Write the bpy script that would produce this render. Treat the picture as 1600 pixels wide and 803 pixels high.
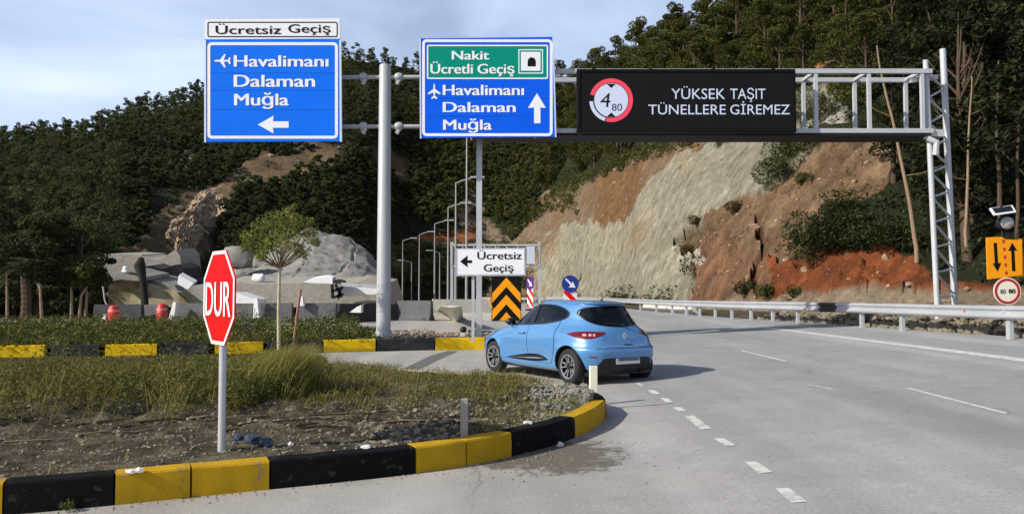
import bpy, bmesh, math, random
import numpy as np
from mathutils import Vector, Matrix, noise

random.seed(7)
RNG = np.random.default_rng(11)
R = math.radians
SC = bpy.context.scene
COL = SC.collection
for o in list(bpy.data.objects):
    bpy.data.objects.remove(o)

# ------------------------------------------------------------------ camera
F = 1250.0                       # focal length in photo pixels (1600 wide)
EYE = 1.62
TH = math.atan(53.5 / F)         # slight upward tilt
cam_d = bpy.data.cameras.new('camera')
cam_d.sensor_width = 36
cam_d.lens = 36 * F / 1600
cam_d.clip_start = 0.1
cam_d.clip_end = 5000
cam = bpy.data.objects.new('camera', cam_d)
cam.location = (0, 0, EYE)
cam.rotation_euler = (math.pi / 2 + TH, 0, 0)
COL.objects.link(cam)
SC.camera = cam

# ------------------------------------------------------------------ sky and sun
SUN_EL = R(32)
SUN_AZ = math.atan2(-.90, -.44)              # clockwise from +Y
TOSUN = Vector((math.sin(SUN_AZ) * math.cos(SUN_EL), math.cos(SUN_AZ) * math.cos(SUN_EL), math.sin(SUN_EL)))
w = bpy.data.worlds.new('World')
SC.world = w
w.use_nodes = True
nt = w.node_tree
nt.nodes.clear()
N, L = nt.nodes.new, nt.links.new
out = N('ShaderNodeOutputWorld')
sky = N('ShaderNodeTexSky')
sky.sky_type = 'NISHITA'
sky.sun_disc = False
sky.sun_elevation = SUN_EL
sky.sun_rotation = SUN_AZ % (2 * math.pi)
sky.air_density = 1.0
sky.dust_density = 1.4
sky.ozone_density = 2.0
bg1 = N('ShaderNodeBackground')
bg1.inputs[1].default_value = 0.10
L(sky.outputs[0], bg1.inputs[0])
bg2 = N('ShaderNodeBackground')
bg2.inputs[0].default_value = (.60, .70, .92, 1)
bg2.inputs[1].default_value = 1.30
tc = N('ShaderNodeTexCoord')
mp = N('ShaderNodeMapping')
mp.inputs['Scale'].default_value = (1.0, 1.0, 2.6)
mp.inputs['Location'].default_value = (.35, .2, .1)
L(tc.outputs['Generated'], mp.inputs[0])
nz = N('ShaderNodeTexNoise')
nz.inputs['Scale'].default_value = 2.3
nz.inputs['Detail'].default_value = 7
nz.inputs['Roughness'].default_value = .52
nz.inputs['Distortion'].default_value = .3
L(mp.outputs[0], nz.inputs['Vector'])
rp = N('ShaderNodeValToRGB')
rp.color_ramp.elements[0].position = .40
rp.color_ramp.elements[0].color = (.45, .45, .45, 1)
rp.color_ramp.elements[1].position = .62
rp.color_ramp.elements[1].color = (.95, .95, .95, 1)
L(nz.outputs[0], rp.inputs[0])
mx = N('ShaderNodeMixShader')
# the cloud veil thickens towards the horizon and thins out overhead
sx = N('ShaderNodeSeparateXYZ'); L(tc.outputs['Generated'], sx.inputs[0])
el = N('ShaderNodeMapRange'); el.inputs[1].default_value = .22; el.inputs[2].default_value = .60; el.inputs[3].default_value = 1.0; el.inputs[4].default_value = .08
L(sx.outputs[2], el.inputs[0])
cm = N('ShaderNodeMath'); cm.operation = 'MULTIPLY'; L(rp.outputs[0], cm.inputs[0]); L(el.outputs[0], cm.inputs[1])
L(cm.outputs[0], mx.inputs[0]); L(bg1.outputs[0], mx.inputs[1]); L(bg2.outputs[0], mx.inputs[2])
L(mx.outputs[0], out.inputs[0])

sun_d = bpy.data.lights.new('sun', 'SUN')
sun_d.energy = 5.0
sun_d.angle = R(.53)
sun_d.color = (1, .95, .87)
sun = bpy.data.objects.new('sun', sun_d)
sun.rotation_euler = TOSUN.to_track_quat('Z', 'Y').to_euler()
sun.location = (-30, -20, 40)
COL.objects.link(sun)

SC.view_settings.view_transform = 'Standard'
SC.view_settings.look = 'None'
SC.view_settings.exposure = 0.12
SC.view_settings.gamma = 1
SC.view_settings.use_curve_mapping = False

# ------------------------------------------------------------------ helpers
def ray(px, py):
    x, y = (px - 800) / F, (401.5 - py) / F
    return Vector((x, math.cos(TH) - y * math.sin(TH), math.sin(TH) + y * math.cos(TH)))

def P(px, py, Y):
    d = ray(px, py)
    return Vector((0, 0, EYE)) + d * (Y / d.y)

def project(p):
    d = Vector(p) - Vector((0, 0, EYE))
    f = d.y * math.cos(TH) + d.z * math.sin(TH)
    u = -d.y * math.sin(TH) + d.z * math.cos(TH)
    return 800 + F * d.x / f, 401.5 - F * u / f

def H(x, y):
    """height of the paved ground: the main road is banked up to the right"""
    t = max(0.0, x - .6)
    b = .0465 * (t * t / (t + .8)) * 1.07
    return min(b, .62)

def G(px, py, dz=0.0):
    """point where the line of sight meets the ground (raised by dz)"""
    d = ray(px, py)
    z = dz
    for _ in range(40):
        k = (z - EYE) / d.z
        p = Vector((0, 0, EYE)) + d * k
        z = H(p.x, p.y) + dz
    return Vector((p.x, p.y, z))

def smooth(a, b, x):
    t = min(1, max(0, (x - a) / (b - a)))
    return t * t * (3 - 2 * t)

def tag(o, label=None, cat=None, group=None, kind=None):
    if label: o['label'] = label
    if cat: o['category'] = cat
    if group: o['group'] = group
    if kind: o['kind'] = kind
    return o

def thing(name, label, cat, loc=(0, 0, 0), rz=0, group=None):
    o = bpy.data.objects.new(name, None)
    o.empty_display_size = .2
    o.location = loc
    o.rotation_euler = (0, 0, rz)
    COL.objects.link(o)
    return tag(o, label, cat, group)

def origin_of(o):
    v = Vector((0, 0, 0))
    while o:
        v += Vector(o.location)
        o = o.parent
    return v

def kids(o):
    return [c for c in bpy.data.objects if c.parent == o]

def copy_tree(o, children_of, parent=None):
    c = o.copy()
    COL.objects.link(c)
    if parent: c.parent = parent
    for ch in children_of.get(o.name, []):
        copy_tree(ch, children_of, c)
    return c

class MB:
    def __init__(s):
        s.v, s.f, s.m = [], [], []
    def add(s, vs, fs, m=0):
        b = len(s.v)
        s.v += [Vector(p) for p in vs]
        for f in fs:
            s.f.append([i + b for i in f]); s.m.append(m)
        return s
    def hexa(s, p, m=0):
        """8 points: bottom 0-3 ccw, top 4-7"""
        return s.add(p, [(3, 2, 1, 0), (4, 5, 6, 7), (0, 1, 5, 4), (1, 2, 6, 5), (2, 3, 7, 6), (3, 0, 4, 7)], m)
    def box(s, c, size, rz=0, m=0, rot=None):
        M = Matrix.Rotation(rz, 3, 'Z') if rot is None else rot
        hx, hy, hz = [a / 2 for a in size]
        pts = [Vector(c) + M @ Vector((x, y, z)) for z in (-hz, hz) for x, y in ((-hx, -hy), (hx, -hy), (hx, hy), (-hx, hy))]
        return s.hexa(pts, m)
    def bar(s, a, b, wx, wy=None, m=0, up=(0, 0, 1)):
        a, b = Vector(a), Vector(b)
        wy = wy or wx
        d = (b - a).normalized()
        u = Vector(up)
        if abs(d.dot(u)) > .98: u = Vector((0, 1, 0))
        r = d.cross(u).normalized(); q = r.cross(d).normalized()
        pts = []
        for c in (a, b):
            for i, j in ((-1, -1), (1, -1), (1, 1), (-1, 1)):
                pts.append(c + r * (i * wx / 2) + q * (j * wy / 2))
        return s.hexa(pts, m)
    def tube(s, pts, r, n=10, m=0, cap=True):
        pts = [Vector(p) for p in pts]
        rs = r if isinstance(r, (list, tuple)) else [r] * len(pts)
        d = (pts[1] - pts[0]).normalized()
        u = d.cross(Vector((0, 0, 1)) if abs(d.z) < .9 else Vector((1, 0, 0))).normalized()
        vs, fs = [], []
        for i, p in enumerate(pts):
            if i == 0: t = pts[1] - pts[0]
            elif i == len(pts) - 1: t = pts[-1] - pts[-2]
            else: t = pts[i + 1] - pts[i - 1]
            t.normalize()
            u = (u - t * u.dot(t)).normalized()
            v = t.cross(u)
            for k in range(n):
                a = 2 * math.pi * k / n
                vs.append(p + (u * math.cos(a) + v * math.sin(a)) * rs[i])
        for i in range(len(pts) - 1):
            for k in range(n):
                k2 = (k + 1) % n
                fs.append((i * n + k, i * n + k2, (i + 1) * n + k2, (i + 1) * n + k))
        if cap:
            fs.append(tuple(range(n - 1, -1, -1)))
            fs.append(tuple((len(pts) - 1) * n + k for k in range(n)))
        return s.add(vs, fs, m)
    def prism(s, front, off, m=0):
        """polygon extruded by the vector off"""
        n = len(front)
        off = Vector(off)
        vs = [Vector(p) for p in front] + [Vector(p) + off for p in front]
        fs = [tuple(range(n)), tuple(range(2 * n - 1, n - 1, -1))]
        fs += [(i, n + i, n + (i + 1) % n, (i + 1) % n) for i in range(n)]
        return s.add(vs, fs, m)
    def ring(s, outer, inner, off, m=0):
        n = len(outer); off = Vector(off)
        vs = [Vector(p) for p in outer] + [Vector(p) for p in inner]
        vs += [p + off for p in vs]
        fs = []
        for i in range(n):
            j = (i + 1) % n
            fs += [(i, j, n + j, n + i), (2 * n + j, 2 * n + i, 3 * n + i, 3 * n + j),
                   (j, i, 2 * n + i, 2 * n + j), (n + i, n + j, 3 * n + j, 3 * n + i)]
        return s.add(vs, fs, m)
    def lathe(s, prof, n=24, M=None, m=0, close=False):
        M = M or Matrix.Identity(4)
        vs, fs = [], []
        k = len(prof)
        for i in range(n):
            a = 2 * math.pi * i / n
            for r, z in prof:
                vs.append(M @ Vector((r * math.cos(a), r * math.sin(a), z)))
        for i in range(n):
            j = (i + 1) % n
            for q in range(k - 1):
                fs.append((i * k + q, j * k + q, j * k + q + 1, i * k + q + 1))
        if close:
            fs.append(tuple(i * k for i in range(n - 1, -1, -1)))
            fs.append(tuple(i * k + k - 1 for i in range(n)))
        return s.add(vs, fs, m)
    def grid(s, rows, m=0, flip=False):
        nu = len(rows[0]); vs = [p for r in rows for p in r]; fs = []
        for i in range(len(rows) - 1):
            for j in range(nu - 1):
                q = (i * nu + j, i * nu + j + 1, (i + 1) * nu + j + 1, (i + 1) * nu + j)
                fs.append(q[::-1] if flip else q)
        return s.add(vs, fs, m)
    def mesh(s, name, mats, off=Vector((0, 0, 0)), smooth_angle=None, bevel=0, fixn=True):
        me = bpy.data.meshes.new(name)
        me.from_pydata([p - off for p in s.v], [], s.f)
        for mt in (mats if isinstance(mats, (list, tuple)) else [mats]):
            me.materials.append(mt)
        me.polygons.foreach_set('material_index', s.m)
        if bevel or fixn:
            bm = bmesh.new(); bm.from_mesh(me)
            if fixn: bmesh.ops.recalc_face_normals(bm, faces=bm.faces)
            if bevel:
                ed = [e for e in bm.edges if len(e.link_faces) == 2 and e.calc_face_angle(0) > .5]
                bmesh.ops.bevel(bm, geom=ed, offset=bevel, segments=2, affect='EDGES', profile=.6)
            bm.to_mesh(me); bm.free()
        if smooth_angle:
            me.polygons.foreach_set('use_smooth', [True] * len(me.polygons))
            me.set_sharp_from_angle(angle=R(smooth_angle))
        me.update()
        return me
    def build(s, name, mats, parent=None, local=False, smooth_angle=None, bevel=0, loc=None, fixn=True):
        """verts are in world space unless local; loc puts the origin of a top-level mesh there"""
        off = Vector((0, 0, 0))
        if not local:
            if parent: off = origin_of(parent)
            elif loc is not None: off = Vector(loc)
        me = s.mesh(name, mats, off, smooth_angle, bevel, fixn)
        o = bpy.data.objects.new(name, me)
        COL.objects.link(o)
        if parent: o.parent = parent
        elif loc is not None: o.location = loc
        return o

def np_mesh(name, co, nper, mat, cols=None):
    """mesh from an (n*nper,3) array of separate polygons with nper corners"""
    co = np.ascontiguousarray(co, dtype=np.float32).reshape(-1, 3)
    n = len(co)
    me = bpy.data.meshes.new(name)
    me.vertices.add(n); me.vertices.foreach_set('co', co.ravel())
    me.loops.add(n); me.loops.foreach_set('vertex_index', np.arange(n, dtype=np.int32))
    me.polygons.add(n // nper); me.polygons.foreach_set('loop_start', np.arange(0, n, nper, dtype=np.int32))
    me.materials.append(mat)
    me.update(calc_edges=True)
    return me

def link(name, me, parent=None, loc=None):
    o = bpy.data.objects.new(name, me)
    COL.objects.link(o)
    if parent: o.parent = parent
    if loc is not None: o.location = loc
    return o

# ------------------------------------------------------------------ materials
def mat(name, col, rough=.6, metal=0.0, var=.15, scale=8, bump=0.0, bscale=40, spec=.4, coat=0, dirt=None, dscale=3, dthr=.58, emit=None, obj=False, stretch=None):
    m = bpy.data.materials.new(name)
    m.use_nodes = True
    nt = m.node_tree; N, L = nt.nodes.new, nt.links.new
    b = nt.nodes['Principled BSDF']
    b.inputs['Roughness'].default_value = rough
    b.inputs['Metallic'].default_value = metal
    b.inputs['Specular IOR Level'].default_value = spec
    b.inputs['Coat Weight'].default_value = coat
    b.inputs['Coat Roughness'].default_value = .05
    tc = N('ShaderNodeTexCoord') if obj else N('ShaderNodeNewGeometry')
    src = tc.outputs['Object'] if obj else tc.outputs['Position']
    if stretch:
        mp_ = N('ShaderNodeMapping'); mp_.inputs['Scale'].default_value = stretch
        L(src, mp_.inputs[0]); src = mp_.outputs[0]
    c = (*col, 1)
    last = None
    if var > 0:
        n1 = N('ShaderNodeTexNoise'); n1.inputs['Scale'].default_value = scale; n1.inputs['Detail'].default_value = 6
        n1.inputs['Roughness'].default_value = .65
        L(src, n1.inputs['Vector'])
        mr = N('ShaderNodeMapRange'); mr.inputs[1].default_value = .25; mr.inputs[2].default_value = .75
        mr.inputs[3].default_value = 1 - var; mr.inputs[4].default_value = 1 + var
        L(n1.outputs[0], mr.inputs[0])
        mul = N('ShaderNodeVectorMath'); mul.operation = 'SCALE'; mul.inputs[0].default_value = col
        L(mr.outputs[0], mul.inputs['Scale'])
        last = mul.outputs[0]
    if dirt:
        n2 = N('ShaderNodeTexNoise'); n2.inputs['Scale'].default_value = dscale; n2.inputs['Detail'].default_value = 9
        n2.inputs['Roughness'].default_value = .7
        L(src, n2.inputs['Vector'])
        m2 = N('ShaderNodeMapRange'); m2.inputs[1].default_value = dthr; m2.inputs[2].default_value = dthr + .12
        L(n2.outputs[0], m2.inputs[0])
        mxx = N('ShaderNodeMix'); mxx.data_type = 'RGBA'
        if last: L(last, mxx.inputs[6])
        else: mxx.inputs[6].default_value = c
        mxx.inputs[7].default_value = (*dirt, 1)
        L(m2.outputs[0], mxx.inputs[0])
        last = mxx.outputs[2]
    if last: L(last, b.inputs['Base Color'])
    else: b.inputs['Base Color'].default_value = c
    if bump > 0:
        n3 = N('ShaderNodeTexNoise'); n3.inputs['Scale'].default_value = bscale; n3.inputs['Detail'].default_value = 8
        n3.inputs['Roughness'].default_value = .7
        L(src, n3.inputs['Vector'])
        bp = N('ShaderNodeBump'); bp.inputs['Strength'].default_value = bump; bp.inputs['Distance'].default_value = .05
        L(n3.outputs[0], bp.inputs['Height']); L(bp.outputs[0], b.inputs['Normal'])
    if emit:
        b.inputs['Emission Color'].default_value = (*emit[:3], 1)
        b.inputs['Emission Strength'].default_value = emit[3]
    return m

def leafmat(name, c1, c2, transl=.25, scale=.35):
    """foliage: colour differs from leaf to leaf and from clump to clump"""
    m = bpy.data.materials.new(name); m.use_nodes = True
    nt = m.node_tree; N, L = nt.nodes.new, nt.links.new
    b = nt.nodes['Principled BSDF']; o = nt.nodes['Material Output']
    g = N('ShaderNodeNewGeometry')
    n1 = N('ShaderNodeTexNoise'); n1.inputs['Scale'].default_value = scale; n1.inputs['Detail'].default_value = 3
    L(g.outputs['Position'], n1.inputs['Vector'])
    ad = N('ShaderNodeMath'); ad.operation = 'MULTIPLY_ADD'; ad.inputs[1].default_value = .55; ad.inputs[2].default_value = -.28
    L(g.outputs['Random Per Island'], ad.inputs[0])
    ad2 = N('ShaderNodeMath'); ad2.operation = 'ADD'
    L(ad.outputs[0], ad2.inputs[0]); L(n1.outputs[0], ad2.inputs[1])
    r = N('ShaderNodeValToRGB')
    r.color_ramp.elements[0].position = .3; r.color_ramp.elements[0].color = (*c1, 1)
    r.color_ramp.elements[1].position = .75; r.color_ramp.elements[1].color = (*c2, 1)
    L(ad2.outputs[0], r.inputs[0])
    L(r.outputs[0], b.inputs['Base Color'])
    b.inputs['Roughness'].default_value = .65
    b.inputs['Specular IOR Level'].default_value = .06
    if transl > 0:
        t = N('ShaderNodeBsdfTranslucent'); mx = N('ShaderNodeMixShader'); mx.inputs[0].default_value = transl
        L(r.outputs[0], t.inputs['Color'])
        L(b.outputs[0], mx.inputs[1]); L(t.outputs[0], mx.inputs[2]); L(mx.outputs[0], o.inputs['Surface'])
    return m

MT = dict(
    steel=mat('galvanised_steel', (.50, .51, .52), .45, .35, .10, 3, .05, 30, dirt=(.33, .31, .28), dscale=2.2, dthr=.62),
    paint_pole=mat('pale_painted_steel', (.40, .41, .41), .5, .1, .06, 2, dirt=(.28, .27, .24), dscale=1.5, dthr=.63),
    gantry=mat('pale_galvanised_gantry', (.47, .48, .49), .55, .15, .10, 2, dirt=(.34, .32, .29), dscale=1.6, dthr=.64),
    dark_steel=mat('dark_steel', (.022, .023, .025), .6, .1, .15, 5, spec=.1),
    rail=mat('guardrail_zinc', (.47, .48, .49), .45, .35, .14, 1.2, .04, 8, dirt=(.29, .27, .24), dscale=1.1, dthr=.62),
    white_sheet=mat('white_reflective_sheeting', (.80, .81, .82), .45, 0, .04, 3),
    blue_sheet=mat('blue_reflective_sheeting', (.003, .155, .82), .6, 0, .10, 1.5, stretch=(.5, 1, 5), dirt=(.006, .14, .70), dscale=.9, dthr=.6, spec=.1),
    blue_deep=mat('deep_blue_sheeting', (.002, .105, .75), .6, 0, .10, 1.5, spec=.1, stretch=(.5, 1, 5)),
    navy_sheet=mat('navy_sheeting', (.010, .035, .26), .4, 0, .08, 4),
    purple_sheet=mat('violet_sheeting', (.07, .02, .20), .5, 0, .2, 6),
    green_sheet=mat('green_reflective_sheeting', (.0, .25, .18), .6, 0, .07, 2.5, spec=.1),
    black_sheet=mat('black_vinyl', (.006, .006, .006), .6, 0, .15, 4, spec=.1),
    red_sheet=mat('red_reflective_sheeting', (.80, .006, .005), .6, 0, .06, 4, spec=.08),
    red_dull=mat('dull_red_paint', (.42, .02, .02), .5, 0, .15, 6, dirt=(.2, .06, .05), dscale=5),
    orange_sheet=mat('orange_reflective_sheeting', (.85, .31, .008), .6, 0, .08, 5, dirt=(.6, .22, .03), dscale=4, dthr=.62, spec=.1),
    cream=mat('cream_enamel', (.82, .74, .58), .5, 0, .06, 5),
    sign_back=mat('sign_edge_aluminium', (.62, .68, .76), .4, .3, .05, 4),
    vms_case=mat('black_display_housing', (.007, .007, .007), .6, 0, .15, 2, spec=.1),
    vms_face=mat('black_display_face', (.009, .009, .0095), .7, 0, .2, 30, spec=.08),
    led_white=mat('white_led_pixels', (.35, .37, .42), .6, 0, 0, emit=(.46, .54, .76, .48)),
    led_red=mat('red_led_pixels', (.4, .03, .05), .6, 0, 0, emit=(.62, .03, .06, .8)),
    asphalt=None, dirt=None,
    kerb_yellow=mat('yellow_kerb_paint', (.80, .50, .010), .75, 0, .14, 5, .35, 60, dirt=(.34, .24, .09), dscale=5, dthr=.60, spec=.12),
    kerb_yellow_shaded=mat('shaded_yellow_kerb_paint', (.50, .29, .012), .8, 0, .16, 5, .35, 60, dirt=(.25, .20, .12), dscale=7, dthr=.575, spec=.1),  # yellow of the near kerb darkened to carry its shade; dirt spots besides
    kerb_black=mat('black_kerb_paint', (.007, .007, .007), .8, 0, .35, 6, .35, 60, dirt=(.075, .07, .06), dscale=7, dthr=.58, spec=.08),
    kerb_grey=mat('faded_black_kerb_paint', (.035, .035, .037), .8, 0, .3, 6, .3, 60, dirt=(.10, .09, .075), dscale=3, dthr=.58, spec=.1),
    kerb_pale=mat('worn_pale_kerb', (.58, .47, .22), .8, 0, .2, 7, .3, 50, dirt=(.45, .42, .36), dscale=3, dthr=.5),
    concrete=mat('barrier_concrete', (.115, .114, .112), .9, 0, .2, 1.5, .3, 30, dirt=(.065, .063, .06), dscale=1.2, dthr=.52, spec=.1),
    concrete_dark=mat('stained_and_shaded_concrete', (.05, .05, .05), .9, 0, .3, 1.5, .3, 30, spec=.1),  # dark tone also carries the shade on the leftmost barrier
    concrete_pale=mat('pale_concrete', (.55, .52, .44), .85, 0, .12, 2, .2, 30, dirt=(.40, .37, .30), dscale=1.4, dthr=.56),
    white_paint=mat('white_painted_concrete', (.78, .77, .74), .7, 0, .08, 4, .1, 40, dirt=(.55, .52, .47), dscale=3, dthr=.62),
    road_paint=mat('worn_white_road_paint', (.60, .585, .53), .8, 0, .16, 9, .1, 60, dirt=(.36, .35, .335), dscale=8, dthr=.49),
    post_cream=mat('cream_marker_post', (.83, .79, .62), .6, 0, .07, 8, dirt=(.6, .54, .4), dscale=9, dthr=.6),
    post_shaded=mat('shaded_marker_post', (.33, .29, .27), .75, 0, .15, 8, .1, 50),  # pale post coloured grey to show its face in shade
    bark=mat('pine_bark', (.095, .065, .045), .9, 0, .4, 6, .6, 14, stretch=(3, 3, .6), spec=.05),
    bark_pale=mat('pale_dead_wood', (.27, .19, .12), .9, 0, .35, 7, .5, 20, stretch=(3, 3, .5), spec=.05),
    bark_young=mat('young_bark', (.44, .40, .24), .8, 0, .2, 12, .3, 40),
    bark_dark=mat('charred_bark', (.02, .018, .015), .9, 0, .3, 8, .4, 20),
    stake=mat('worn_red_stake', (.38, .16, .12), .7, 0, .3, 6, dirt=(.38, .34, .28), dscale=3, dthr=.5),
    rock=mat('grey_limestone', (.33, .30, .25), .9, 0, .3, 4, .6, 10, dirt=(.20, .17, .12), dscale=2.5, dthr=.55),
    rock_cream=mat('cream_limestone', (.60, .53, .42), .9, 0, .15, 2, .4, 8, dirt=(.4, .33, .24), dscale=1.4, dthr=.58),
    rock_brown=mat('brown_broken_rock', (.30, .20, .125), .9, 0, .4, 2.2, .6, 12),
    shotcrete=mat('grey_shotcrete', (.25, .238, .215), .95, 0, .3, 1.6, .9, 3, dirt=(.13, .115, .09), dscale=.8, dthr=.52, spec=.1),
    gravel=mat('loose_gravel', (.30, .27, .22), .9, 0, .45, 14, .5, 30),
    twig=mat('dry_twigs', (.17, .125, .08), .9, 0, .4, 10),
    plastic_bag=mat('dark_blue_plastic', (.03, .045, .075), .35, 0, .4, 10),
    litter=mat('pale_litter', (.66, .65, .62), .7, 0, .1, 20),
    rubber=mat('tyre_rubber', (.014, .014, .015), .75, 0, .2, 20, .1, 60),
    alloy=mat('machined_alloy', (.62, .62, .63), .3, .7, .05, 10),
    black_gloss=mat('gloss_black_trim', (.008, .008, .009), .25, 0, 0, spec=.5),
    black_plastic=mat('black_bumper_plastic', (.014, .014, .015), .55, 0, .1, 30),
    carpaint=mat('light_blue_car_paint', (.086, .245, .485), .28, .15, .02, 2, coat=.8, spec=.5),
    car_glass=None,
    lamp_red=mat('tail_lamp_red', (.13, .003, .010), .12, 0, .1, 30, coat=1),
    lamp_clear=mat('tail_lamp_clear', (.55, .33, .33), .15, 0, 0, coat=1),
    chrome=mat('chrome', (.75, .75, .76), .15, .9, 0),
    plate=mat('number_plate', (.62, .62, .62), .45, 0, .05, 20),
    plate_shadow=mat('painted_plate_shadow', (.10, .105, .115), .5, 0, .4, 40),  # dark strip painted as the bumper shadow on the upper plate
    headlamp=mat('headlamp_lens', (.6, .62, .65), .1, .1, 0, coat=1),
    barrel=mat('red_traffic_barrel', (.55, .035, .025), .5, 0, .12, 5, dirt=(.5, .25, .2), dscale=3, dthr=.62),
    solar=mat('solar_cells', (.012, .014, .02), .25, 0, .1, 20),
    lens=mat('beacon_lens', (.42, .42, .40), .25, .2, .25, 22, .3, 40),
    white_plain=mat('white_cover_sheet', (.80, .79, .76), .6, 0, .06, 3),
    beige=mat('beige_render', (.36, .31, .20), .95, 0, .25, .8, .4, 12, dirt=(.20, .15, .07), dscale=.7, dthr=.5, spec=.1),
)
def glassmat():
    m = bpy.data.materials.new('dark_car_glass'); m.use_nodes = True
    b = m.node_tree.nodes['Principled BSDF']
    b.inputs['Base Color'].default_value = (.006, .009, .012, 1)
    b.inputs['Roughness'].default_value = .04
    b.inputs['Specular IOR Level'].default_value = .5
    b.inputs['Coat Weight'].default_value = .4
    b.inputs['Coat Roughness'].default_value = .02
    return m
MT['car_glass'] = glassmat()

LF = dict(
    pine_far=leafmat('shaded_pine_needles', (.038, .052, .021), (.105, .122, .046), .42, .12),
    pine=leafmat('olive_pine_needles', (.040, .048, .014), (.145, .145, .038), .38, .25),
    scrub=leafmat('olive_scrub', (.055, .062, .022), (.165, .165, .055), .40, .3),
    pine_shaded=leafmat('shade_darkened_pine_needles', (.014, .020, .009), (.044, .052, .019), .25, .3),  # needles coloured darker to put the shade inside the roadside wood
    shrub=leafmat('shrub_leaves', (.035, .045, .014), (.11, .115, .035), .15, .8),
    shrub_pale=leafmat('grey_green_shrub_leaves', (.12, .13, .06), (.30, .29, .16), .2, 1.2),
    shrub_dark=leafmat('dark_shrub_leaves', (.018, .026, .010), (.05, .062, .020), .12, .9),
    shrub_brown=leafmat('dry_shrub_leaves', (.07, .045, .02), (.15, .10, .04), .1, 1),
    sapling=leafmat('sapling_leaves', (.11, .125, .028), (.30, .31, .075), .3, 2.5),
    weeds=leafmat('weed_leaves', (.055, .062, .014), (.22, .20, .055), .28, 1.3),
    weeds_dark=leafmat('dark_weed_leaves', (.038, .050, .013), (.155, .155, .044), .22, 1.1),
    weeds_dry=leafmat('dry_weed_leaves', (.085, .060, .020), (.20, .15, .055), .2, 1.5),
    grass=leafmat('olive_grass', (.12, .12, .03), (.36, .31, .09), .35, 1.6),
    palm=leafmat('palm_fronds', (.035, .045, .016), (.12, .13, .06), .15, 1.5),
)

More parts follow.
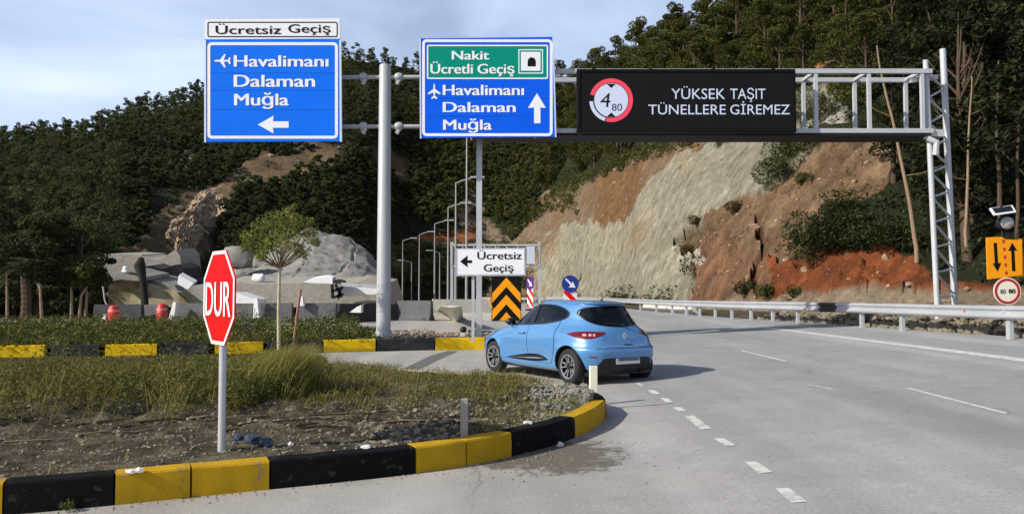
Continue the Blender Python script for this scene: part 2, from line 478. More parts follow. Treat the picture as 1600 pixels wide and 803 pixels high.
def road_material():
    m = bpy.data.materials.new('pale_worn_asphalt'); m.use_nodes = True
    nt = m.node_tree; N, L = nt.nodes.new, nt.links.new
    b = nt.nodes['Principled BSDF']; b.inputs['Roughness'].default_value = .85
    b.inputs['Specular IOR Level'].default_value = .3
    g = N('ShaderNodeNewGeometry'); pos = g.outputs['Position']
    def noise_(scale, detail=6, rough=.6, vec=pos, dist=0):
        n = N('ShaderNodeTexNoise'); n.inputs['Scale'].default_value = scale; n.inputs['Detail'].default_value = detail
        n.inputs['Roughness'].default_value = rough; n.inputs['Distortion'].default_value = dist
        L(vec, n.inputs['Vector']); return n.outputs[0]
    def rng(s, a, b_, c, d):
        r = N('ShaderNodeMapRange'); r.inputs[1].default_value = a; r.inputs[2].default_value = b_
        r.inputs[3].default_value = c; r.inputs[4].default_value = d; L(s, r.inputs[0]); return r.outputs[0]
    def math_(op, a, b_):
        n = N('ShaderNodeMath'); n.operation = op
        for i, s in enumerate((a, b_)):
            if isinstance(s, (int, float)): n.inputs[i].default_value = s
            else: L(s, n.inputs[i])
        return n.outputs[0]
    mp = N('ShaderNodeMapping'); mp.inputs['Rotation'].default_value = (0, 0, R(-9)); mp.inputs['Scale'].default_value = (1.1, .05, 1)
    L(pos, mp.inputs[0])
    big = rng(noise_(.16, 5, .55), .3, .7, .90, 1.10)
    streak = rng(noise_(.9, 4, .5, mp.outputs[0]), .3, .7, .80, 1.12)
    mid = rng(noise_(1.7, 7, .65), .3, .7, .89, 1.09)
    fine = rng(noise_(38, 4, .75), .25, .75, .72, 1.28)
    speck = rng(noise_(2.6, 8, .85), .66, .72, 1.0, .78)
    v = math_('MULTIPLY', math_('MULTIPLY', big, streak), math_('MULTIPLY', mid, math_('MULTIPLY', fine, speck)))
    # cracks
    vo = N('ShaderNodeTexVoronoi'); vo.feature = 'DISTANCE_TO_EDGE'; vo.inputs['Scale'].default_value = .33
    dv = N('ShaderNodeVectorMath'); dv.operation = 'ADD'
    nw = N('ShaderNodeTexNoise'); nw.inputs['Scale'].default_value = .8; nw.inputs['Detail'].default_value = 6; L(pos, nw.inputs['Vector'])
    L(pos, dv.inputs[0]); L(nw.outputs[1], dv.inputs[1]); L(dv.outputs[0], vo.inputs['Vector'])
    crack = rng(vo.outputs[0], .0, .006, .62, 1.0)
    cmask = rng(noise_(.25, 3, .5), .52, .58, 0, 1)
    cr = N('ShaderNodeMix'); cr.data_type = 'FLOAT'; cr.inputs[2].default_value = 1
    L(cmask, cr.inputs[0]); L(crack, cr.inputs[3])
    v = math_('MULTIPLY', v, cr.outputs[0])
    # warm dusty apron near the island, cooler main carriageway
    sep = N('ShaderNodeSeparateXYZ'); L(pos, sep.inputs[0])
    warm = rng(math_('ADD', sep.outputs[0], rng(noise_(.7, 6, .6), 0, 1, -1.5, 1.5)), .2, 3.2, 1, 0)
    mxx = N('ShaderNodeMix'); mxx.data_type = 'RGBA'
    mxx.inputs[6].default_value = (.318, .315, .308, 1); mxx.inputs[7].default_value = (.375, .348, .308, 1)
    L(warm, mxx.inputs[0])
    sc = N('ShaderNodeVectorMath'); sc.operation = 'SCALE'; L(mxx.outputs[2], sc.inputs[0]); L(v, sc.inputs['Scale'])
    # loose soil washed off the island on to the apron
    d1 = N('ShaderNodeVectorMath'); d1.operation = 'SUBTRACT'; L(pos, d1.inputs[0]); d1.inputs[1].default_value = (.38, 8.0, 0)
    d2 = N('ShaderNodeVectorMath'); d2.operation = 'MULTIPLY'; L(d1.outputs[0], d2.inputs[0]); d2.inputs[1].default_value = (1.15, .95, 0)
    ln = N('ShaderNodeVectorMath'); ln.operation = 'LENGTH'; L(d2.outputs[0], ln.inputs[0])
    soil = rng(math_('SUBTRACT', math_('MULTIPLY', noise_(4.2, 9, .72, dist=.6), 2.1), ln.outputs['Value']), .18, .42, 0, .85)
    m3 = N('ShaderNodeMix'); m3.data_type = 'RGBA'; L(soil, m3.inputs[0]); L(sc.outputs[0], m3.inputs[6]); m3.inputs[7].default_value = (.105, .082, .058, 1)
    L(m3.outputs[2], b.inputs['Base Color'])
    bp = N('ShaderNodeBump'); bp.inputs['Strength'].default_value = .35; bp.inputs['Distance'].default_value = .012
    L(math_('ADD', noise_(60, 4, .7), math_('MULTIPLY', soil, noise_(14, 6, .7))), bp.inputs['Height']); L(bp.outputs[0], b.inputs['Normal'])
    return m
MT['asphalt'] = road_material()

def soil_material(name, c1, c2, c3, s=2.2, bump=.7):
    m = bpy.data.materials.new(name); m.use_nodes = True
    nt = m.node_tree; N, L = nt.nodes.new, nt.links.new
    b = nt.nodes['Principled BSDF']; b.inputs['Roughness'].default_value = .95; b.inputs['Specular IOR Level'].default_value = .15
    g = N('ShaderNodeNewGeometry')
    n = N('ShaderNodeTexNoise'); n.inputs['Scale'].default_value = s; n.inputs['Detail'].default_value = 10; n.inputs['Roughness'].default_value = .72
    L(g.outputs['Position'], n.inputs['Vector'])
    r = N('ShaderNodeValToRGB'); e = r.color_ramp.elements
    e[0].position = .36; e[0].color = (*c1, 1); e[1].position = .68; e[1].color = (*c3, 1)
    k = e.new(.52); k.color = (*c2, 1)
    L(n.outputs[0], r.inputs[0])
    n2 = N('ShaderNodeTexNoise'); n2.inputs['Scale'].default_value = 28; n2.inputs['Detail'].default_value = 6; n2.inputs['Roughness'].default_value = .75
    L(g.outputs['Position'], n2.inputs['Vector'])
    mr = N('ShaderNodeMapRange'); mr.inputs[1].default_value = .3; mr.inputs[2].default_value = .7; mr.inputs[3].default_value = .6; mr.inputs[4].default_value = 1.4
    L(n2.outputs[0], mr.inputs[0])
    sc = N('ShaderNodeVectorMath'); sc.operation = 'SCALE'; L(r.outputs[0], sc.inputs[0]); L(mr.outputs[0], sc.inputs['Scale'])
    L(sc.outputs[0], b.inputs['Base Color'])
    bp = N('ShaderNodeBump'); bp.inputs['Strength'].default_value = bump; bp.inputs['Distance'].default_value = .06
    L(n2.outputs[0], bp.inputs['Height']); L(bp.outputs[0], b.inputs['Normal'])
    return m
MT['dirt'] = soil_material('stony_soil', (.038, .031, .018), (.11, .09, .054), (.29, .245, .17), 3.4, 1.0)
MT['ground'] = soil_material('dry_ground', (.05, .045, .025), (.09, .075, .045), (.16, .13, .085), .5)

def hill_material():
    m = bpy.data.materials.new('hillside_soil_and_rock'); m.use_nodes = True
    nt = m.node_tree; N, L = nt.nodes.new, nt.links.new
    b = nt.nodes['Principled BSDF']; b.inputs['Roughness'].default_value = .95; b.inputs['Specular IOR Level'].default_value = .1
    at = N('ShaderNodeAttribute'); at.attribute_name = 'soil'
    g = N('ShaderNodeNewGeometry')
    def noise_(scale, det, ro, vec=None):
        n = N('ShaderNodeTexNoise'); n.inputs['Scale'].default_value = scale; n.inputs['Detail'].default_value = det; n.inputs['Roughness'].default_value = ro
        L(vec or g.outputs['Position'], n.inputs['Vector']); return n.outputs[0]
    def rng(s, a, b_, c, d):
        r = N('ShaderNodeMapRange'); r.inputs[1].default_value = a; r.inputs[2].default_value = b_; r.inputs[3].default_value = c; r.inputs[4].default_value = d
        L(s, r.inputs[0]); return r.outputs[0]
    mp = N('ShaderNodeMapping'); mp.inputs['Scale'].default_value = (.13, 1.2, 1.5)
    mr_ = N('ShaderNodeMapping'); mr_.inputs['Rotation'].default_value = (0, R(40), R(-20))
    L(g.outputs['Position'], mr_.inputs[0]); L(mr_.outputs[0], mp.inputs[0])
    a = rng(noise_(.9, 9, .7), .3, .7, .62, 1.36)
    s = rng(noise_(1.1, 8, .65, mp.outputs[0]), .32, .68, .74, 1.24)
    f = rng(noise_(5, 6, .75), .3, .7, .72, 1.28)
    mu = N('ShaderNodeMath'); mu.operation = 'MULTIPLY'; L(a, mu.inputs[0]); L(s, mu.inputs[1])
    mu2 = N('ShaderNodeMath'); mu2.operation = 'MULTIPLY'; L(mu.outputs[0], mu2.inputs[0]); L(f, mu2.inputs[1])
    sc = N('ShaderNodeVectorMath'); sc.operation = 'SCALE'; L(at.outputs['Color'], sc.inputs[0]); L(mu2.outputs[0], sc.inputs['Scale'])
    L(sc.outputs[0], b.inputs['Base Color'])
    bp = N('ShaderNodeBump'); bp.inputs['Strength'].default_value = .9; bp.inputs['Distance'].default_value = .5
    ad = N('ShaderNodeMath'); ad.operation = 'ADD'; L(noise_(1.6, 10, .75), ad.inputs[0]); L(noise_(1.3, 9, .7, mp.outputs[0]), ad.inputs[1])
    L(ad.outputs[0], bp.inputs['Height']); L(bp.outputs[0], b.inputs['Normal'])
    return m
MT['hill'] = hill_material()

def car_glass():
    m = bpy.data.materials.new('tinted_car_glass'); m.use_nodes = True
    nt = m.node_tree; N, L = nt.nodes.new, nt.links.new
    nt.nodes.remove(nt.nodes['Principled BSDF'])
    t = N('ShaderNodeBsdfTransparent'); t.inputs[0].default_value = (.80, .87, .84, 1)
    g = N('ShaderNodeBsdfGlossy'); g.inputs['Roughness'].default_value = .02; g.inputs['Color'].default_value = (.9, .95, 1, 1)
    f = N('ShaderNodeFresnel'); f.inputs['IOR'].default_value = 1.5
    x = N('ShaderNodeMixShader'); L(f.outputs[0], x.inputs[0]); L(t.outputs[0], x.inputs[1]); L(g.outputs[0], x.inputs[2])
    L(x.outputs[0], nt.nodes['Material Output'].inputs['Surface'])
    return m
MT['car_glass'] = car_glass()

# ------------------------------------------------------------------ writing
_tcache = {}
def text_mesh(s, bold=.0, extrude=0.0):
    bold = 0
    k = (s, bold)
    if k in _tcache: return _tcache[k]
    cu = bpy.data.curves.new('lettering', 'FONT')
    cu.body = s; cu.offset = bold; cu.resolution_u = 4
    ob = bpy.data.objects.new('lettering', cu); COL.objects.link(ob)
    dg = bpy.context.evaluated_depsgraph_get(); dg.update()
    me = bpy.data.meshes.new_from_object(ob.evaluated_get(dg))
    vs = [(v.co.x, v.co.y) for v in me.vertices]; fs = [tuple(p.vertices) for p in me.polygons]
    bpy.data.objects.remove(ob); bpy.data.curves.remove(cu); bpy.data.meshes.remove(me)
    _tcache[k] = (vs, fs)
    return vs, fs

def put_text(mb, s, x0, x1, yb, yc, mapf, bold=.015, m=0):
    """fit s between x0 and x1, from the baseline yb to the cap line yc, then map each point"""
    vs, fs = text_mesh(s, bold)
    cap = max(v[1] for v in text_mesh('H', bold)[0])
    mn, mxx = min(v[0] for v in vs), max(v[0] for v in vs)
    bo = bold * .55
    for sh, dz in ((0, 0.0), (-bo, .0012), (bo, .0024)) if bold else ((0, 0.0),):      # strokes thickened by offset copies, each on its own plane
        pts = [mapf(x0 + (a + sh - mn) / (mxx - mn) * (x1 - x0), yb + b / cap * (yc - yb)) for a, b in vs]
        if dz:
            nrm = (mapf(x1, yb) - mapf(x0, yb)).cross(mapf(x0, yc) - mapf(x0, yb)).normalized()
            if nrm.y > 0: nrm = -nrm
            pts = [p + nrm * dz for p in pts]
        mb.add(pts, fs, m)

def words(items, material, parent, mapf, bold=.0):
    for it in items:
        mb = MB(); put_text(mb, *it, mapf, bold); mb.build('lettering', material, parent, fixn=False)

def plane_map(Y):
    return lambda a, b: P(a, b, Y)

def rrect(x0, y0, x1, y1, r, n=5):
    pts = []
    for cx, cy, a0 in ((x1 - r, y0 + r, -90), (x1 - r, y1 - r, 0), (x0 + r, y1 - r, 90), (x0 + r, y0 + r, 180)):
        for i in range(n + 1):
            a = R(a0 + 90 * i / n)
            pts.append((cx + r * math.cos(a), cy + r * math.sin(a)))
    return pts

def plate(mb, pts, Y, th, m=0):
    mb.prism([P(x, y, Y) for x, y in pts], (0, th, 0), m)

def border(mb, x0, y0, x1, y1, t, r, Y, th, m=0):
    mb.ring([P(a, b, Y) for a, b in rrect(x0, y0, x1, y1, r)],
            [P(a, b, Y) for a, b in rrect(x0 + t, y0 + t, x1 - t, y1 - t, max(.5, r - t))], (0, th, 0), m)

# ================================================================== GROUND AND ROAD
RAIL_PX = [(1600, 531), (1577, 530), (1409, 517), (1346, 512), (1246, 505), (1207, 502.5), (1173, 500.5), (1143, 498.5), (1117, 496.5),
           (1093, 494.5), (1072, 493), (1050, 491), (1025, 488.5), (1000, 486), (965, 482), (930, 478)]
RAIL = [G(x, y) for x, y in RAIL_PX]
RAIL_FAR = [Vector((RAIL[-1].x - 1.4, 92, .15)), Vector((2.0, 105, .1)), Vector((-5, 117, 0))]
_d = (RAIL[0] - RAIL[2]); _d.z = 0; _d.normalize()
RAIL_NEAR = [RAIL[0] + _d * 4 + Vector((-.1, 0, 0)), RAIL[0] + _d * 8 + Vector((-.4, 0, 0)), RAIL[0] + _d * 16 + Vector((-1.6, 0, 0)), RAIL[0] + _d * 34 + Vector((-6, 0, 0))]
for p in RAIL_NEAR: p.z = H(p.x, p.y)
RAIL_ALL = RAIL_NEAR[::-1] + RAIL + RAIL_FAR         # from behind the camera to far away
def rail_x(y):
    pts = RAIL_ALL
    if y <= pts[0].y: return pts[0].x
    for a, b in zip(pts, pts[1:]):
        if a.y <= y <= b.y or b.y <= y <= a.y:
            t = (y - a.y) / (b.y - a.y + 1e-9)
            return a.x + (b.x - a.x) * t
    return pts[-1].x

def axis(vals):
    return vals
ys = list(np.arange(-14, 50, 1.0)) + list(np.arange(50, 180, 5.0)) + [200, 260, 400, 700, 1200]
xs = [-1200, -700, -400, -200, -120, -80, -60, -45] + list(np.arange(-36, 22, 1.0)) + [24, 28, 34, 45, 60, 90, 140, 300, 700, 1200]
mb = MB()
mb.grid([[Vector((x, y, H(x, y) - .03)) for x in xs] for y in [-1200, -500, -150, -50, -25] + ys], 0)
tag(mb.build('ground', MT['ground'], fixn=False), kind='structure')

def road_left(y):
    if y < 46.5: return -64
    return -8.5 + max(0, y - 90) * -.10
mb = MB()
rows = []
for y in list(np.arange(-14, 46.6, .75)) + [46.6, 46.7, 50, 55, 60, 66, 72, 80, 90, 100, 110, 120, 130, 145, 165]:
    x0, x1 = road_left(y), rail_x(y) + .55
    rows.append([Vector((x0 + (x1 - x0) * t, y, H(x0 + (x1 - x0) * t, y) + .002)) for t in [0, .3, .5, .6, .7] + list(np.linspace(.75, 1, 26))])
mb.grid(rows)
tag(mb.build('road', MT['asphalt'], fixn=False), kind='structure')

def sub_line(pts, n):
    out = []
    for a, b in zip(pts, pts[1:]):
        for i in range(n): out.append((a[0] + (b[0] - a[0]) * i / n, a[1] + (b[1] - a[1]) * i / n))
    return out + [pts[-1]]

mb = MB()
def marking(quad, dz=.007, n=6):
    """four photo points (two ends of the left edge, then of the right edge)"""
    a0, a1, b0, b1 = quad
    L0 = sub_line([a0, a1], n); R0 = sub_line([b0, b1], n)
    mb.grid([[G(*p) + Vector((0, 0, dz)) for p in L0], [G(*p) + Vector((0, 0, dz)) for p in R0]])
S = 640 / 1378
def z8(x, y): return (960 + x * S, 430 + y * S)
for q in [((70, 364), (88, 374), (84, 363), (102, 372)), ((111, 387), (130, 401), (134, 387), (156, 400)), ((154, 414), (176, 429), (178, 414), (199, 428)),
          ((195, 444), (216, 458), (222, 444), (242, 457)), ((233, 473), (292, 520), (266, 472), (327, 517)),
          ((335, 550), (376, 577), (368, 549), (409, 573)), ((439, 629), (487, 668), (478, 627), (532, 663)), ((541, 718), (597, 767), (588, 717), (650, 763))]:
    marking([z8(*p) for p in q])
marking(((1190, 512.3), (1700, 578.5), (1196, 510.5), (1700, 572.5)), n=30)      # edge line
marking(((1157, 548.5), (1226, 565), (1160, 547.5), (1230, 564)), n=6)
marking(((1418, 607.5), (1570, 647), (1421, 606.2), (1574, 645.2)), n=8)
marking(((1262, 601.5), (1300, 608.6), (1264, 600.8), (1303, 607.8)), n=4)
tag(mb.build('lane_markings', MT['road_paint'], fixn=False), kind='structure')

# tar-dark repair strip across the side road
mb = MB()
mb.grid([[G(x, y) + Vector((0, 0, .006)) for x, y in sub_line([(630, 576), (672, 556), (700, 548)], 4)],
         [G(x, y) + Vector((0, 0, .006)) for x, y in sub_line([(655, 577), (690, 560), (716, 549)], 4)]])
MT['tar'] = mat('dark_asphalt_patch', (.13, .125, .118), .85, 0, .25, 3, .3, 60)
tag(mb.build('asphalt_patch', MT['tar'], fixn=False), kind='structure')
# thin joint in the concrete by the island nose
mb = MB()
j = [G(962, 637), G(1010, 633.5), G(1052, 630.5)]
mb.grid([[p + Vector((0, -.012, .006)) for p in j], [p + Vector((0, .012, .006)) for p in j]])
tag(mb.build('road_joint', MT['tar'], fixn=False), kind='structure')

# ================================================================== ISLANDS AND KERBS
def flat(p): return Vector((p.x, p.y, 0))
KH = .235
front_px = [(0, 806), (90, 798), (173, 790), (300, 777), (418, 765), (540, 753), (650, 740), (730, 728), (800, 713), (860, 698), (905, 682), (930, 669), (945, 655)]
front = [G(x, y) for x, y in front_px]
d0 = (front[0] - front[2]).normalized()
lead = [front[0] + d0 * k for k in (9, 6, 3, 1.2)]
tip = [flat(G(947.5, 622, KH)), flat(G(938, 614.5, KH))]
back_px = [(924, 610.5), (905, 607), (880, 602), (850, 596), (800, 587), (740, 581), (680, 577), (620, 574), (560, 570), (515, 566)]
back = [G(x, y, KH) for x, y in back_px]
for p in back: p.z = 0
corner = [G(497, 560, KH), G(488, 556, KH)]
def flat(p): return Vector((p.x, p.y, 0))
NEAR = [flat(p) for p in lead + front + tip + back]

def resample(pts, step):
    out = [pts[0].copy()]; acc = [0.0]
    total = 0
    seg = [(a, b, (b - a).length) for a, b in zip(pts, pts[1:])]
    L_ = sum(s[2] for s in seg)
    n = max(2, int(L_ / step))
    res = []
    for i in range(n + 1):
        t = L_ * i / n
        for a, b, l in seg:
            if t <= l + 1e-6: res.append(a.lerp(b, min(1, t / max(l, 1e-9)))); break
            t -= l
    return res
def smooth_path(pts, it=2):
    for _ in range(it):
        q = [pts[0]]
        for a, b in zip(pts, pts[1:]): q += [a.lerp(b, .25), a.lerp(b, .75)]
        pts = q + [pts[-1]]
    return pts
def path_frames(pts):
    fr = []
    for i, p in enumerate(pts):
        t = pts[min(i + 1, len(pts) - 1)] - pts[max(i - 1, 0)]
        t.z = 0; t.normalize()
        fr.append((p, t, Vector((-t.y, t.x, 0))))
    return fr
NEARP = resample(smooth_path(NEAR, 2), .06)
def near_index(px, py, dz=0):
    q = flat(G(px, py, dz))
    return min(range(len(NEARP)), key=lambda i: (NEARP[i] - q).length)

def kerb_block(pts, material, height, width, label, group, jit=0.0, cat='kerb block', gap=.007, chamf=.016, rough=.006):
    fr = path_frames(pts)
    mb = MB(); rows = []
    n = len(fr)
    oy = random.uniform(-jit, jit); oz = random.uniform(-jit, jit) * .6
    for i, (p, t, nn) in enumerate(fr):
        e = t * gap if i == 0 else (t * -gap if i == n - 1 else Vector((0, 0, 0)))
        row = []
        for a, h in ((0, -.02), (0, height * .5), (0.004, height - chamf), (chamf, height), (width - chamf, height), (width, height - chamf), (width, -.02)):
            q = p + nn * (a + oy) + e
            k = noise.noise(Vector((q.x * 5, q.y * 5, h * 7))) * rough
            row.append(Vector((q.x + nn.x * k, q.y + nn.y * k, H(p.x, p.y) + h + (oz + noise.noise(q * 3) * rough if h > .05 else 0))))
        rows.append(row)
    mb.grid(rows)
    k = len(rows[0]); b = (n - 1) * k
    mb.f += [list(range(k)), list(range(b + k - 1, b - 1, -1))]; mb.m += [0, 0]
    mid = fr[n // 2][0]
    o = mb.build('kerb_block', material, loc=(mid.x, mid.y, 0), smooth_angle=28)
    tag(o, label, cat, group)
    return o

NG = 'painted kerb blocks round the near island'
stops = [(0, 'y', 'yellow kerb block running out of the photo at the bottom left corner'),
         (near_index(0, 806), 'k', 'black kerb block at the left end of the near island, beside the first yellow one'),
         (near_index(173, 790), 'y', 'yellow kerb block with litter on top, left of the yellow joint below the stop sign'),
         (near_index(298, 777), 'y', 'yellow kerb block right of the joint, just below the stop sign post'),
         (near_index(420, 764.5), 'k', 'long black kerb block between the two yellow pairs of the near kerb'),
         (near_index(650, 740), 'y', 'yellow kerb block just left of the grey marker post'),
         (near_index(730, 728), 'y', 'yellow kerb block just right of the grey marker post'),
         (near_index(800, 713), 'k', 'black kerb block curving towards the island nose'),
         (near_index(900, 684), 'y', 'small yellow kerb block on the rounded nose of the island'),
         (near_index(948, 624, KH), 'k', 'short black kerb block at the tip below the white marker post'),
         (near_index(925, 611, KH), 'p', 'worn pale yellow kerb block beside the rear wheel of the blue car'),
         (near_index(860, 598, KH), 'p2', 'worn pale kerb block along the left side of the blue car'),
         (near_index(740, 581, KH), 'p2', 'worn pale kerb block beside the front wheel of the blue car'),
         (len(NEARP) - 1, None, None)]
for (i, c, lab), (j_, _, _) in zip(stops, stops[1:]):
    kerb_block(NEARP[i:j_ + 1], {'y': MT['kerb_yellow_shaded'], 'k': MT['kerb_black'], 'p': MT['kerb_pale'], 'p2': MT['kerb_pale']}[c], KH if c != 'p2' else KH - .03, .2, lab, NG)

# far median kerb
MH = .33
med_px = [(-260, 566), (-120, 564.5), (0, 562), (165, 559.5), (330, 556), (500, 551), (586, 549), (680, 547), (758, 546)]
MEDP = resample(smooth_path([flat(G(x, y)) for x, y in med_px], 2), .1)
MEDP += resample([MEDP[-1], MEDP[-1] + Vector((1.1, .5, 0)), MEDP[-1] + Vector((1.6, 1.6, 0)), MEDP[-1] + Vector((1.2, 3.2, 0)), MEDP[-1] + Vector((-.6, 5.2, 0))], .1)[1:]
def med_index(px):
    return min(range(len(MEDP)), key=lambda i: abs(project(MEDP[i])[0] - px) + (100 if MEDP[i].y > 23.2 else 0))
MG = 'painted kerb blocks along the far median'
seg = [(-250, -85, 'k', 'black kerb block of the far median outside the left edge'),
       (-82, 70, 'y', 'far yellow kerb block at the left edge of the photo'),
       (75, 155, 'k', 'faded black median kerb block second from the left edge'),
       (160, 243, 'y', 'far yellow kerb block left of the stop sign'),
       (246, 329, 'k', 'faded black median kerb block just left of the stop sign'),
       (332, 414, 'y', 'far yellow kerb block partly behind the stop sign and its post'),
       (418, 503, 'k', 'faded black median kerb block behind the sapling trunk'),
       (505, 586, 'y', 'far yellow kerb block just left of the thick sign mast'),
       (587, 679, 'k', 'faded black median kerb block at the foot of the thick sign mast'),
       (680, 759, 'y', 'far yellow kerb block ending at the front of the blue car')]
for a, b, c, lab in seg:
    i, j_ = med_index(a), med_index(b)
    kerb_block(MEDP[i:j_ + 1], MT['kerb_yellow'] if c == 'y' else MT['kerb_grey'], MH, .22, lab, MG, jit=.012, gap=.02)
e = med_index(759)
kerb_block(MEDP[e:], MT['kerb_grey'], MH - .03, .22, 'faded black kerb block rounding the end of the far median behind the blue car', MG)

# soil of the two islands
def loft_soil(name, A, B, nv, zfun, material):
    rows = []
    n = len(A)
    for i in range(n):
        row = []
        for k in range(nv + 1):
            t = k / nv
            p = A[i].lerp(B[i], t)
            row.append(Vector((p.x, p.y, zfun(p, t))))
        rows.append(row)
    mb = MB(); mb.grid(rows)
    return mb.build(name, material, smooth_angle=60), rows

iN = near_index(948, 624, KH)
A = resample([p + f[2] * .17 for p, f in zip(NEARP[:iN + 1], path_frames(NEARP[:iN + 1]))], .04)
Bk = [p + f[2] * .17 for p, f in zip(NEARP[iN:], path_frames(NEARP[iN:]))][::-1]
Bk = [flat(p) for p in (Vector((-24, 17.6, 0)), Vector((-15, 18.4, 0)), G(0, 561.5) + Vector((0, -.05, 0)), G(330, 557) + Vector((0, -.1, 0)), G(450, 554) + Vector((0, -.15, 0)), G(492, 556, .1))] + Bk
B = resample(Bk, .04)
nA = 300
A = [A[int(i * (len(A) - 1) / nA)] for i in range(nA + 1)]
B = [B[int(i * (len(B) - 1) / nA)] for i in range(nA + 1)]
def island_z(p, t):
    e = min(1, min(t, 1 - t) * 6) if t < .9 else min(1, (1 - t) * 6)
    q = Vector((p.x, p.y, 0))
    z = KH - .035 + e * (.05 + .08 * noise.noise(q * .7) + .06 * noise.noise(q * 2.3) + .05 * noise.noise(q * 6.5) + .035 * noise.noise(q * 14))
    # wheel ruts and dragged rows running along the island
    ph = (p.y - .32 * p.x) * 7.5 + 1.6 * noise.noise(q * .6)
    z += e * .075 * abs(math.sin(ph)) * smooth(6.2, 7.0, p.y + .4) * (1 - smooth(10.5, 12.5, p.y))
    if p.x < -4.2 and p.y > 13: z = z * (1 - .75 * smooth(13, 17, p.y)) 
    return z
isl, ISL = loft_soil('island_soil', A, B, 170, island_z, MT['dirt'])
tag(isl, kind='structure')
def inside_island():
    """random point on the near island with its height"""
    i = RNG.integers(0, len(ISL) - 1); k = RNG.integers(0, len(ISL[0]) - 1)
    u, v = RNG.random(), RNG.random()
    a, b, c, d = ISL[i][k], ISL[i + 1][k], ISL[i][k + 1], ISL[i + 1][k + 1]
    return a.lerp(b, u).lerp(c.lerp(d, u), v), k / len(ISL[0])

iM = med_index(759) + 18
A2 = [p + f[2] * .2 for p, f in zip(MEDP[:iM], path_frames(MEDP[:iM]))]
B2l = resample([Vector((-40, 25.5, 0)), Vector((-12, 27.5, 0)), Vector((-5, 27.2, 0)), Vector((-1, 26.2, 0)), Vector((.3, 24.5, 0))], .1)
n2 = 120
A2 = [A2[int(i * (len(A2) - 1) / n2)] for i in range(n2 + 1)]
B2 = [B2l[int(i * (len(B2l) - 1) / n2)] for i in range(n2 + 1)]
med, MED = loft_soil('median_soil', A2, B2, 24, lambda p, t: (MH - .06) * (1 if t < .8 else max(0, (1 - t) * 5)) + .04 * noise.noise(p * 1.3) * min(1, t * 6), MT['dirt'])
tag(med, kind='structure')

# ================================================================== HILLSIDES
def interp(x, tab):
    return float(np.interp(x, [t[0] for t in tab], [t[1] for t in tab]))
FOOT_Y = [(-900, 46), (-200, 50), (0, 54), (200, 62), (330, 80), (480, 88), (560, 98), (640, 116), (760, 124), (820, 120), (860, 112), (930, 88), (1000, 66), (1100, 50), (1200, 41.5), (1300, 35.5), (1450, 31), (1600, 28.5), (1900, 24), (2600, 19)]
RIDGE_Y = [(-900, 130), (-200, 165), (0, 180), (300, 190), (530, 200), (760, 208), (870, 190), (940, 160), (1055, 130), (1200, 116), (1450, 104), (1600, 96), (2600, 80)]
RIDGE_PY = [(-900, 275), (-200, 245), (0, 228), (60, 224), (110, 222), (160, 202), (230, 180), (300, 158), (430, 118), (530, 92), (640, 110), (760, 132), (870, 146), (940, 132), (985, 118), (1055, 98), (1120, 84), (1165, 52), (1300, 10), (1450, -20), (1600, -30), (1900, -60), (2600, -60)]
cols = list(np.arange(-900, 560, 12)) + list(np.arange(560, 800, 8)) + list(np.arange(800, 1500, 4)) + list(np.arange(1500, 2600, 14))
NV = 230
HX, HZ, HPX = [], [], []
pos = np.zeros((len(cols), NV + 1, 3))
for i, px in enumerate(cols):
    yf = interp(px, FOOT_Y); yr = interp(px, RIDGE_Y); pr = interp(px, RIDGE_PY)
    zr = P(px, pr, yr).z
    bulge = .0 if px < 700 else .35 * smooth(760, 1000, px) * (1 - smooth(1380, 1500, px))
    for k in range(NV + 1):
        t = k / NV
        tt = t ** 1.15
        y = yf + (yr - yf) * tt
        s = tt + bulge * tt * (1 - tt)
        x = (px - 800) / F * y
        z = zr * s + H(min(x, 14), 50) * (1 - t) - .05
        pos[i, k] = (x, y, z)
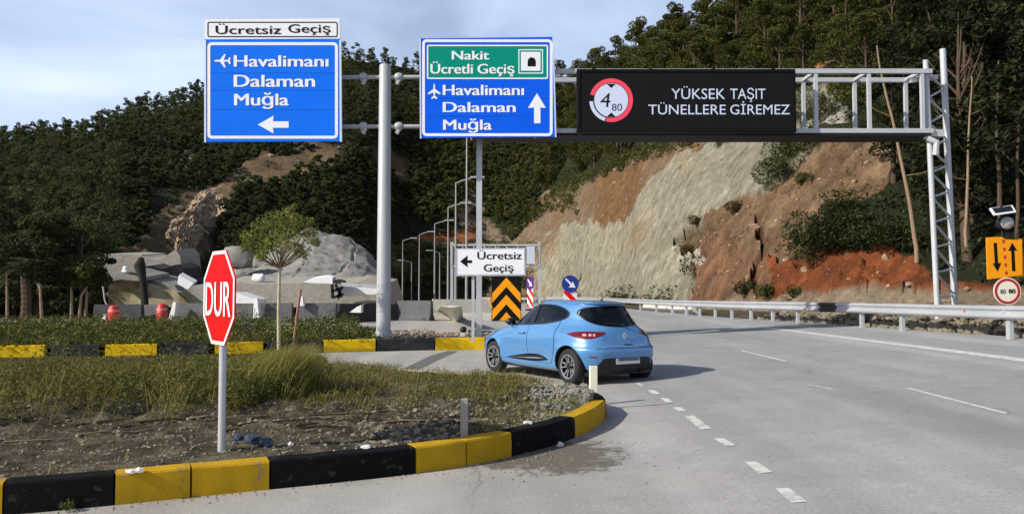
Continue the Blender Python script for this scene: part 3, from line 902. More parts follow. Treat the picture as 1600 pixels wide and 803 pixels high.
# roughness of the real ground
def fbm(p, o=4):
    a, s, f = 0, 1, 1
    for _ in range(o):
        a += s * noise.noise(p * f); s *= .5; f *= 2.1
    return a
ZONES = [  # photo outline, soil colour, roughness
    ('gravel', [(828, 470), (836, 400), (872, 358), (985, 335), (1000, 290), (1040, 250), (1090, 226), (1170, 212), (1262, 195), (1262, 240), (1225, 272), (1212, 306), (1130, 322), (1098, 345), (1066, 385), (1078, 410), (1080, 440), (1075, 470)], (.30, .272, .195)),
    ('tan', [(770, 470), (776, 402), (806, 362), (850, 310), (880, 288), (905, 283), (950, 268), (1003, 250), (1050, 226), (1092, 216), (1120, 214), (1060, 246), (1003, 290), (985, 336), (872, 358), (838, 402), (828, 470)], (.205, .15, .095)),
    ('scree', [(1090, 350), (1125, 318), (1200, 300), (1225, 268), (1265, 240), (1300, 222), (1345, 215), (1394, 216), (1402, 262), (1380, 305), (1340, 330), (1290, 335), (1270, 395), (1180, 410), (1100, 420), (1062, 400)], (.185, .115, .064)),
    ('orange', [(1070, 470), (1080, 440), (1082, 408), (1100, 368), (1118, 352), (1150, 385), (1190, 400), (1215, 425), (1200, 470)], (.235, .125, .066)),
    ('red', [(1195, 470), (1212, 425), (1190, 400), (1250, 408), (1300, 398), (1400, 394), (1452, 428), (1470, 445), (1540, 442), (1600, 455), (1450, 458), (1320, 462), (1200, 470)], (.24, .074, .028)),
    ('sand', [(1066, 472), (1200, 462), (1330, 458), (1450, 452), (1640, 448), (2000, 450), (2000, 520), (1066, 520)], (.27, .21, .14)),
    ('bare', [(205, 380), (240, 342), (290, 306), (345, 290), (385, 250), (440, 232), (520, 222), (560, 226), (520, 262), (440, 282), (375, 300), (345, 330), (325, 390), (290, 440), (150, 440), (160, 398)], (.15, .105, .062)),
    ('rockface', [(292, 330), (305, 305), (340, 300), (338, 330), (315, 342)], (.48, .36, .25)),
    ('rockface2', [(268, 262), (292, 240), (306, 228), (300, 250), (286, 272)], (.30, .23, .15)),
    ('patch', [(565, 240), (600, 228), (640, 262), (648, 292), (610, 285)], (.17, .115, .065)),
    ('patch2', [(700, 330), (740, 290), (752, 330), (770, 350), (790, 372), (735, 380)], (.22, .165, .115)),
    ('terrace', [(600, 396), (612, 382), (660, 376), (745, 360), (752, 374), (690, 384), (640, 390)], (.34, .12, .05)),
    ('ledge', [(590, 440), (600, 392), (690, 384), (760, 380), (800, 392), (800, 410), (640, 425)], (.20, .16, .10)),
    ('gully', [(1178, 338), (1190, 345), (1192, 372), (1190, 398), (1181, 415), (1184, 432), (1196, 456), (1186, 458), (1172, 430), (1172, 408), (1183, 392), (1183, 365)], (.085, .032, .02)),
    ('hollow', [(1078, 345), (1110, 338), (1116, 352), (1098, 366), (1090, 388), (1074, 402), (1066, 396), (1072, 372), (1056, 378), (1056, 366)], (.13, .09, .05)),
    ('pale', [(1052, 382), (1066, 374), (1070, 396), (1092, 392), (1100, 402), (1088, 416), (1066, 410)], (.45, .40, .32)),
    ('lens', [(930, 300), (955, 270), (1000, 256), (996, 290), (988, 335), (960, 356), (925, 356), (940, 330)], (.19, .105, .048)),
    ('saddle', [(1255, 110), (1275, 96), (1296, 98), (1300, 112)], (.38, .18, .09)),
    ('chalk', [(1245, 140), (1300, 150), (1332, 185), (1325, 208), (1245, 208)], (.40, .38, .30)),
]
def pip(x, y, poly):
    c = False; n = len(poly)
    for i in range(n):
        x1, y1 = poly[i]; x2, y2 = poly[(i + 1) % n]
        if (y1 > y) != (y2 > y) and x < (x2 - x1) * (y - y1) / (y2 - y1) + x1: c = not c
    return c
BB = [(min(p[0] for p in z[1]) - 12, max(p[0] for p in z[1]) + 12, min(p[1] for p in z[1]) - 12, max(p[1] for p in z[1]) + 12) for z in ZONES]
FLOOR = (.030, .033, .015)
ZBB = list(zip(ZONES, BB))[::-1]
zone = np.empty((len(cols), NV + 1), dtype=object)
colr = np.zeros((len(cols), NV + 1, 4)); colr[..., 3] = 1
for i in range(len(cols)):
    for k in range(NV + 1):
        x, y, z = pos[i, k]
        px, py = project((x, y, z))
        q = Vector((x, y, z))
        wx = px + 15 * fbm(q * .25, 5); wy = py + 12 * fbm(q * .25 + Vector((9, 3, 1)), 5)
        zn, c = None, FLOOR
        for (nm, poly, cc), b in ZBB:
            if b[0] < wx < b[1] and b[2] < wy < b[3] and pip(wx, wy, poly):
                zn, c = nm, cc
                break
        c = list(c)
        if zn in ('gravel',):
            m = .5 + .5 * fbm(Vector((x * .25, y * .07, z * .3)), 3)
            rust_and_shadow = smooth(.66, 1.0, .5 + .5 * fbm(Vector((x * .10 + 4, y * .04, z * .12)), 3))
            c = [c[j] * (.85 + .3 * m) * (1 - rust_and_shadow) + (.27, .19, .105)[j] * rust_and_shadow for j in range(3)]
        if zn == 'tan':
            m = smooth(.4, .7, .5 + .5 * fbm(q * .16, 3))
            c = [c[j] * (1 - m) + (.20, .122, .066)[j] * m for j in range(3)]
        if zn == 'scree':
            m = smooth(.45, .75, .5 + .5 * fbm(q * .3 + Vector((3, 3, 3)), 3))
            c = [c[j] * (1 - m) + (.27, .175, .10)[j] * m for j in range(3)]
        if zn in ('red', 'orange'):
            m = smooth(.4, .8, .5 + .5 * fbm(q * .5 + Vector((1, 7, 3)), 3))
            c = [c[j] * (1 - m) + c[j] * (.62, .66, .75)[j] * m for j in range(3)]
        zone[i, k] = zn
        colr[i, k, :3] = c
        e = min(1, k / 6) 
        if zn is None:
            d = 1.3 * fbm(q * .07, 3)
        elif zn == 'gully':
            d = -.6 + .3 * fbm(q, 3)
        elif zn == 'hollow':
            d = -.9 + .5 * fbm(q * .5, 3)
        elif zn in ('gravel', 'tan', 'chalk', 'lens', 'pale'):
            u = x * .62 + y * .25 - z * .60                     # gullies running down the cut
            d = .65 * fbm(Vector((u * .5, z * .06, y * .05)), 4) + .34 * fbm(Vector((u * 1.9, z * .25, y * .2)), 3) + .16 * abs(fbm(q * 1.3, 3)) + (.30 * abs(fbm(q * .8, 3)) if zn != 'gravel' or z > 9 else 0)
        elif zn == 'scree':
            d = .6 * fbm(q * .3, 4) + .40 * abs(fbm(q * 1.2, 3))
        elif zn in ('red', 'orange'):
            d = .7 * fbm(q * .45, 4) + .3 * abs(fbm(q * 1.4, 3))
        elif zn in ('bare', 'patch', 'patch2', 'rockface', 'rockface2', 'ledge', 'terrace'):
            d = 1.5 * fbm(q * .13, 4)
        else:
            d = .25 * fbm(q * .4, 3)
        pos[i, k, 2] += d * e
        pos[i, k, 1] -= d * e * .3
BACK = [(12, -6), (40, -22), (90, -50)]
rows = []
for i, px in enumerate(cols):
    r = [Vector((pos[i, 0, 0], pos[i, 0, 1] - 1.0, pos[i, 0, 2] - 1.2))] + [Vector(pos[i, k]) for k in range(NV + 1)]
    t = r[-1]; dr = Vector((t.x, t.y, 0)).normalized()
    for a, b in BACK: r.append(Vector((t.x, t.y, max(-1, t.z + b))) + dr * a)
    rows.append(r)
mb = MB(); mb.grid(rows)
hill = mb.build('hillside', MT['hill'], fixn=False, smooth_angle=32)
nn = len(rows[0])
ca = hill.data.color_attributes.new('soil', 'FLOAT_COLOR', 'POINT')
full = np.zeros((len(cols), nn, 4)); full[..., 3] = 1
full[:, 1:NV + 2] = colr; full[:, 0] = colr[:, 0]
for b in range(NV + 2, nn): full[:, b, :3] = FLOOR
ca.data.foreach_set('color', full.astype(np.float32).ravel())
tag(hill, kind='structure')
COLS = np.array(cols, dtype=float)
AREA = np.zeros((len(cols) - 1, NV))
for i in range(len(cols) - 1):
    a = pos[i, :-1]; b = pos[i + 1, :-1]; c = pos[i, 1:]
    AREA[i] = np.linalg.norm(np.cross(b - a, c - a), axis=1)
def hill_at(px, py):
    """point of the hillside seen at a photo position"""
    i = int(np.clip(np.searchsorted(COLS, px) - 1, 0, len(cols) - 2))
    f = (px - COLS[i]) / (COLS[i + 1] - COLS[i])
    best = None
    for k in range(NV + 1):
        p = pos[i, k] * (1 - f) + pos[i + 1, k] * f
        q = project(p)
        if best is None or abs(q[1] - py) < best[0]: best = (abs(q[1] - py), p)
    return Vector(best[1])

# ================================================================== SIGNS, MAST, GANTRY
SY = 22.25                       # plane of the two big direction boards
YM = 22.75                       # axis of the mast
# mast with its two pairs of arms
base = P(599, 524, YM); base.z = .26
t = thing('sign_mast', 'thick pale steel mast with two pairs of side arms standing on the median', 'sign mast', base)
mb = MB()
top = P(599, 103, YM)
mb.lathe([(.205, base.z), (.165, top.z), (.15, top.z + .02), (0.0, top.z + .025)], 28, Matrix.Translation((base.x, base.y, 0)))
mb.build('pole', MT['paint_pole'], t, smooth_angle=40)
mb = MB()
mb.box(base + Vector((0, 0, .03)), (.62, .62, .05))
for a in range(4):
    q = base + Vector((.24 * (1 if a % 2 else -1), .24 * (1 if a > 1 else -1), .05))
    mb.tube([q, q + Vector((0, 0, .09))], .025, 6)
    mb.prism([base + Vector((0, 0, .05)), base + Matrix.Rotation(a * math.pi / 2, 3, 'Z') @ Vector((.29, 0, .05)), base + Matrix.Rotation(a * math.pi / 2, 3, 'Z') @ Vector((.19, 0, .28))], Matrix.Rotation(a * math.pi / 2, 3, 'Z') @ Vector((0, .02, 0)))
mb.build('base_plate', MT['steel'], t, bevel=.004)
for py in (121, 198):
    for s in (-1, 1):
        mb = MB()
        z = P(599, py, YM).z
        xe = P(345 if s < 0 else 845, py, YM).x
        mb.tube([(base.x + s * .16, YM, z), (xe, YM, z)], .06, 10)
        mb.build('arm', MT['paint_pole'], t, smooth_angle=40)
        # flange joint between pole stub and arm
        mb = MB()
        c = Vector((P(568 if s < 0 else 623, py, YM).x, YM, z))
        mb.lathe([(.0, -.1), (.10, -.1), (.13, -.03), (.13, .03), (.10, .1), (0, .1)], 12, Matrix.Translation(c) @ Matrix.Rotation(R(90), 4, 'Y'))
        mb.box(c + Vector((s * -.02, -.02, -.14)), (.09, .12, .16), rot=Matrix.Rotation(R(25), 3, 'Y'))
        mb.build('arm_clamp', MT['paint_pole'], t, smooth_angle=40)

def plane_icon(mb, cx, cy, s, ang, Y):
    """little aircraft symbol, nose along +x before turning"""
    half = [(1.0, 0), (.92, .07), (.78, .1), (.30, .11), (-.22, .80), (-.42, .80), (-.16, .11), (-.62, .09), (-.84, .40), (-1.0, .40), (-.90, 0)]
    pts = half + [(x, -y) for x, y in half[-2:0:-1]]
    ca, sa = math.cos(R(ang)), math.sin(R(ang))
    mb.prism([P(cx + s * (x * ca - y * sa), cy - s * (x * sa + y * ca), Y) for x, y in pts], (0, .004, 0))

def seams(root, x0, x1, ys_, Y, material):
    for y in ys_:
        mb = MB(); plate(mb, [(x0, y - .3), (x1, y - .3), (x1, y + .3), (x0, y + .3)], Y - .0025, .0015); mb.build('panel_seam', material, root)
# left board
def board_struts(root, x0, x1, ys_):
    for x in (x0, x1):
        mb = MB()
        for py in ys_:
            c = P(x, py, YM)
            mb.box((c.x, (SY + .06 + YM - .05) / 2, c.z), (.07, YM - .05 - SY - .06, .1))
        mb.bar((P(x, 70, YM).x, SY + .09, P(x, 215, SY).z), (P(x, 70, YM).x, SY + .09, P(x, 66, SY).z), .06, .05)
        mb.build('mounting_rail', MT['steel'], root)

Y0 = SY
org = P(426, 222, Y0)
sg = thing('direction_sign', 'blue direction board with a white strip on top and an arrow pointing left', 'road sign', org, group='blue direction boards on the mast')
mb = MB(); plate(mb, [(320, 62), (531, 62), (533, 221), (320, 222)], Y0, .055); mb.build('panel', [MT['blue_sheet']], sg, bevel=.004)
for q in ([(319, 63.5), (322, 63.5), (322, 222.5), (319, 222.5)], [(530, 63.5), (533, 63.5), (534, 221.5), (531, 221.5)]):
    mb = MB(); plate(mb, q, Y0 - .012, .075); mb.build('edge_trim', MT['sign_back'], sg)
mb = MB(); border(mb, 324, 66.5, 528, 217, 4.6, 7, Y0 - .007, .004); mb.build('border', MT['white_sheet'], sg)
mb = MB(); plate(mb, [(320, 31), (531, 29), (531.5, 61), (320, 62)], Y0, .055); hp = mb.build('header_panel', MT['white_sheet'], sg, bevel=.004)
mb = MB(); border(mb, 324, 34.5, 527.5, 58.5, 1.6, 3, Y0 - .006, .003); mb.build('header_border', MT['black_sheet'], hp)
words([('Ücretsiz', 337, 439, 53.5, 40.5), ('Geçiş', 450.5, 516, 51.5, 38.5)], MT['black_sheet'], hp, plane_map(Y0 - .008), .02)
words([('Havalimanı', 366, 512.5, 104.5, 87), ('Dalaman', 366, 491.5, 136, 117.5), ('Muğla', 366.5, 450.5, 165, 147)], MT['white_sheet'], sg, plane_map(Y0 - .008), .045)
mb = MB(); mb.prism([P(x, y, Y0 - .008) for x, y in [(403, 195), (427.5, 181), (426.5, 190), (451, 190), (451, 200), (426.5, 200), (427.5, 209)]], (0, .004, 0)); mb.build('arrow_symbol', MT['white_sheet'], sg)
mb = MB(); plane_icon(mb, 347.5, 95.5, 13, 180, Y0 - .008); mb.build('plane_symbol', MT['white_sheet'], sg)
board_struts(sg, 352, 500, (121, 198))

MT['seam'] = mat('dark_blue_panel_joint', (.004, .07, .38), .6, 0, .2, 4, spec=.1)
seams(sg, 329.5, 523.5, (114.5, 141, 172), Y0, MT['seam'])
# right board
sg = thing('direction_sign', 'blue direction board with a green upper field and an arrow pointing up', 'road sign', P(760, 216, Y0), group='blue direction boards on the mast')
mb = MB(); plate(mb, [(656, 60.5), (864, 58), (868, 214), (657, 216)], Y0, .055); mb.build('panel', MT['blue_deep'], sg, bevel=.004)
for q in ([(655.2, 61), (657.5, 61), (658.5, 216.5), (656.2, 216.5)], [(863, 58.5), (865.2, 58.5), (869.5, 214.5), (867.3, 214.5)]):
    mb = MB(); plate(mb, q, Y0 - .012, .075); mb.build('edge_trim', MT['sign_back'], sg)
mb = MB(); border(mb, 659.5, 62, 863.5, 213, 4.4, 7, Y0 - .007, .004); mb.build('border', MT['white_sheet'], sg)
mb = MB(); plate(mb, rrect(667, 71, 856, 123, 1.5, 3), Y0 - .006, .004); gp = mb.build('green_field', MT['green_sheet'], sg)
mb = MB(); border(mb, 667, 70.5, 856.5, 124, 2.2, 2.5, Y0 - .011, .004); mb.build('field_border', MT['white_sheet'], gp)
words([('Nakit', 706.5, 764, 93.5, 80), ('Ücretli', 673, 738.5, 115.5, 100.5), ('Geçiş', 746.5, 803.5, 115.5, 100.5)], MT['white_sheet'], gp, plane_map(Y0 - .012), .045)
mb = MB(); border(mb, 810, 77.5, 848.5, 115.5, 1.6, 1, Y0 - .011, .004); plate(mb, [(814, 81.5), (844.5, 81.5), (844.5, 111), (814, 111)], Y0 - .012, .004); tp = mb.build('tunnel_plaque', MT['white_sheet'], gp)
mb = MB(); arch = [(824.5, 104)] + [(830.7 + 6.3 * math.cos(R(a)), 96.5 - 6.5 * math.sin(R(a))) for a in range(180, -1, -15)] + [(837, 104)]
mb.prism([P(x, y, Y0 - .018) for x, y in arch], (0, .004, 0)); mb.build('tunnel_symbol', MT['black_sheet'], gp)
words([('Havalimanı', 692.5, 818, 149, 133), ('Dalaman', 692.5, 805, 175.5, 160), ('Muğla', 693, 768, 203, 187.5)], MT['white_sheet'], sg, plane_map(Y0 - .008), .045)
mb = MB(); mb.prism([P(x, y, Y0 - .008) for x, y in [(839, 146), (853, 169), (844.5, 168.5), (844.5, 193), (834.5, 193), (834.5, 168.5), (825, 169)]], (0, .004, 0)); mb.build('arrow_symbol', MT['white_sheet'], sg)
mb = MB(); plane_icon(mb, 678.5, 143, 12, 90, Y0 - .008); mb.build('plane_symbol', MT['white_sheet'], sg)
board_struts(sg, 690, 835, (121, 198))

seams(sg, 665, 859, (153.5, 181.5), Y0, MT['seam'])
# gantry: box truss between a leg on the median and a lattice leg behind the guardrail
GY = 22.6; GB = 23.55
lb = P(748.5, 530, 23.1); lb.z = .24
rb = P(1475, 521, 23.1); rb.z = H(rb.x, 0) - .05
gz_top, gz_bot = P(1243, 112, GY).z, P(1243, 205, GY).z
t = thing('sign_gantry', 'white steel box truss gantry spanning the road with a lattice leg on the right', 'gantry', (lb.x, lb.y, 0))
xl, xr = P(742, 112, GY).x, P(1446, 112, GY).x
mb = MB()
mb.box((lb.x, 23.1, (lb.z + gz_bot) / 2), (.16, .16, gz_bot - lb.z)); mb.box((lb.x, 23.1, lb.z + .03), (.5, .5, .06))
mb.build('left_leg', MT['gantry'], t, bevel=.004)
def leg_tube(x0, z0, x1, z1, y, w):
    m_ = MB(); m_.bar((x0, y, z0), (x1, y, z1), w, w, up=(0, 1, 0)); return m_
ra = P(1457, 93, GY + .1); rbx = P(1474, 520, GY + .1).x
m_ = MB(); m_.tube([(P(1469, 515, GY).x, GY + .1, rb.z), (P(1449, 93, GY).x, GY + .1, P(1449, 93, GY).z)], .075, 14)
m_.build('leg_chord', MT['gantry'], t, smooth_angle=40)
m_ = MB(); m_.tube([(P(1485, 520, GB).x, GB - .3, rb.z), (P(1464.5, 82, GB).x, GB - .3, P(1464, 82, GB).z)], .088, 14)
m_.build('leg_chord', MT['gantry'], t, smooth_angle=40)
mb = MB()
A0 = Vector((P(1469, 515, GY).x, GY + .1, rb.z)); A1 = Vector((P(1449, 93, GY).x, GY + .1, P(1449, 93, GY).z))
B0 = Vector((P(1485, 520, GB).x, GB - .3, rb.z)); B1 = Vector((P(1464.5, 82, GB).x, GB - .3, P(1464, 82, GB).z))
nb = 10
for i in range(nb):
    f0, f1 = .03 + i / nb * .92, .03 + (i + 1) / nb * .92
    mb.tube([A0.lerp(A1, f1), B0.lerp(B1, f0)], .034, 6)
    mb.tube([A0.lerp(A1, f0), B0.lerp(B1, f0)], .032, 6)
mb.build('leg_lacing', MT['gantry'], t, smooth_angle=40)
mb = MB(); mb.box(((A0.x + B0.x) / 2, 23.0, rb.z + .05), (.9, 1.1, .3)); mb.build('footing', MT['concrete'], t, bevel=.01)
for nm, y, z in (('front_top_chord', GY, gz_top), ('rear_top_chord', GB, gz_top), ('front_bottom_chord', GY, gz_bot), ('rear_bottom_chord', GB, gz_bot)):
    mb = MB(); mb.box(((xl + xr) / 2, y, z), (xr - xl + .35, .13, .13)); mb.build(nm, MT['gantry'], t, bevel=.006)
# walkway plate between the bottom chords
mb = MB(); mb.box(((xl + xr) / 2, (GY + GB) / 2, gz_bot - .11), (xr - xl + .2, GB - GY + .1, .05)); mb.build('walkway', MT['dark_steel'], t)
n = 11
for i in range(n + 1):
    x = P(1440, 112, GY).x - i * 1.517
    if x < xl: break
    mb = MB()
    for y in (GY, GB): mb.box((x, y, (gz_top + gz_bot) / 2), (.10, .10, gz_top - gz_bot - .13))
    for z in (gz_top, gz_bot): mb.box((x, (GY + GB) / 2, z), (.085, GB - GY - .13, .085))
    mb.build('frame_post', MT['gantry'], t, bevel=.004)
mb = MB(); mb.bar(A0.lerp(A1, .94) + Vector((-.5, 0, -.12)), A0.lerp(A1, .94) + Vector((.45, .3, .05)), .14); mb.build('leg_bracket', MT['gantry'], t); mb = MB()
mb.bar((xr, GY + .1, gz_bot - .05), (xr + .5, GY + .1, gz_bot - .05), .2); mb.build('leg_bracket', MT['gantry'], t); mb = MB(); mb.bar((xr - .1, GB, gz_top), (xr + .55, GB - .3, gz_top), .14); mb.build('leg_bracket', MT['gantry'], t); mb = MB()
mb.bar((xr - .1, GB, gz_bot), (xr + .62, GB - .3, gz_bot), .14); mb.build('leg_bracket', MT['gantry'], t); mb = MB()
mb.tube([A0.lerp(A1, .70) + Vector((-.1, -.08, .05)), A0.lerp(A1, .70) + Vector((.12, -.16, -.08)), A0.lerp(A1, .67) + Vector((.1, -.12, -.2))], .09, 8)
mb.build('leg_bracket', MT['gantry'], t)

# electronic display
VY = 22.15
t = thing('electronic_display', 'wide black electronic message board hanging on the gantry above the road', 'message board', P(1072, 207, VY))
mb = MB(); c0, c1 = P(902, 206.5, VY), P(1243, 108, VY)
mb.box(((c0.x + c1.x) / 2, VY + .16, (c0.z + c1.z) / 2), (c1.x - c0.x, .32, c1.z - c0.z)); mb.build('housing', MT['vms_case'], t, bevel=.012)
mb = MB(); border(mb, 903, 109, 1242, 205.5, 3.5, 1.5, VY - .035, .05); mb.build('frame', MT['vms_case'], t)
mb = MB(); plate(mb, [(906.8, 112.8), (1238.2, 112.8), (1238.2, 201.7), (906.8, 201.7)], VY - .012, .008); mb.build('screen', MT['vms_face'], t)
circ = lambda cx, cy, rx, ry, a0=0, a1=360, n=40: [(cx + rx * math.cos(R(a0 + (a1 - a0) * i / n)), cy - ry * math.sin(R(a0 + (a1 - a0) * i / n))) for i in range(n + 1)]
def arc_ring(mb, cx, cy, r0, r1, a0, a1, Y, th=.004, n=40, m=0):
    o_, i_ = circ(cx, cy, r1, r1, a0, a1, n), circ(cx, cy, r0, r0, a0, a1, n)
    mb.grid([[P(x, y, Y) for x, y in o_], [P(x, y, Y) for x, y in i_]], m)
mb = MB(); arc_ring(mb, 955, 157, 27.5, 34, -105, 165, VY - .018); mb.build('red_ring', MT['led_red'], t, fixn=False)
mb = MB(); arc_ring(mb, 955, 157, 28.5, 34, 183, 252, VY - .018)
mb.add([P(x, y, VY - .017) for x, y in circ(955, 157, 26.5, 26.5)[:-1]], [tuple(range(40))]); mb.build('white_disc', MT['led_white'], t, fixn=False)
mb = MB()
for q in ([(948, 131.5), (962, 131.5), (955, 138)], [(948, 183), (962, 183), (955, 176)]): mb.add([P(x, y, VY - .021) for x, y in q], [(0, 1, 2)])
put_text(mb, '4', 938, 953.5, 167.5, 146, lambda a, b: P(a + (160 - b) * .12, b, VY - .021), .0); put_text(mb, '80', 956, 972, 173.5, 162.5, lambda a, b: P(a, b, VY - .021), .0)
mb.build('digits', MT['black_sheet'], t, fixn=False)
words([('YÜKSEK', 1049, 1133, 155, 139), ('TAŞIT', 1141, 1196, 155, 139), ('TÜNELLERE', 1013, 1134, 179, 164), ('GİREMEZ', 1141, 1234, 179, 164)], MT['led_white'], t, plane_map(VY - .018), .0)
mb = MB()
for x in (930, 1020, 1120, 1215):
    c = P(x, 160, VY); mb.box((c.x, VY + .39, (gz_top + gz_bot) / 2), (.1, .16, gz_top - gz_bot + .1))
mb.build('hanger', MT['dark_steel'], t)

# stop sign
sp = P(346, 703, 7.0); sp = G(346, 703, KH); sp.z = KH - .03
t = thing('stop_sign', 'red octagonal stop sign turned sideways on a grey post in the near island', 'road sign', sp)
mb = MB(); D = sp.y
mb.tube([(sp.x, sp.y, KH - .1), (sp.x, sp.y, P(343, 400, D).z)], .032, 16); mb.build('post', MT['steel'], t, smooth_angle=40)
cz = (P(343, 392, D).z + P(343, 538, D).z) / 2; hh = (P(343, 392, D).z - P(343, 538, D).z) / 2
yaw = R(-142)
nrm = Vector((math.cos(yaw), math.sin(yaw), 0)); rgt = Vector((-nrm.y, nrm.x, 0))
cc = Vector((sp.x, sp.y, cz)) + nrm * .045
oct_ = [(math.cos(R(22.5 + 45 * i)) / math.cos(R(22.5)), math.sin(R(22.5 + 45 * i)) / math.cos(R(22.5))) for i in range(8)]
def om(a, b, d=0): return cc + rgt * (a * hh) + Vector((0, 0, b * hh)) + nrm * d
mb = MB(); mb.prism([om(a, b, .0) for a, b in oct_], nrm * -.012); mb.build('panel', MT['red_sheet'], t)
mb = MB(); mb.ring([om(a * .995, b * .995, .004) for a, b in oct_], [om(a * .925, b * .925, .004) for a, b in oct_], nrm * -.003); mb.build('border', MT['white_sheet'], t)
mb = MB(); put_text(mb, 'DUR', -.82, .80, -.39, .33, lambda a, b: om(a, b, .006), .028); mb.build('lettering', MT['white_sheet'], t, fixn=False)
mb = MB()
for b in (-.45, .45): mb.box(om(0, b, -.03), (.10, .05, .05), rz=yaw + math.pi / 2)
mb.build('clamp', MT['steel'], t)

# white board at the median nose and chevron board
WY = 22.0
bp = P(739, 527, WY + .09); bp.z = .24
t = thing('free_passage_sign', 'small white board with black lettering and a left arrow on a steel post', 'road sign', bp)
mb = MB(); mb.box((bp.x, WY + .1, (bp.z + P(739, 392, WY).z) / 2), (.08, .05, P(739, 392, WY).z - bp.z)); mb.build('post', MT['steel'], t)
mb = MB(); plate(mb, [(713, 388), (821, 387), (821.5, 431), (713, 431.5)], WY, .05); mb.build('frame', MT['steel'], t, bevel=.004)
mb = MB(); plate(mb, [(715.5, 390.3), (819, 389.3), (819.3, 428.7), (715.5, 429.2)], WY - .005, .004); mb.build('panel', MT['white_sheet'], t)
words([('Ücretsiz', 746, 815, 405, 393.5), ('Geçiş', 756, 802, 424, 413)], MT['black_sheet'], t, plane_map(WY - .009), .03)
mb = MB(); mb.prism([P(x, y, WY - .009) for x, y in [(718.5, 408.5), (731, 399), (730, 406.5), (737.5, 406.5), (737.5, 411), (730, 411), (731, 418)]], (0, .003, 0)); mb.build('arrow_symbol', MT['black_sheet'], t)

CY = 21.7
bp = P(791, 534, CY + .08); bp.z = .24
t = thing('chevron_board', 'black and orange chevron board on a post at the end of the median', 'hazard board', bp)
mb = MB(); mb.box((bp.x, CY + .07, (bp.z + P(791, 440, CY).z) / 2), (.07, .05, P(791, 440, CY).z - bp.z)); mb.build('post', MT['steel'], t)
mb = MB(); plate(mb, rrect(768, 432, 814.5, 501.5, 1.5, 3), CY, .035); mb.build('panel', MT['black_sheet'], t, bevel=.003)
mb = MB()
x0, x1, xm = 769, 813.5, 791.2
for ya in (433.5, 460.5):
    mb.prism([P(x, y, CY - .006) for x, y in [(xm, ya), (x1, ya + 25), (x1, ya + 39.5), (xm, ya + 14.5), (x0, ya + 39.5), (x0, ya + 25)]], (0, .004, 0))
mb.prism([P(x, y, CY - .006) for x, y in [(xm, 487.5), (802.5, 500.5), (780, 500.5)]], (0, .004, 0))
mb.build('chevrons', MT['orange_sheet'], t)
mb = MB(); q = P(765, 468, CY); mb.tube([q + Vector((.12, .05, .1)), q + Vector((-.02, .0, .0)), q + Vector((.06, -.02, -.2)), q + Vector((.14, .04, -.3))], .02, 6); mb.build('wire_loop', MT['orange_sheet'], t)

# keep-right hazard boards
def hazard(px, py_top, py_bot, bx0, bx1, Y, yaw, disc_mat, label, arrow=True):
    c = P(px, py_top, Y); g = Vector((c.x, Y, H(c.x, Y)))
    t = thing('hazard_board', label, 'hazard board', g, group='keep right boards with red and white stripes')
    rr = (P(px, py_top, Y).z - P(px, py_bot, Y).z) / 2; cz = (P(px, py_top, Y).z + P(px, py_bot, Y).z) / 2
    M = Matrix.Translation(Vector((c.x, Y, 0))) @ Matrix.Rotation(yaw, 4, 'Z')
    def q(a, d, z): return M @ Vector((a, d, z))
    mb = MB(); n = 28
    mb.prism([q(rr * math.cos(2 * math.pi * i / n), -.08, cz + rr * math.sin(2 * math.pi * i / n)) for i in range(n)], M.to_3x3() @ Vector((0, .03, 0))); mb.build('disc', disc_mat, t)
    if arrow:
        mb = MB(); ar = [(-.62, .52), (-.50, .66), (.18, .04), (.28, .30), (.62, -.42), (-.20, -.40), (.02, -.14)]
        mb.add([q(a * rr, -.086, cz + b * rr) for a, b in ar], [tuple(range(7))]); mb.build('arrow_symbol', MT['white_sheet'], t, fixn=False)
    zt = cz - rr * .75; hw = rr * .78; zb = g.z + .25
    mb = MB(); mb.prism([q(-hw, -.05, zb), q(hw, -.05, zb), q(hw, -.05, zt), q(-hw, -.05, zt)], M.to_3x3() @ Vector((0, .03, 0))); mb.build('striped_panel', MT['white_sheet'], t)
    mb = MB(); st = hw * .95; z = zb - 2 * hw
    while z < zt + .1:
        poly = []
        for a, b in ((-hw, z + 2 * hw), (hw, z), (hw, z + st), (-hw, z + st + 2 * hw)): poly.append((a, b))
        # clip to the panel height
        def clip(poly, lim, sgn):
            o_ = []
            for (a, b), (c_, d) in zip(poly, poly[1:] + poly[:1]):
                ia, ic = sgn * (lim - b) >= 0, sgn * (lim - d) >= 0
                if ia: o_.append((a, b))
                if ia != ic:
                    k = (lim - b) / (d - b); o_.append((a + (c_ - a) * k, lim))
            return o_
        poly = clip(clip(poly, zt - .01, 1), zb + .01, -1) if poly else []
        if len(poly) > 2: mb.add([q(a, -.056, b) for a, b in poly], [tuple(range(len(poly)))])
        z += 2 * st
    mb.build('red_stripes', MT['red_sheet'], t, fixn=False)
    mb = MB(); mb.tube([q(0, 0, g.z), q(0, 0, cz)], .035, 8); mb.box(q(0, 0, g.z + .07), (.8, .5, .13), rz=yaw); mb.build('stand', MT['dark_steel'], t)
hazard(890.5, 430, 457, 0, 0, 38, R(8), MT['navy_sheet'], 'blue keep right disc above a red and white striped board behind the blue car')
hazard(829, 432, 453, 0, 0, 66, R(-58), MT['purple_sheet'], 'violet disc turned sideways above a red and white striped board beside the chevron board')

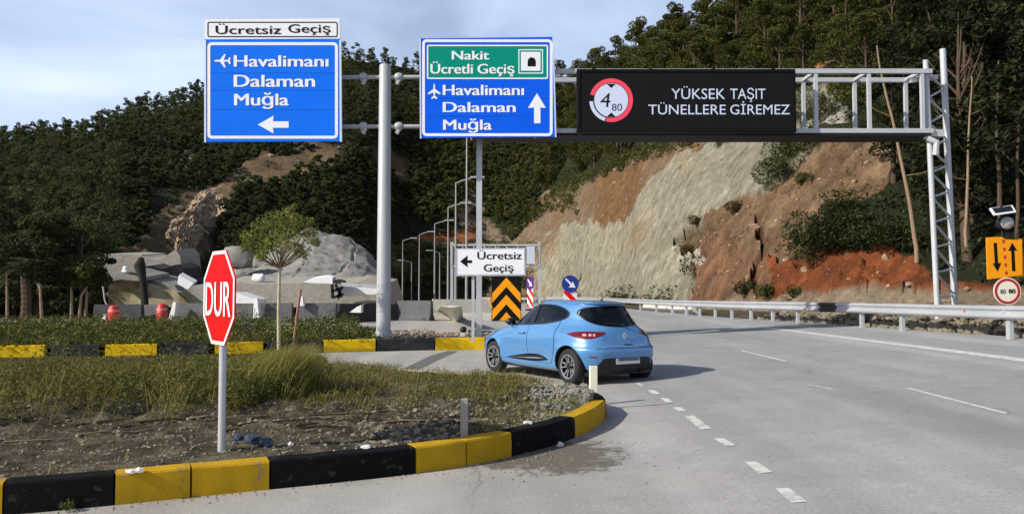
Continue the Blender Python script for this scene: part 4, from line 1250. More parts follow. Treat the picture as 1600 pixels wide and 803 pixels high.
# ================================================================== GUARDRAIL
t = thing('guardrail', 'long galvanised steel guardrail on posts along the right edge of the road', 'guardrail', (RAIL[0].x, RAIL[0].y, 0))
prof = [(0, .31), (.012, .315), (.07, .27), (.075, .24), (.012, .185), (.012, .13), (.075, .075), (.07, .045), (.012, 0), (0, .004)]
pth = resample(RAIL_ALL, .8)
fr = path_frames(pth)
rows = []
for p, tt, nn in fr:                                   # nn points to the left of travel: towards the road
    rows.append([Vector((p.x, p.y, H(p.x, p.y) + .46 + z)) + nn * (a + .10) for a, z in prof])
mb = MB(); mb.grid(rows); mb.build('beam', MT['rail'], t, smooth_angle=35, fixn=False)
posts = [p for p in RAIL if p is not RAIL[0]]
far = resample([RAIL[-1]] + RAIL_FAR, 4)[1:]
near = [q for q in resample(RAIL_NEAR, 4)]
for p in posts + near[:7] + far[:24]:
    mb = MB(); z = H(p.x, p.y)
    mb.box((p.x + .02, p.y, z + .35), (.11, .14, .86)); mb.box((p.x - .08, p.y, z + .615), (.10, .13, .22))
    mb.build('post', MT['rail'], t, bevel=.008)
MT['rust_and_shadow'] = mat('painted_rail_shadow', (.04, .037, .035), .6, .2, .35, 6)  # dark sheet painting the gantry shadow across the guardrail beam
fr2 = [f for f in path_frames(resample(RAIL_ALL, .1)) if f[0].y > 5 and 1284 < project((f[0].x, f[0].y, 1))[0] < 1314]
mb = MB(); mb.grid([[Vector((p.x, p.y, H(p.x, p.y) + .46 + z)) + nn * (a + .104) for a, z in prof] for p, tt, nn in fr2]); mb.build('beam_shadow', MT['rust_and_shadow'], t, fixn=False)
q = G(1522, 525)
mb2 = MB(); mb2.box((q.x - .19, q.y, H(q.x, q.y) + .64), (.03, .10, .10), rz=R(20)); mb2.build('reflector', MT['red_dull'], t)

# pale concrete blocks behind the guardrail far away
t = None
cb = [G(1062, 492), G(1045, 490), G(1026, 488), G(1012, 486.5), G(990, 484)]
for k, (a, b) in enumerate(zip(cb, cb[1:])):
    a = a + Vector((.75, 0, 0)); b = b + Vector((.75, 0, 0))
    mb = MB(); f2 = path_frames([a.lerp(b, .02), b.lerp(a, .02)])
    mb.grid([[Vector((p.x, p.y, H(p.x, p.y) + z)) + nn * x for x, z in ((.25, -.05), (.25, .08), (.1, .35), (.07, .62), (-.07, .62), (-.1, .35), (-.25, .08), (-.25, -.05))] for p, tt, nn in f2])
    mb.f += [list(range(8)), list(range(15, 7, -1))]; mb.m += [0, 0]
    o = mb.build('concrete_barrier', MT['concrete_pale'], loc=((a.x + b.x) / 2, (a.y + b.y) / 2, 0))
    tag(o, 'pale concrete block standing in line behind the far guardrail posts', 'barrier', 'pale blocks behind the guardrail')

# ================================================================== ROADWORK SIGN ON THE RIGHT
OY = 22.0
bp = P(1572, 500, OY + .12); bp.z = H(bp.x, 0) - .05
t = thing('roadwork_sign', 'orange two way traffic board with a round sign below and a solar panel on top', 'road sign', bp)
mb = MB(); mb.tube([bp, (bp.x - .05, OY + .12, P(1567, 322, OY).z)], .035, 10); mb.build('post', MT['dark_steel'], t, smooth_angle=40)
mb = MB(); plate(mb, [(1541, 371), (1565, 370), (1571, 374), (1597, 375), (1597.5, 430), (1543, 436.5)], OY, .03); mb.build('orange_panel', MT['orange_sheet'], t, bevel=.003)
mb = MB(); plate(mb, [(1600, 432), (1597, 374), (1592, 372), (1590, 434)], OY + .035, .02); mb.build('rear_panel', MT['orange_sheet'], t)
def poly(mb, pts, Y): mb.prism([P(x, y, Y) for x, y in pts], (0, .004, 0))
mb = MB(); poly(mb, [(1552.5, 379.5), (1557.5, 379.5), (1559.5, 411), (1564.5, 411), (1558.5, 424), (1551, 411.5), (1554.5, 411)], OY - .006); mb.build('down_arrow', MT['black_sheet'], t)
mb = MB(); poly(mb, [(1581.5, 379.5), (1589.5, 391.5), (1585, 391), (1586.5, 423.5), (1581.5, 423.5), (1580, 391.5), (1575.5, 392)], OY - .006); mb.build('up_arrow', MT['black_sheet'], t)
mb = MB()
for k in range(5): poly(mb, [(1566.2 + k * 1.1, 374.5 + k * 12.3), (1569.6 + k * 1.1, 374.5 + k * 12.3), (1570 + k * 1.1, 379.5 + k * 12.3), (1566.6 + k * 1.1, 379.5 + k * 12.3)], OY - .006)
mb.build('dashes', MT['red_dull'], t)
c = P(1574, 455, OY - .03); rr = 21.5 * OY / F
def disc(mb, c, r, d, n=36, m=0): mb.prism([c + Vector((r * math.cos(2 * math.pi * i / n), 0, r * math.sin(2 * math.pi * i / n))) for i in range(n)], (0, d, 0), m)
mb = MB(); disc(mb, c, rr, .02); rs = mb.build('round_panel', MT['cream'], t)
mb = MB(); n = 36
mb.ring([c + Vector((rr * .93 * math.cos(2 * math.pi * i / n), -.005, rr * .93 * math.sin(2 * math.pi * i / n))) for i in range(n)], [c + Vector((rr * .74 * math.cos(2 * math.pi * i / n), -.005, rr * .74 * math.sin(2 * math.pi * i / n))) for i in range(n)], (0, .003, 0)); mb.build('red_rim', MT['red_dull'], rs)
mb = MB(); put_text(mb, '80', 1563, 1571.5, 458.8, 452, plane_map(OY - .04), .0); put_text(mb, '80', 1576, 1586.5, 458, 451.5, plane_map(OY - .04), .04); mb.build('digits', MT['black_sheet'], rs, fixn=False)
c = P(1570, 349, OY); M = Matrix.Translation(c) @ Matrix.Rotation(R(90), 4, 'X')
mb = MB(); mb.lathe([(.0, .16), (.12, .15), (.19, .08), (.19, -.12), (.0, -.12)], 24, M); lm = mb.build('beacon', MT['dark_steel'], t, smooth_angle=40)
mb = MB(); mb.lathe([(.175, .1), (.15, .17), (.09, .20), (0, .215)], 24, M); mb.build('lens', MT['lens'], lm, smooth_angle=40)
mb = MB(); a = [P(1545, 325.5, OY - .3), P(1551, 335, OY + .25), P(1587.5, 330, OY + .25), P(1581, 320.5, OY - .3)]
a = [P(1552, 335, OY - .35), P(1587.5, 330, OY - .35), P(1581.5, 320.5, OY + .2), P(1545.5, 325.5, OY + .2)]
mb.prism(a, (0, .0, -.035)); sp_ = mb.build('solar_panel', MT['white_paint'], t)
ce = sum(a, Vector()) / 4
mb = MB(); mb.prism([ce + (p - ce) * .82 + Vector((0, -.012, .008)) for p in a], (0, 0, -.004)); mb.build('solar_cells', MT['solar'], sp_)

# ================================================================== MARKER POSTS
def marker(px0, px1, py0, py1, dz, material, label):
    g = G((px0 + px1) / 2, py1, dz); g.z = dz
    D = g.y; wdt = (px1 - px0) / F * D; hgt = (py1 - py0) / F * D
    mb = MB(); mb.box((g.x, g.y + .03, dz - .05 + (hgt + .05) / 2), (wdt * .92, .06, hgt + .05), rz=R(8))
    o = mb.build('marker_post', material, loc=(g.x, g.y, dz), bevel=.006)
    tag(o, label, 'marker post', 'flat marker posts on the near island')
marker(921, 934, 571, 611, KH - .03, MT['post_cream'], 'bright cream marker post on the island nose beside the blue car')
marker(718.5, 731, 624, 684, KH - .03, MT['post_shaded'], 'marker post coloured grey for its shaded face behind the yellow kerb')

# ================================================================== STREET LAMPS AND FAR GANTRY
MT['lamp_grey'] = mat('weathered_lamp_steel', (.30, .30, .29), .6, .2, .12, 2)
def lamp(px, Y, h, label, side=1, head=True):
    x = (px - 800) / F * Y
    t = thing('street_lamp', label, 'street lamp', (x, Y, 0), group='street lamps beside the far road')
    mb = MB(); mb.tube([(x, Y, 0), (x, Y, h * .5), (x, Y, h)], [.095, .075, .045], 10); mb.build('pole', MT['lamp_grey'], t, smooth_angle=40)
    mb = MB(); mb.tube([(x, Y, h - .03), (x + side * .5, Y - .1, h + .14), (x + side * 1.1, Y - .2, h + .28)], .04, 8); mb.build('arm', MT['lamp_grey'], t, smooth_angle=40)
    mb = MB()
    c = Vector((x + side * 1.45, Y - .25, h + .32))
    mb.hexa([c + Vector(p) for p in ((-.5 * side, -.09, -.05), (.45 * side, -.15, -.06), (.45 * side, .15, -.06), (-.5 * side, .09, -.05), (-.5 * side, -.06, .05), (.4 * side, -.1, .07), (.4 * side, .1, .07), (-.5 * side, .06, .05))])
    mb.build('lamp_head', MT['lamp_grey'], t, bevel=.02)
for px, Y, hh_, lab, s in ((729, 49, 11.2, 'tall street lamp pole whose top is hidden by the right blue board', 1), (712, 52, 8.7, 'street lamp second from the white board, its head beside the steel leg', 1), (700, 64, 8.35, 'street lamp just left of the white board, third in the receding row', 1),
                      (679, 78, 8.2, 'street lamp fourth in the receding row, standing over the grey barrier', 1), (655, 92, 8.15, 'small street lamp fifth in the receding row before the red terrace', 1), (629, 104, 8.2, 'smallest clear street lamp right of the thick sign mast', 1),
                      (687, 112, 7.0, 'thin distant street lamp between two nearer poles', -1), (643, 111, 5.6, 'thin faint distant street lamp right of the smallest clear one', -1)):
    lamp(px, Y, hh_, lab, s)

FY = 98
t = thing('far_gantry', 'small grey steel gantry over the road far away behind the white board', 'gantry', (P(843, 460, FY).x, FY, 0))
mb = MB()
for px in (706, 843): x = (px - 800) / F * FY; mb.box((x, FY, P(px, 378, FY).z / 2), (.34, .34, P(px, 378, FY).z))
mb.build('leg', MT['steel'], t)
x0, x1 = (706 - 800) / F * FY, (843 - 800) / F * FY
mb = MB()
for py in (383, 416): mb.box(((x0 + x1) / 2, FY - .22, P(800, py, FY).z), (x1 - x0, .1, .24))
for k in range(9): x = x0 + (x1 - x0) * k / 8; mb.bar((x, FY - .3, P(800, 383, FY).z), (x, FY - .3, P(800, 416, FY).z), .12)
mb.build('beam', MT['steel'], t)
mb = MB(); mb.box((x1 - 1.1, FY - .42, P(800, 399, FY).z), (1.0, .1, 2.1)); mb.build('board', MT['sign_back'], t)

# ================================================================== CONCRETE BARRIERS AND WORKSITE
def jersey(px0, px1, Y0_, Y1_, h, material, label, name='concrete_barrier', group='concrete barriers across the closed road', w=.6):
    a = Vector(((px0 - 800) / F * Y0_, Y0_, 0)); b = Vector(((px1 - 800) / F * Y1_, Y1_, 0))
    mb = MB(); f2 = path_frames([a, b])
    sec = ((-w / 2, 0), (-w / 2, .09), (-w * .28, .34), (-w * .17, h), (w * .17, h), (w * .28, .34), (w / 2, .09), (w / 2, 0))
    rows = []
    n = max(2, int((b - a).length / .5))
    for i in range(n + 1):
        p = a.lerp(b, i / n); rows.append([Vector((p.x, p.y, z + (.02 * noise.noise(p * .9) if z > .5 else 0))) + f2[0][2] * x for x, z in sec])
    mb.grid(rows); k = 8; e_ = n * k
    mb.f += [list(range(k)), list(range(e_ + k - 1, e_ - 1, -1))]; mb.m += [0, 0]
    m_ = (a + b) / 2
    o = mb.build(name, material, loc=(m_.x, m_.y, 0), bevel=.0)
    return tag(o, label, 'barrier', group)
jersey(150, 224, 43, 42.5, .92, MT['concrete_dark'], 'concrete barrier coloured dark for its shade between the two red barrels')
jersey(227, 262, 43.5, 43, .9, MT['concrete'], 'short grey concrete barrier behind the smaller red barrel')
jersey(274, 332, 42, 41.5, 1.0, MT['concrete'], 'grey concrete barrier just left of the stop sign')
jersey(333, 398, 41.5, 41.3, 1.0, MT['concrete'], 'grey concrete barrier partly hidden by the stop sign')
jersey(400, 458, 41.3, 41.2, 1.02, MT['concrete'], 'grey concrete barrier behind the sapling trunk')
jersey(466, 526, 41.2, 41, 1.02, MT['concrete'], 'grey concrete barrier right of the leaning red stake')
jersey(529, 590, 41.5, 43.5, .98, MT['concrete_dark'], 'dark concrete barrier just left of the thick sign mast')
jersey(606, 622, 44.5, 45, .9, MT['concrete_dark'], 'short dark concrete barrier just right of the thick sign mast')
jersey(623, 675, 45, 44, 1.1, MT['concrete'], 'smooth grey concrete barrier under the small street lamps')
jersey(676, 770, 47, 48, 1.15, MT['concrete_pale'], 'pale beige concrete wall behind the beige ramp block')
def upright(px0, px1, py0, py1, Y, label, skew=0, group='white barrier end pieces'):
    z0, z1 = max(0, P(px0, py1, Y).z), P(px0, py0, Y).z
    mb = MB(); a = (px0 - 800) / F * Y; b = (px1 - 800) / F * Y; s = skew / F * Y
    mb.prism([(a, Y, z0), (b, Y, z0), (b - (b - a) * .25 + s, Y, z1), (a + (b - a) * .25 + s, Y, z1)], (0, .35, 0))
    tag(mb.build('barrier_end', MT['white_paint'], loc=((a + b) / 2, Y, z0), bevel=.01), label, 'barrier end', group)
upright(264, 273, 472, 500, 41, 'white leaning barrier end piece between the red barrel and the stop sign', 5)
upright(396, 406, 466, 497, 40.6, 'white tapered barrier end piece just left of the sapling trunk', -1)
upright(467, 475, 463, 478, 40.6, 'short white piece standing beside the top of the leaning stake', 0)
upright(160, 168, 491, 502, 40, 'small pink white block at the foot of the left red barrel', 0)
mb = MB(); Y = 40.5
mb.prism([P(546, 488, Y), P(564, 488.5, Y), P(564, 477, Y), P(568, 475, Y), P(558, 479, Y)], (0, .6, 0)); tag(mb.build('barrier_end', MT['white_paint'], loc=P(556, 488, Y)), 'white wedge shaped barrier end piece left of the sign mast', 'barrier end', 'white barrier end pieces')
# sloping white slab right of the stop sign
mb = MB(); Y = 44
mb.prism([P(366, 456, Y), P(398, 467, Y), P(398, 492, Y), P(366, 475, Y)], (.3, 1.2, 0)); tag(mb.build('concrete_slab', MT['white_paint'], loc=P(380, 490, Y)), 'sloping white slab leaning behind the barriers right of the stop sign', 'concrete slab')
# beige ramp block
mb = MB(); Y = 33
a = [G(680, 489), G(713, 503), G(724, 497), G(690, 484)]
top = [P(688, 478.5, 34.5), P(706, 480.5, 33), P(722, 477.5, 33.6), P(704, 477, 35)]
mb.hexa([Vector((p.x, p.y, 0)) for p in a] + top); tag(mb.build('ramp_block', MT['concrete_pale'], loc=(a[1].x, a[1].y, 0), bevel=.03), 'beige sloped concrete ramp block lying on the closed road', 'ramp block')
mb = MB(); c = G(670, 484); mb.box(c + Vector((0, 0, .12)), (1.0, .5, .26), rz=.1); tag(mb.build('concrete_slab', MT['white_paint'], loc=c, bevel=.05), 'small white slab on the closed road left of the beige ramp block', 'concrete slab')
# warning lamp on the median
c = P(724, 528, 23.4); c.z = .26
t = thing('warning_lamp', 'round black lamp on a small beige foot on the median', 'warning lamp', c)
mb = MB(); zc = P(724, 515, 23.4).z; mb.lathe([(0, zc - .1), (.07, zc - .08), (.10, zc), (.07, zc + .08), (0, zc + .1)], 16, Matrix.Translation((c.x, c.y, 0))); mb.build('lamp', MT['black_plastic'], t, smooth_angle=60)
mb = MB(); mb.box((c.x, c.y, (c.z + zc - .08) / 2), (.16, .16, zc - .08 - c.z)); mb.build('foot', MT['cream'], t, bevel=.01)

# red barrels
def barrel(px, py0, py1, wpx, Y, label, tilt=0):
    g = Vector(((px - 800) / F * Y, Y, 0)); zt = P(px, py0, Y).z; r = wpx / 2 / F * Y; z0 = max(0.0, P(px, py1, Y).z)
    g.z = z0 * 0
    t = thing('traffic_barrel', label, 'traffic barrel', g, group='red traffic barrels by the barriers')
    mb = MB(); M = Matrix.Translation(g)
    h = zt
    mb.lathe([(r * 1.25, 0), (r * 1.25, .06), (r, .1), (r * 1.0, h * .3), (r * .93, h * .32), (r * .95, h * .55), (r * .86, h * .58), (r * .86, h * .8), (r * .78, h * .84), (r * .7, h * .95), (r * .4, h), (0, h)], 20, M); mb.build('body', MT['barrel'], t, smooth_angle=40)
    mb = MB()
    for a, b in ((.40, .50), (.66, .76)): mb.lathe([(r * (1.03 - .22 * a), h * a), (r * (1.03 - .22 * b), h * b)], 20, M)
    mb.build('pale_band', mat('worn_pale_band', (.62, .30, .26), .5, 0, .2, 6), t, smooth_angle=40, fixn=False)
barrel(179, 477, 502, 19, 40.2, 'faded red traffic barrel at the left end of the barriers')
barrel(254, 474, 500, 17, 40.2, 'dark red traffic barrel with pale bands between two barriers')

# worksite behind the barriers
mb = MB(); Y = 52
def strip(px_pts, Ya, Yb, thick, material, name, label, cat, group=None):
    mb = MB()
    f_ = [P(x, y, Ya) for x, y in px_pts]
    mb.prism(f_, (0, Yb - Ya, thick)); o = mb.build(name, material, loc=f_[0], bevel=.04); return tag(o, label, cat, group)
# beige shelter: curved wall carrying a projecting roof
t = thing('culvert_shelter', 'beige curved concrete shelter with a rounded overhanging roof behind the barriers', 'concrete shelter', P(195, 478, 50))
rows = []
for a in np.linspace(0, 1, 14):
    x = 168 + 52 * a
    rows.append([P(x + (4 * (1 - a)) * k, 478 - 52 * k, 50 + 1.5 * (1 - k) ** 2 * (1.2 - a) - 1.1 * k ** 4) for k in np.linspace(0, 1, 12)])
mb = MB(); mb.grid(rows); b_ = MB(); mb.grid([[p + Vector((0, 3, 0)) for p in r] for r in rows], flip=True); mb.build('wall', MT['beige'], t, smooth_angle=60, fixn=False)
mb = MB(); roof = [(160, 436), (166, 430), (177, 425), (190, 427), (205, 431), (220, 434), (222, 440), (205, 439), (188, 437), (172, 440), (164, 446)]
mb.prism([P(x, y, 48.6) for x, y in roof], (0, 4, .4)); mb.build('roof', MT['shotcrete'], t, bevel=.05)
mb = MB(); mb.tube([P(161, 447, 49), P(164, 470, 49), P(169, 480, 49)], .05, 8); mb.build('stay', MT['concrete_pale'], t)
strip([(221, 434), (240, 437), (258, 443), (272, 446), (278, 453), (279, 478), (221, 478)], 50.2, 53.5, .3, MT['shotcrete'], 'concrete_slab', 'long grey slab sloping down to the right of the dark tree stump', 'concrete slab')
strip([(222, 441), (240, 446), (258, 453), (276, 457), (290, 470), (300, 480), (222, 480)], 49.4, 53, .2, MT['beige'], 'earth_bank', 'tan earth bank below the long sloping slab', 'earth bank')
strip([(226, 416), (238, 420), (252, 421), (272, 414), (286, 421), (290, 438), (300, 470), (226, 470)], 54, 57, .3, MT['concrete_dark'], 'concrete_pipe', 'dark grey concrete pipe section behind the sloping slab', 'concrete pipe')
strip([(140, 402), (163, 397), (190, 396), (222, 398), (224, 470), (140, 470)], 58, 62, .3, MT['rock'], 'stone_ledge', 'flat brown grey stone ledge at the foot of the wooded hill', 'stone ledge', 'stone ledges at the hill foot')
strip([(222, 400), (233, 404), (246, 404), (262, 398), (274, 390), (282, 400), (290, 470), (222, 470)], 57.5, 61, .3, MT['rock'], 'stone_ledge', 'rounded grey stone ledge beside the cream boulder', 'stone ledge', 'stone ledges at the hill foot')
t = tag(strip([(279, 430), (303, 443), (294, 453), (288, 450), (277, 444)], 49.2, 49.8, .2, MT['white_paint'], 'concrete_slab', 'white angular slab left of the stop sign', 'concrete slab'), None)
# dark stump
mb = MB(); Y = 47.5
mb.tube([P(227, 485, Y), P(226, 462, Y), P(223, 436, Y), P(218, 415, Y), P(221, 402, Y)], [.20, .2, .2, .34, .14], 10); mb.tube([P(225, 460, Y), P(212, 455, Y)], [.12, .04], 8)
tag(mb.build('tree_stump', MT['bark_dark'], loc=P(227, 485, Y), smooth_angle=50), 'blackened bare tree stump in front of the grey slabs', 'tree stump')
# dry white thing lying on the roof
mb = MB(); q = P(196, 424, 49.5); mb.lathe([(0, -.22), (.26, -.2), (.22, .05), (.13, .1), (.17, .2), (.12, .3), (0, .33)], 12, Matrix.Translation(q)); tag(mb.build('white_sack', MT['white_plain'], loc=q, smooth_angle=60), 'white tied sack lying on the rounded shelter roof', 'sack')

def boulder(c, size, material, label, seed=0, group=None, name='boulder'):
    bm = bmesh.new(); bmesh.ops.create_icosphere(bm, subdivisions=3, radius=1)
    for v in bm.verts:
        d = v.co.copy()
        m_ = max(abs(d.x), abs(d.y), abs(d.z)); d = d.lerp(d / m_ * .85, .65)
        k = 1 + .16 * noise.noise(v.co * 1.4 + Vector((seed, 0, 0))) + .07 * noise.noise(v.co * 4 + Vector((seed, 5, 0)))
        v.co = Vector((d.x * size[0] / 2, d.y * size[1] / 2, d.z * size[2] / 2)) * k
    me = bpy.data.meshes.new(name); bm.to_mesh(me); bm.free(); me.materials.append(material)
    me.polygons.foreach_set('use_smooth', [True] * len(me.polygons)); me.set_sharp_from_angle(angle=R(35))
    o = link(name, me, loc=c); return tag(o, label, 'boulder', group)
boulder(P(285, 405, 60), (1.5, 1.4, 1.5), MT['rock_cream'], 'squarish cream boulder at the foot of the bare hillside', 2)
boulder(P(404, 434, 52), (.85, .7, .6), MT['white_paint'], 'small white boulder left of the sapling trunk', 5)
boulder(P(372, 402, 62), (2.4, 2, 1.9), MT['shotcrete'], 'grey pointed boulder between the stop sign and the sapling crown', 8)
# broken outcrop lying in the bare left slope
MT['outcrop'] = mat('tan_broken_outcrop', (.34, .25, .165), .95, 0, .45, 1.4, .8, 6, dirt=(.12, .085, .05), dscale=.9, dthr=.5, spec=.08)
rows = []
for i in np.linspace(0, 1, 46):
    cx, cy = 333 + (276 - 333) * i + 9 * math.sin(i * 7), 300 + 102 * i
    hw_ = (14 + 20 * math.sin(math.pi * min(1, .12 + i * .9)) + 7 * noise.noise(Vector((i * 6, 2, 0))))
    r = []
    for k in np.linspace(-1, 1, 30):
        p = hill_at(cx + hw_ * k, cy + 10 * k)
        e = max(0.0, 1 - abs(k) ** 3) * min(1, i * 8, (1 - i) * 8)
        q = p * .45
        st = .5 + .5 * fbm(q, 4); st = math.floor(st * 5) / 5 * .7 + st * .3          # stepped ledges
        r.append(p + Vector((.35, -.8, .45)) * (e * (.5 + 2.6 * st) - .5 + .35 * e * fbm(p * 1.5, 3)))
    rows.append(r)
mb = MB(); mb.grid(rows); tag(mb.build('rock_outcrop', MT['outcrop'], smooth_angle=22), 'jagged tan rock outcrop running down the bare left slope above the cream boulder', 'rock outcrop')
# shotcrete mound behind the sapling
rows = []
top_c = [(352, 428), (368, 408), (392, 398), (425, 388), (455, 372), (478, 357), (490, 355), (510, 360), (532, 366), (554, 375), (572, 388), (582, 402), (596, 418)]
for i in np.linspace(0, 1, 110):
    x = 358 + 238 * i
    yt = float(np.interp(x, [p[0] for p in top_c], [p[1] for p in top_c]))
    r = []
    for k in np.linspace(0, 1, 60):
        yy = 441 + (yt - 441) * k
        p = P(x, yy, 58 + 16 * k)
        q = p * .35
        r.append(p + Vector((0, 1, .7)) * (.5 * fbm(q * 1.6, 5) * min(1, 5 * k)) + Vector((0, .7, -.5)) * (smooth(.50, .54, k) * (1 - smooth(.54, .66, k))) + Vector((0, 1.0, 0)) * max(0, .5 - abs(noise.noise(Vector((p.x * .3, p.z * .25, 4)))) * 9))
    p = r[-1]; r += [p + Vector((0, 1.5, -.3)), p + Vector((0, 6, -5))]
    rows.append(r)
mb = MB(); mb.grid(rows); tag(mb.build('shotcrete_mound', MT['shotcrete'], fixn=False, smooth_angle=25), 'large pale grey sprayed concrete mound behind the sapling', 'rock mound')
strip([(268, 480), (274, 452), (296, 448), (330, 442), (372, 440), (420, 443), (470, 441), (520, 443), (560, 440), (600, 446), (610, 480)], 51, 57, .5, MT['rock'], 'earth_bank', 'low stony bank between the barriers and the grey mound', 'earth bank')
# white boom and stand
t = thing('boom_machine', 'white covered machine boom resting on a black stand behind the barriers', 'machine', P(522, 465, 49))
Y = 49
mb = MB(); mb.prism([P(x, y, Y) for x, y in [(474, 441), (490, 434), (508, 431.5), (520, 433), (520, 444), (505, 443), (490, 443)]], (0, .9, .1)); mb.build('cover', MT['white_plain'], t, bevel=.03)
mb = MB(); mb.prism([P(x, y, Y) for x, y in [(521, 437), (530, 436), (537, 438), (537, 443), (521, 443)]], (0, .7, 0)); mb.build('motor', MT['black_plastic'], t, bevel=.02)
mb = MB()
for a, b in (((519, 444), (520, 466)), ((536, 444), (528, 466)), ((519, 455), (534, 450)), ((520, 465), (537, 459)), ((524, 444), (534, 464))): mb.bar(P(*a, Y), P(*b, Y), .16)
mb.build('stand', MT['dark_steel'], t)
mb = MB(); mb.bar(P(534, 444, Y), P(598, 449, Y), .2, .22); mb.build('boom', MT['steel'], t)
strip([(537, 447), (592, 451), (592, 460), (534, 463)], 50, 50.4, .0, MT['white_paint'], 'concrete_slab', 'white wall slab below the machine boom left of the sign mast', 'concrete slab')

# ================================================================== THE BLUE CAR
# local frame: +y forward, x to the right, origin on the ground under its middle
LEV = [  # z, front y, rear y, half width, front roundness, rear roundness
    (.19, 1.88, -1.82, .70, 4.4, 3.6), (.21, 1.93, -1.88, .775, 4.6, 3.8), (.26, 1.97, -1.93, .825, 4.8, 4.2), (.34, 2.00, -1.975, .845, 4.8, 4.4), (.44, 2.02, -2.005, .858, 4.8, 4.6), (.54, 2.02, -2.02, .866, 4.6, 4.8),
    (.60, 2.00, -2.02, .868, 4.4, 4.8), (.635, 1.985, -2.005, .868, 4.2, 4.8), (.66, 1.97, -1.975, .868, 4.0, 4.6), (.70, 1.94, -1.965, .867, 3.8, 4.4), (.76, 1.86, -1.955, .863, 3.4, 4.2), (.82, 1.75, -1.94, .857, 3.0, 3.9),
    (.88, 1.55, -1.915, .843, 2.7, 3.5), (.93, 1.33, -1.885, .822, 2.5, 3.2), (.97, 1.12, -1.855, .798, 2.5, 3.0), (1.005, .97, -1.83, .772, 2.6, 2.9), (1.06, .84, -1.795, .748, 2.7, 2.8),
    (1.14, .67, -1.74, .715, 2.8, 2.7), (1.22, .50, -1.685, .682, 2.8, 2.7), (1.30, .30, -1.63, .645, 2.8, 2.7), (1.35, .15, -1.60, .618, 2.8, 2.7), (1.385, .02, -1.575, .592, 2.8, 2.7), (1.412, -.12, -1.53, .56, 2.7, 2.7),
    (1.432, -.26, -1.40, .51, 2.6, 2.6), (1.444, -.42, -1.2, .42, 2.4, 2.4), (1.449, -.6, -1.0, .25, 2.2, 2.2)]
YC = -.35
_z = np.array([l[0] for l in LEV]); _a = np.array(LEV)[:, 1:]
def _tang():
    m = np.zeros_like(_a); d = np.diff(_a, axis=0) / np.diff(_z)[:, None]
    for j in range(_a.shape[1]):
        m[0, j], m[-1, j] = d[0, j], d[-1, j]
        for i in range(1, len(_z) - 1):
            p, q = d[i - 1, j], d[i, j]
            m[i, j] = 0 if p * q <= 0 else 2 * p * q / (p + q)
    return m
_m = _tang()
def lev(z):
    z = min(max(z, _z[0]), _z[-1] - 1e-6)
    i = int(np.searchsorted(_z, z, 'right') - 1); h = _z[i + 1] - _z[i]; t = (z - _z[i]) / h
    return _a[i] * (2 * t**3 - 3 * t**2 + 1) + _m[i] * h * (t**3 - 2 * t**2 + t) + _a[i + 1] * (-2 * t**3 + 3 * t**2) + _m[i + 1] * h * (t**3 - t**2)
AXF, AXR, WR = 1.18, -1.41, .312
def flare(y, z):
    f = 0
    for ya in (AXF, AXR):
        r = math.hypot(y - ya, z - WR)
        f += .020 * math.exp(-((r - .37) / .06) ** 2) * smooth(.2, .3, z)
    # scooped lower doors, raised shoulder over the rear wheel
    f -= .028 * math.exp(-((z - .46) / .10) ** 2) * smooth(-1.0, -.55, y) * (1 - smooth(.55, .9, y))
    f += .016 * math.exp(-((z - .86) / .10) ** 2) * math.exp(-((y + 1.25) / .45) ** 2)
    return f
def side_x(y, z):
    yf, yr, W, nf, nr = lev(z)
    L_ = (yf - YC) if y > YC else (YC - yr); n = nf if y > YC else nr
    return W * max(0, 1 - min(1, abs(y - YC) / L_) ** n) ** (1 / n) + flare(y, z)
def rear_y(x, z):
    yf, yr, W, nf, nr = lev(z)
    dz = 0
    # badge recess and shallow concave band in the tailgate
    dz += .018 * math.exp(-((z - .80) / .06) ** 2) * (1 - smooth(.45, .62, abs(x)))
    return YC - (YC - yr) * max(0, 1 - min(1, abs(x) / W) ** nr) ** (1 / nr) + dz
def ang_pt(t, z, s):
    """t=0 side .. 90 rear centre"""
    yf, yr, W, nf, nr = lev(z)
    c, q = max(0, math.cos(R(t))), max(0, math.sin(R(t)))
    x = W * c ** (2 / nr); y = YC - (YC - yr) * q ** (2 / nr)
    if x > .5 * W: x += flare(y, z)
    return Vector((s * x, y, z))

CAR_AXIS = Vector((-.516, .857, 0)).normalized()
cpos = G(892.5, 600.8) ; cpos.z = 0
rgt_c = Vector((CAR_AXIS.y, -CAR_AXIS.x, 0))
cpos = cpos + rgt_c * .76 - CAR_AXIS * AXR
car = thing('hatchback_car', 'light blue hatchback car turning left beside the near island', 'car', (cpos.x, cpos.y, H(cpos.x, cpos.y) + .004), math.atan2(-CAR_AXIS.x, CAR_AXIS.y))

def lerp2(c, u):
    """point along a polyline list of 2-tuples by parameter"""
    n = len(c) - 1; k = min(int(u * n), n - 1); f = u * n - k
    return (c[k][0] + (c[k + 1][0] - c[k][0]) * f, c[k][1] + (c[k + 1][1] - c[k][1]) * f)
def crom(c, n):
    """smooth resampling of a polyline"""
    out = []
    m = len(c) - 1
    for i in range(n + 1):
        u = i / n * m; k = min(int(u), m - 1); f = u - k
        p0, p1, p2, p3 = c[max(k - 1, 0)], c[k], c[k + 1], c[min(k + 2, m)]
        out.append(tuple(.5 * ((2 * p1[j]) + (-p0[j] + p2[j]) * f + (2 * p0[j] - 5 * p1[j] + 4 * p2[j] - p3[j]) * f * f + (-p0[j] + 3 * p1[j] - 3 * p2[j] + p3[j]) * f ** 3) for j in range(2)))
    return out
SIDE_BOT = [(.80, .985), (.45, .985), (.10, 1.0), (-.25, 1.02), (-.60, 1.045), (-.90, 1.085), (-1.10, 1.135), (-1.19, 1.19)]
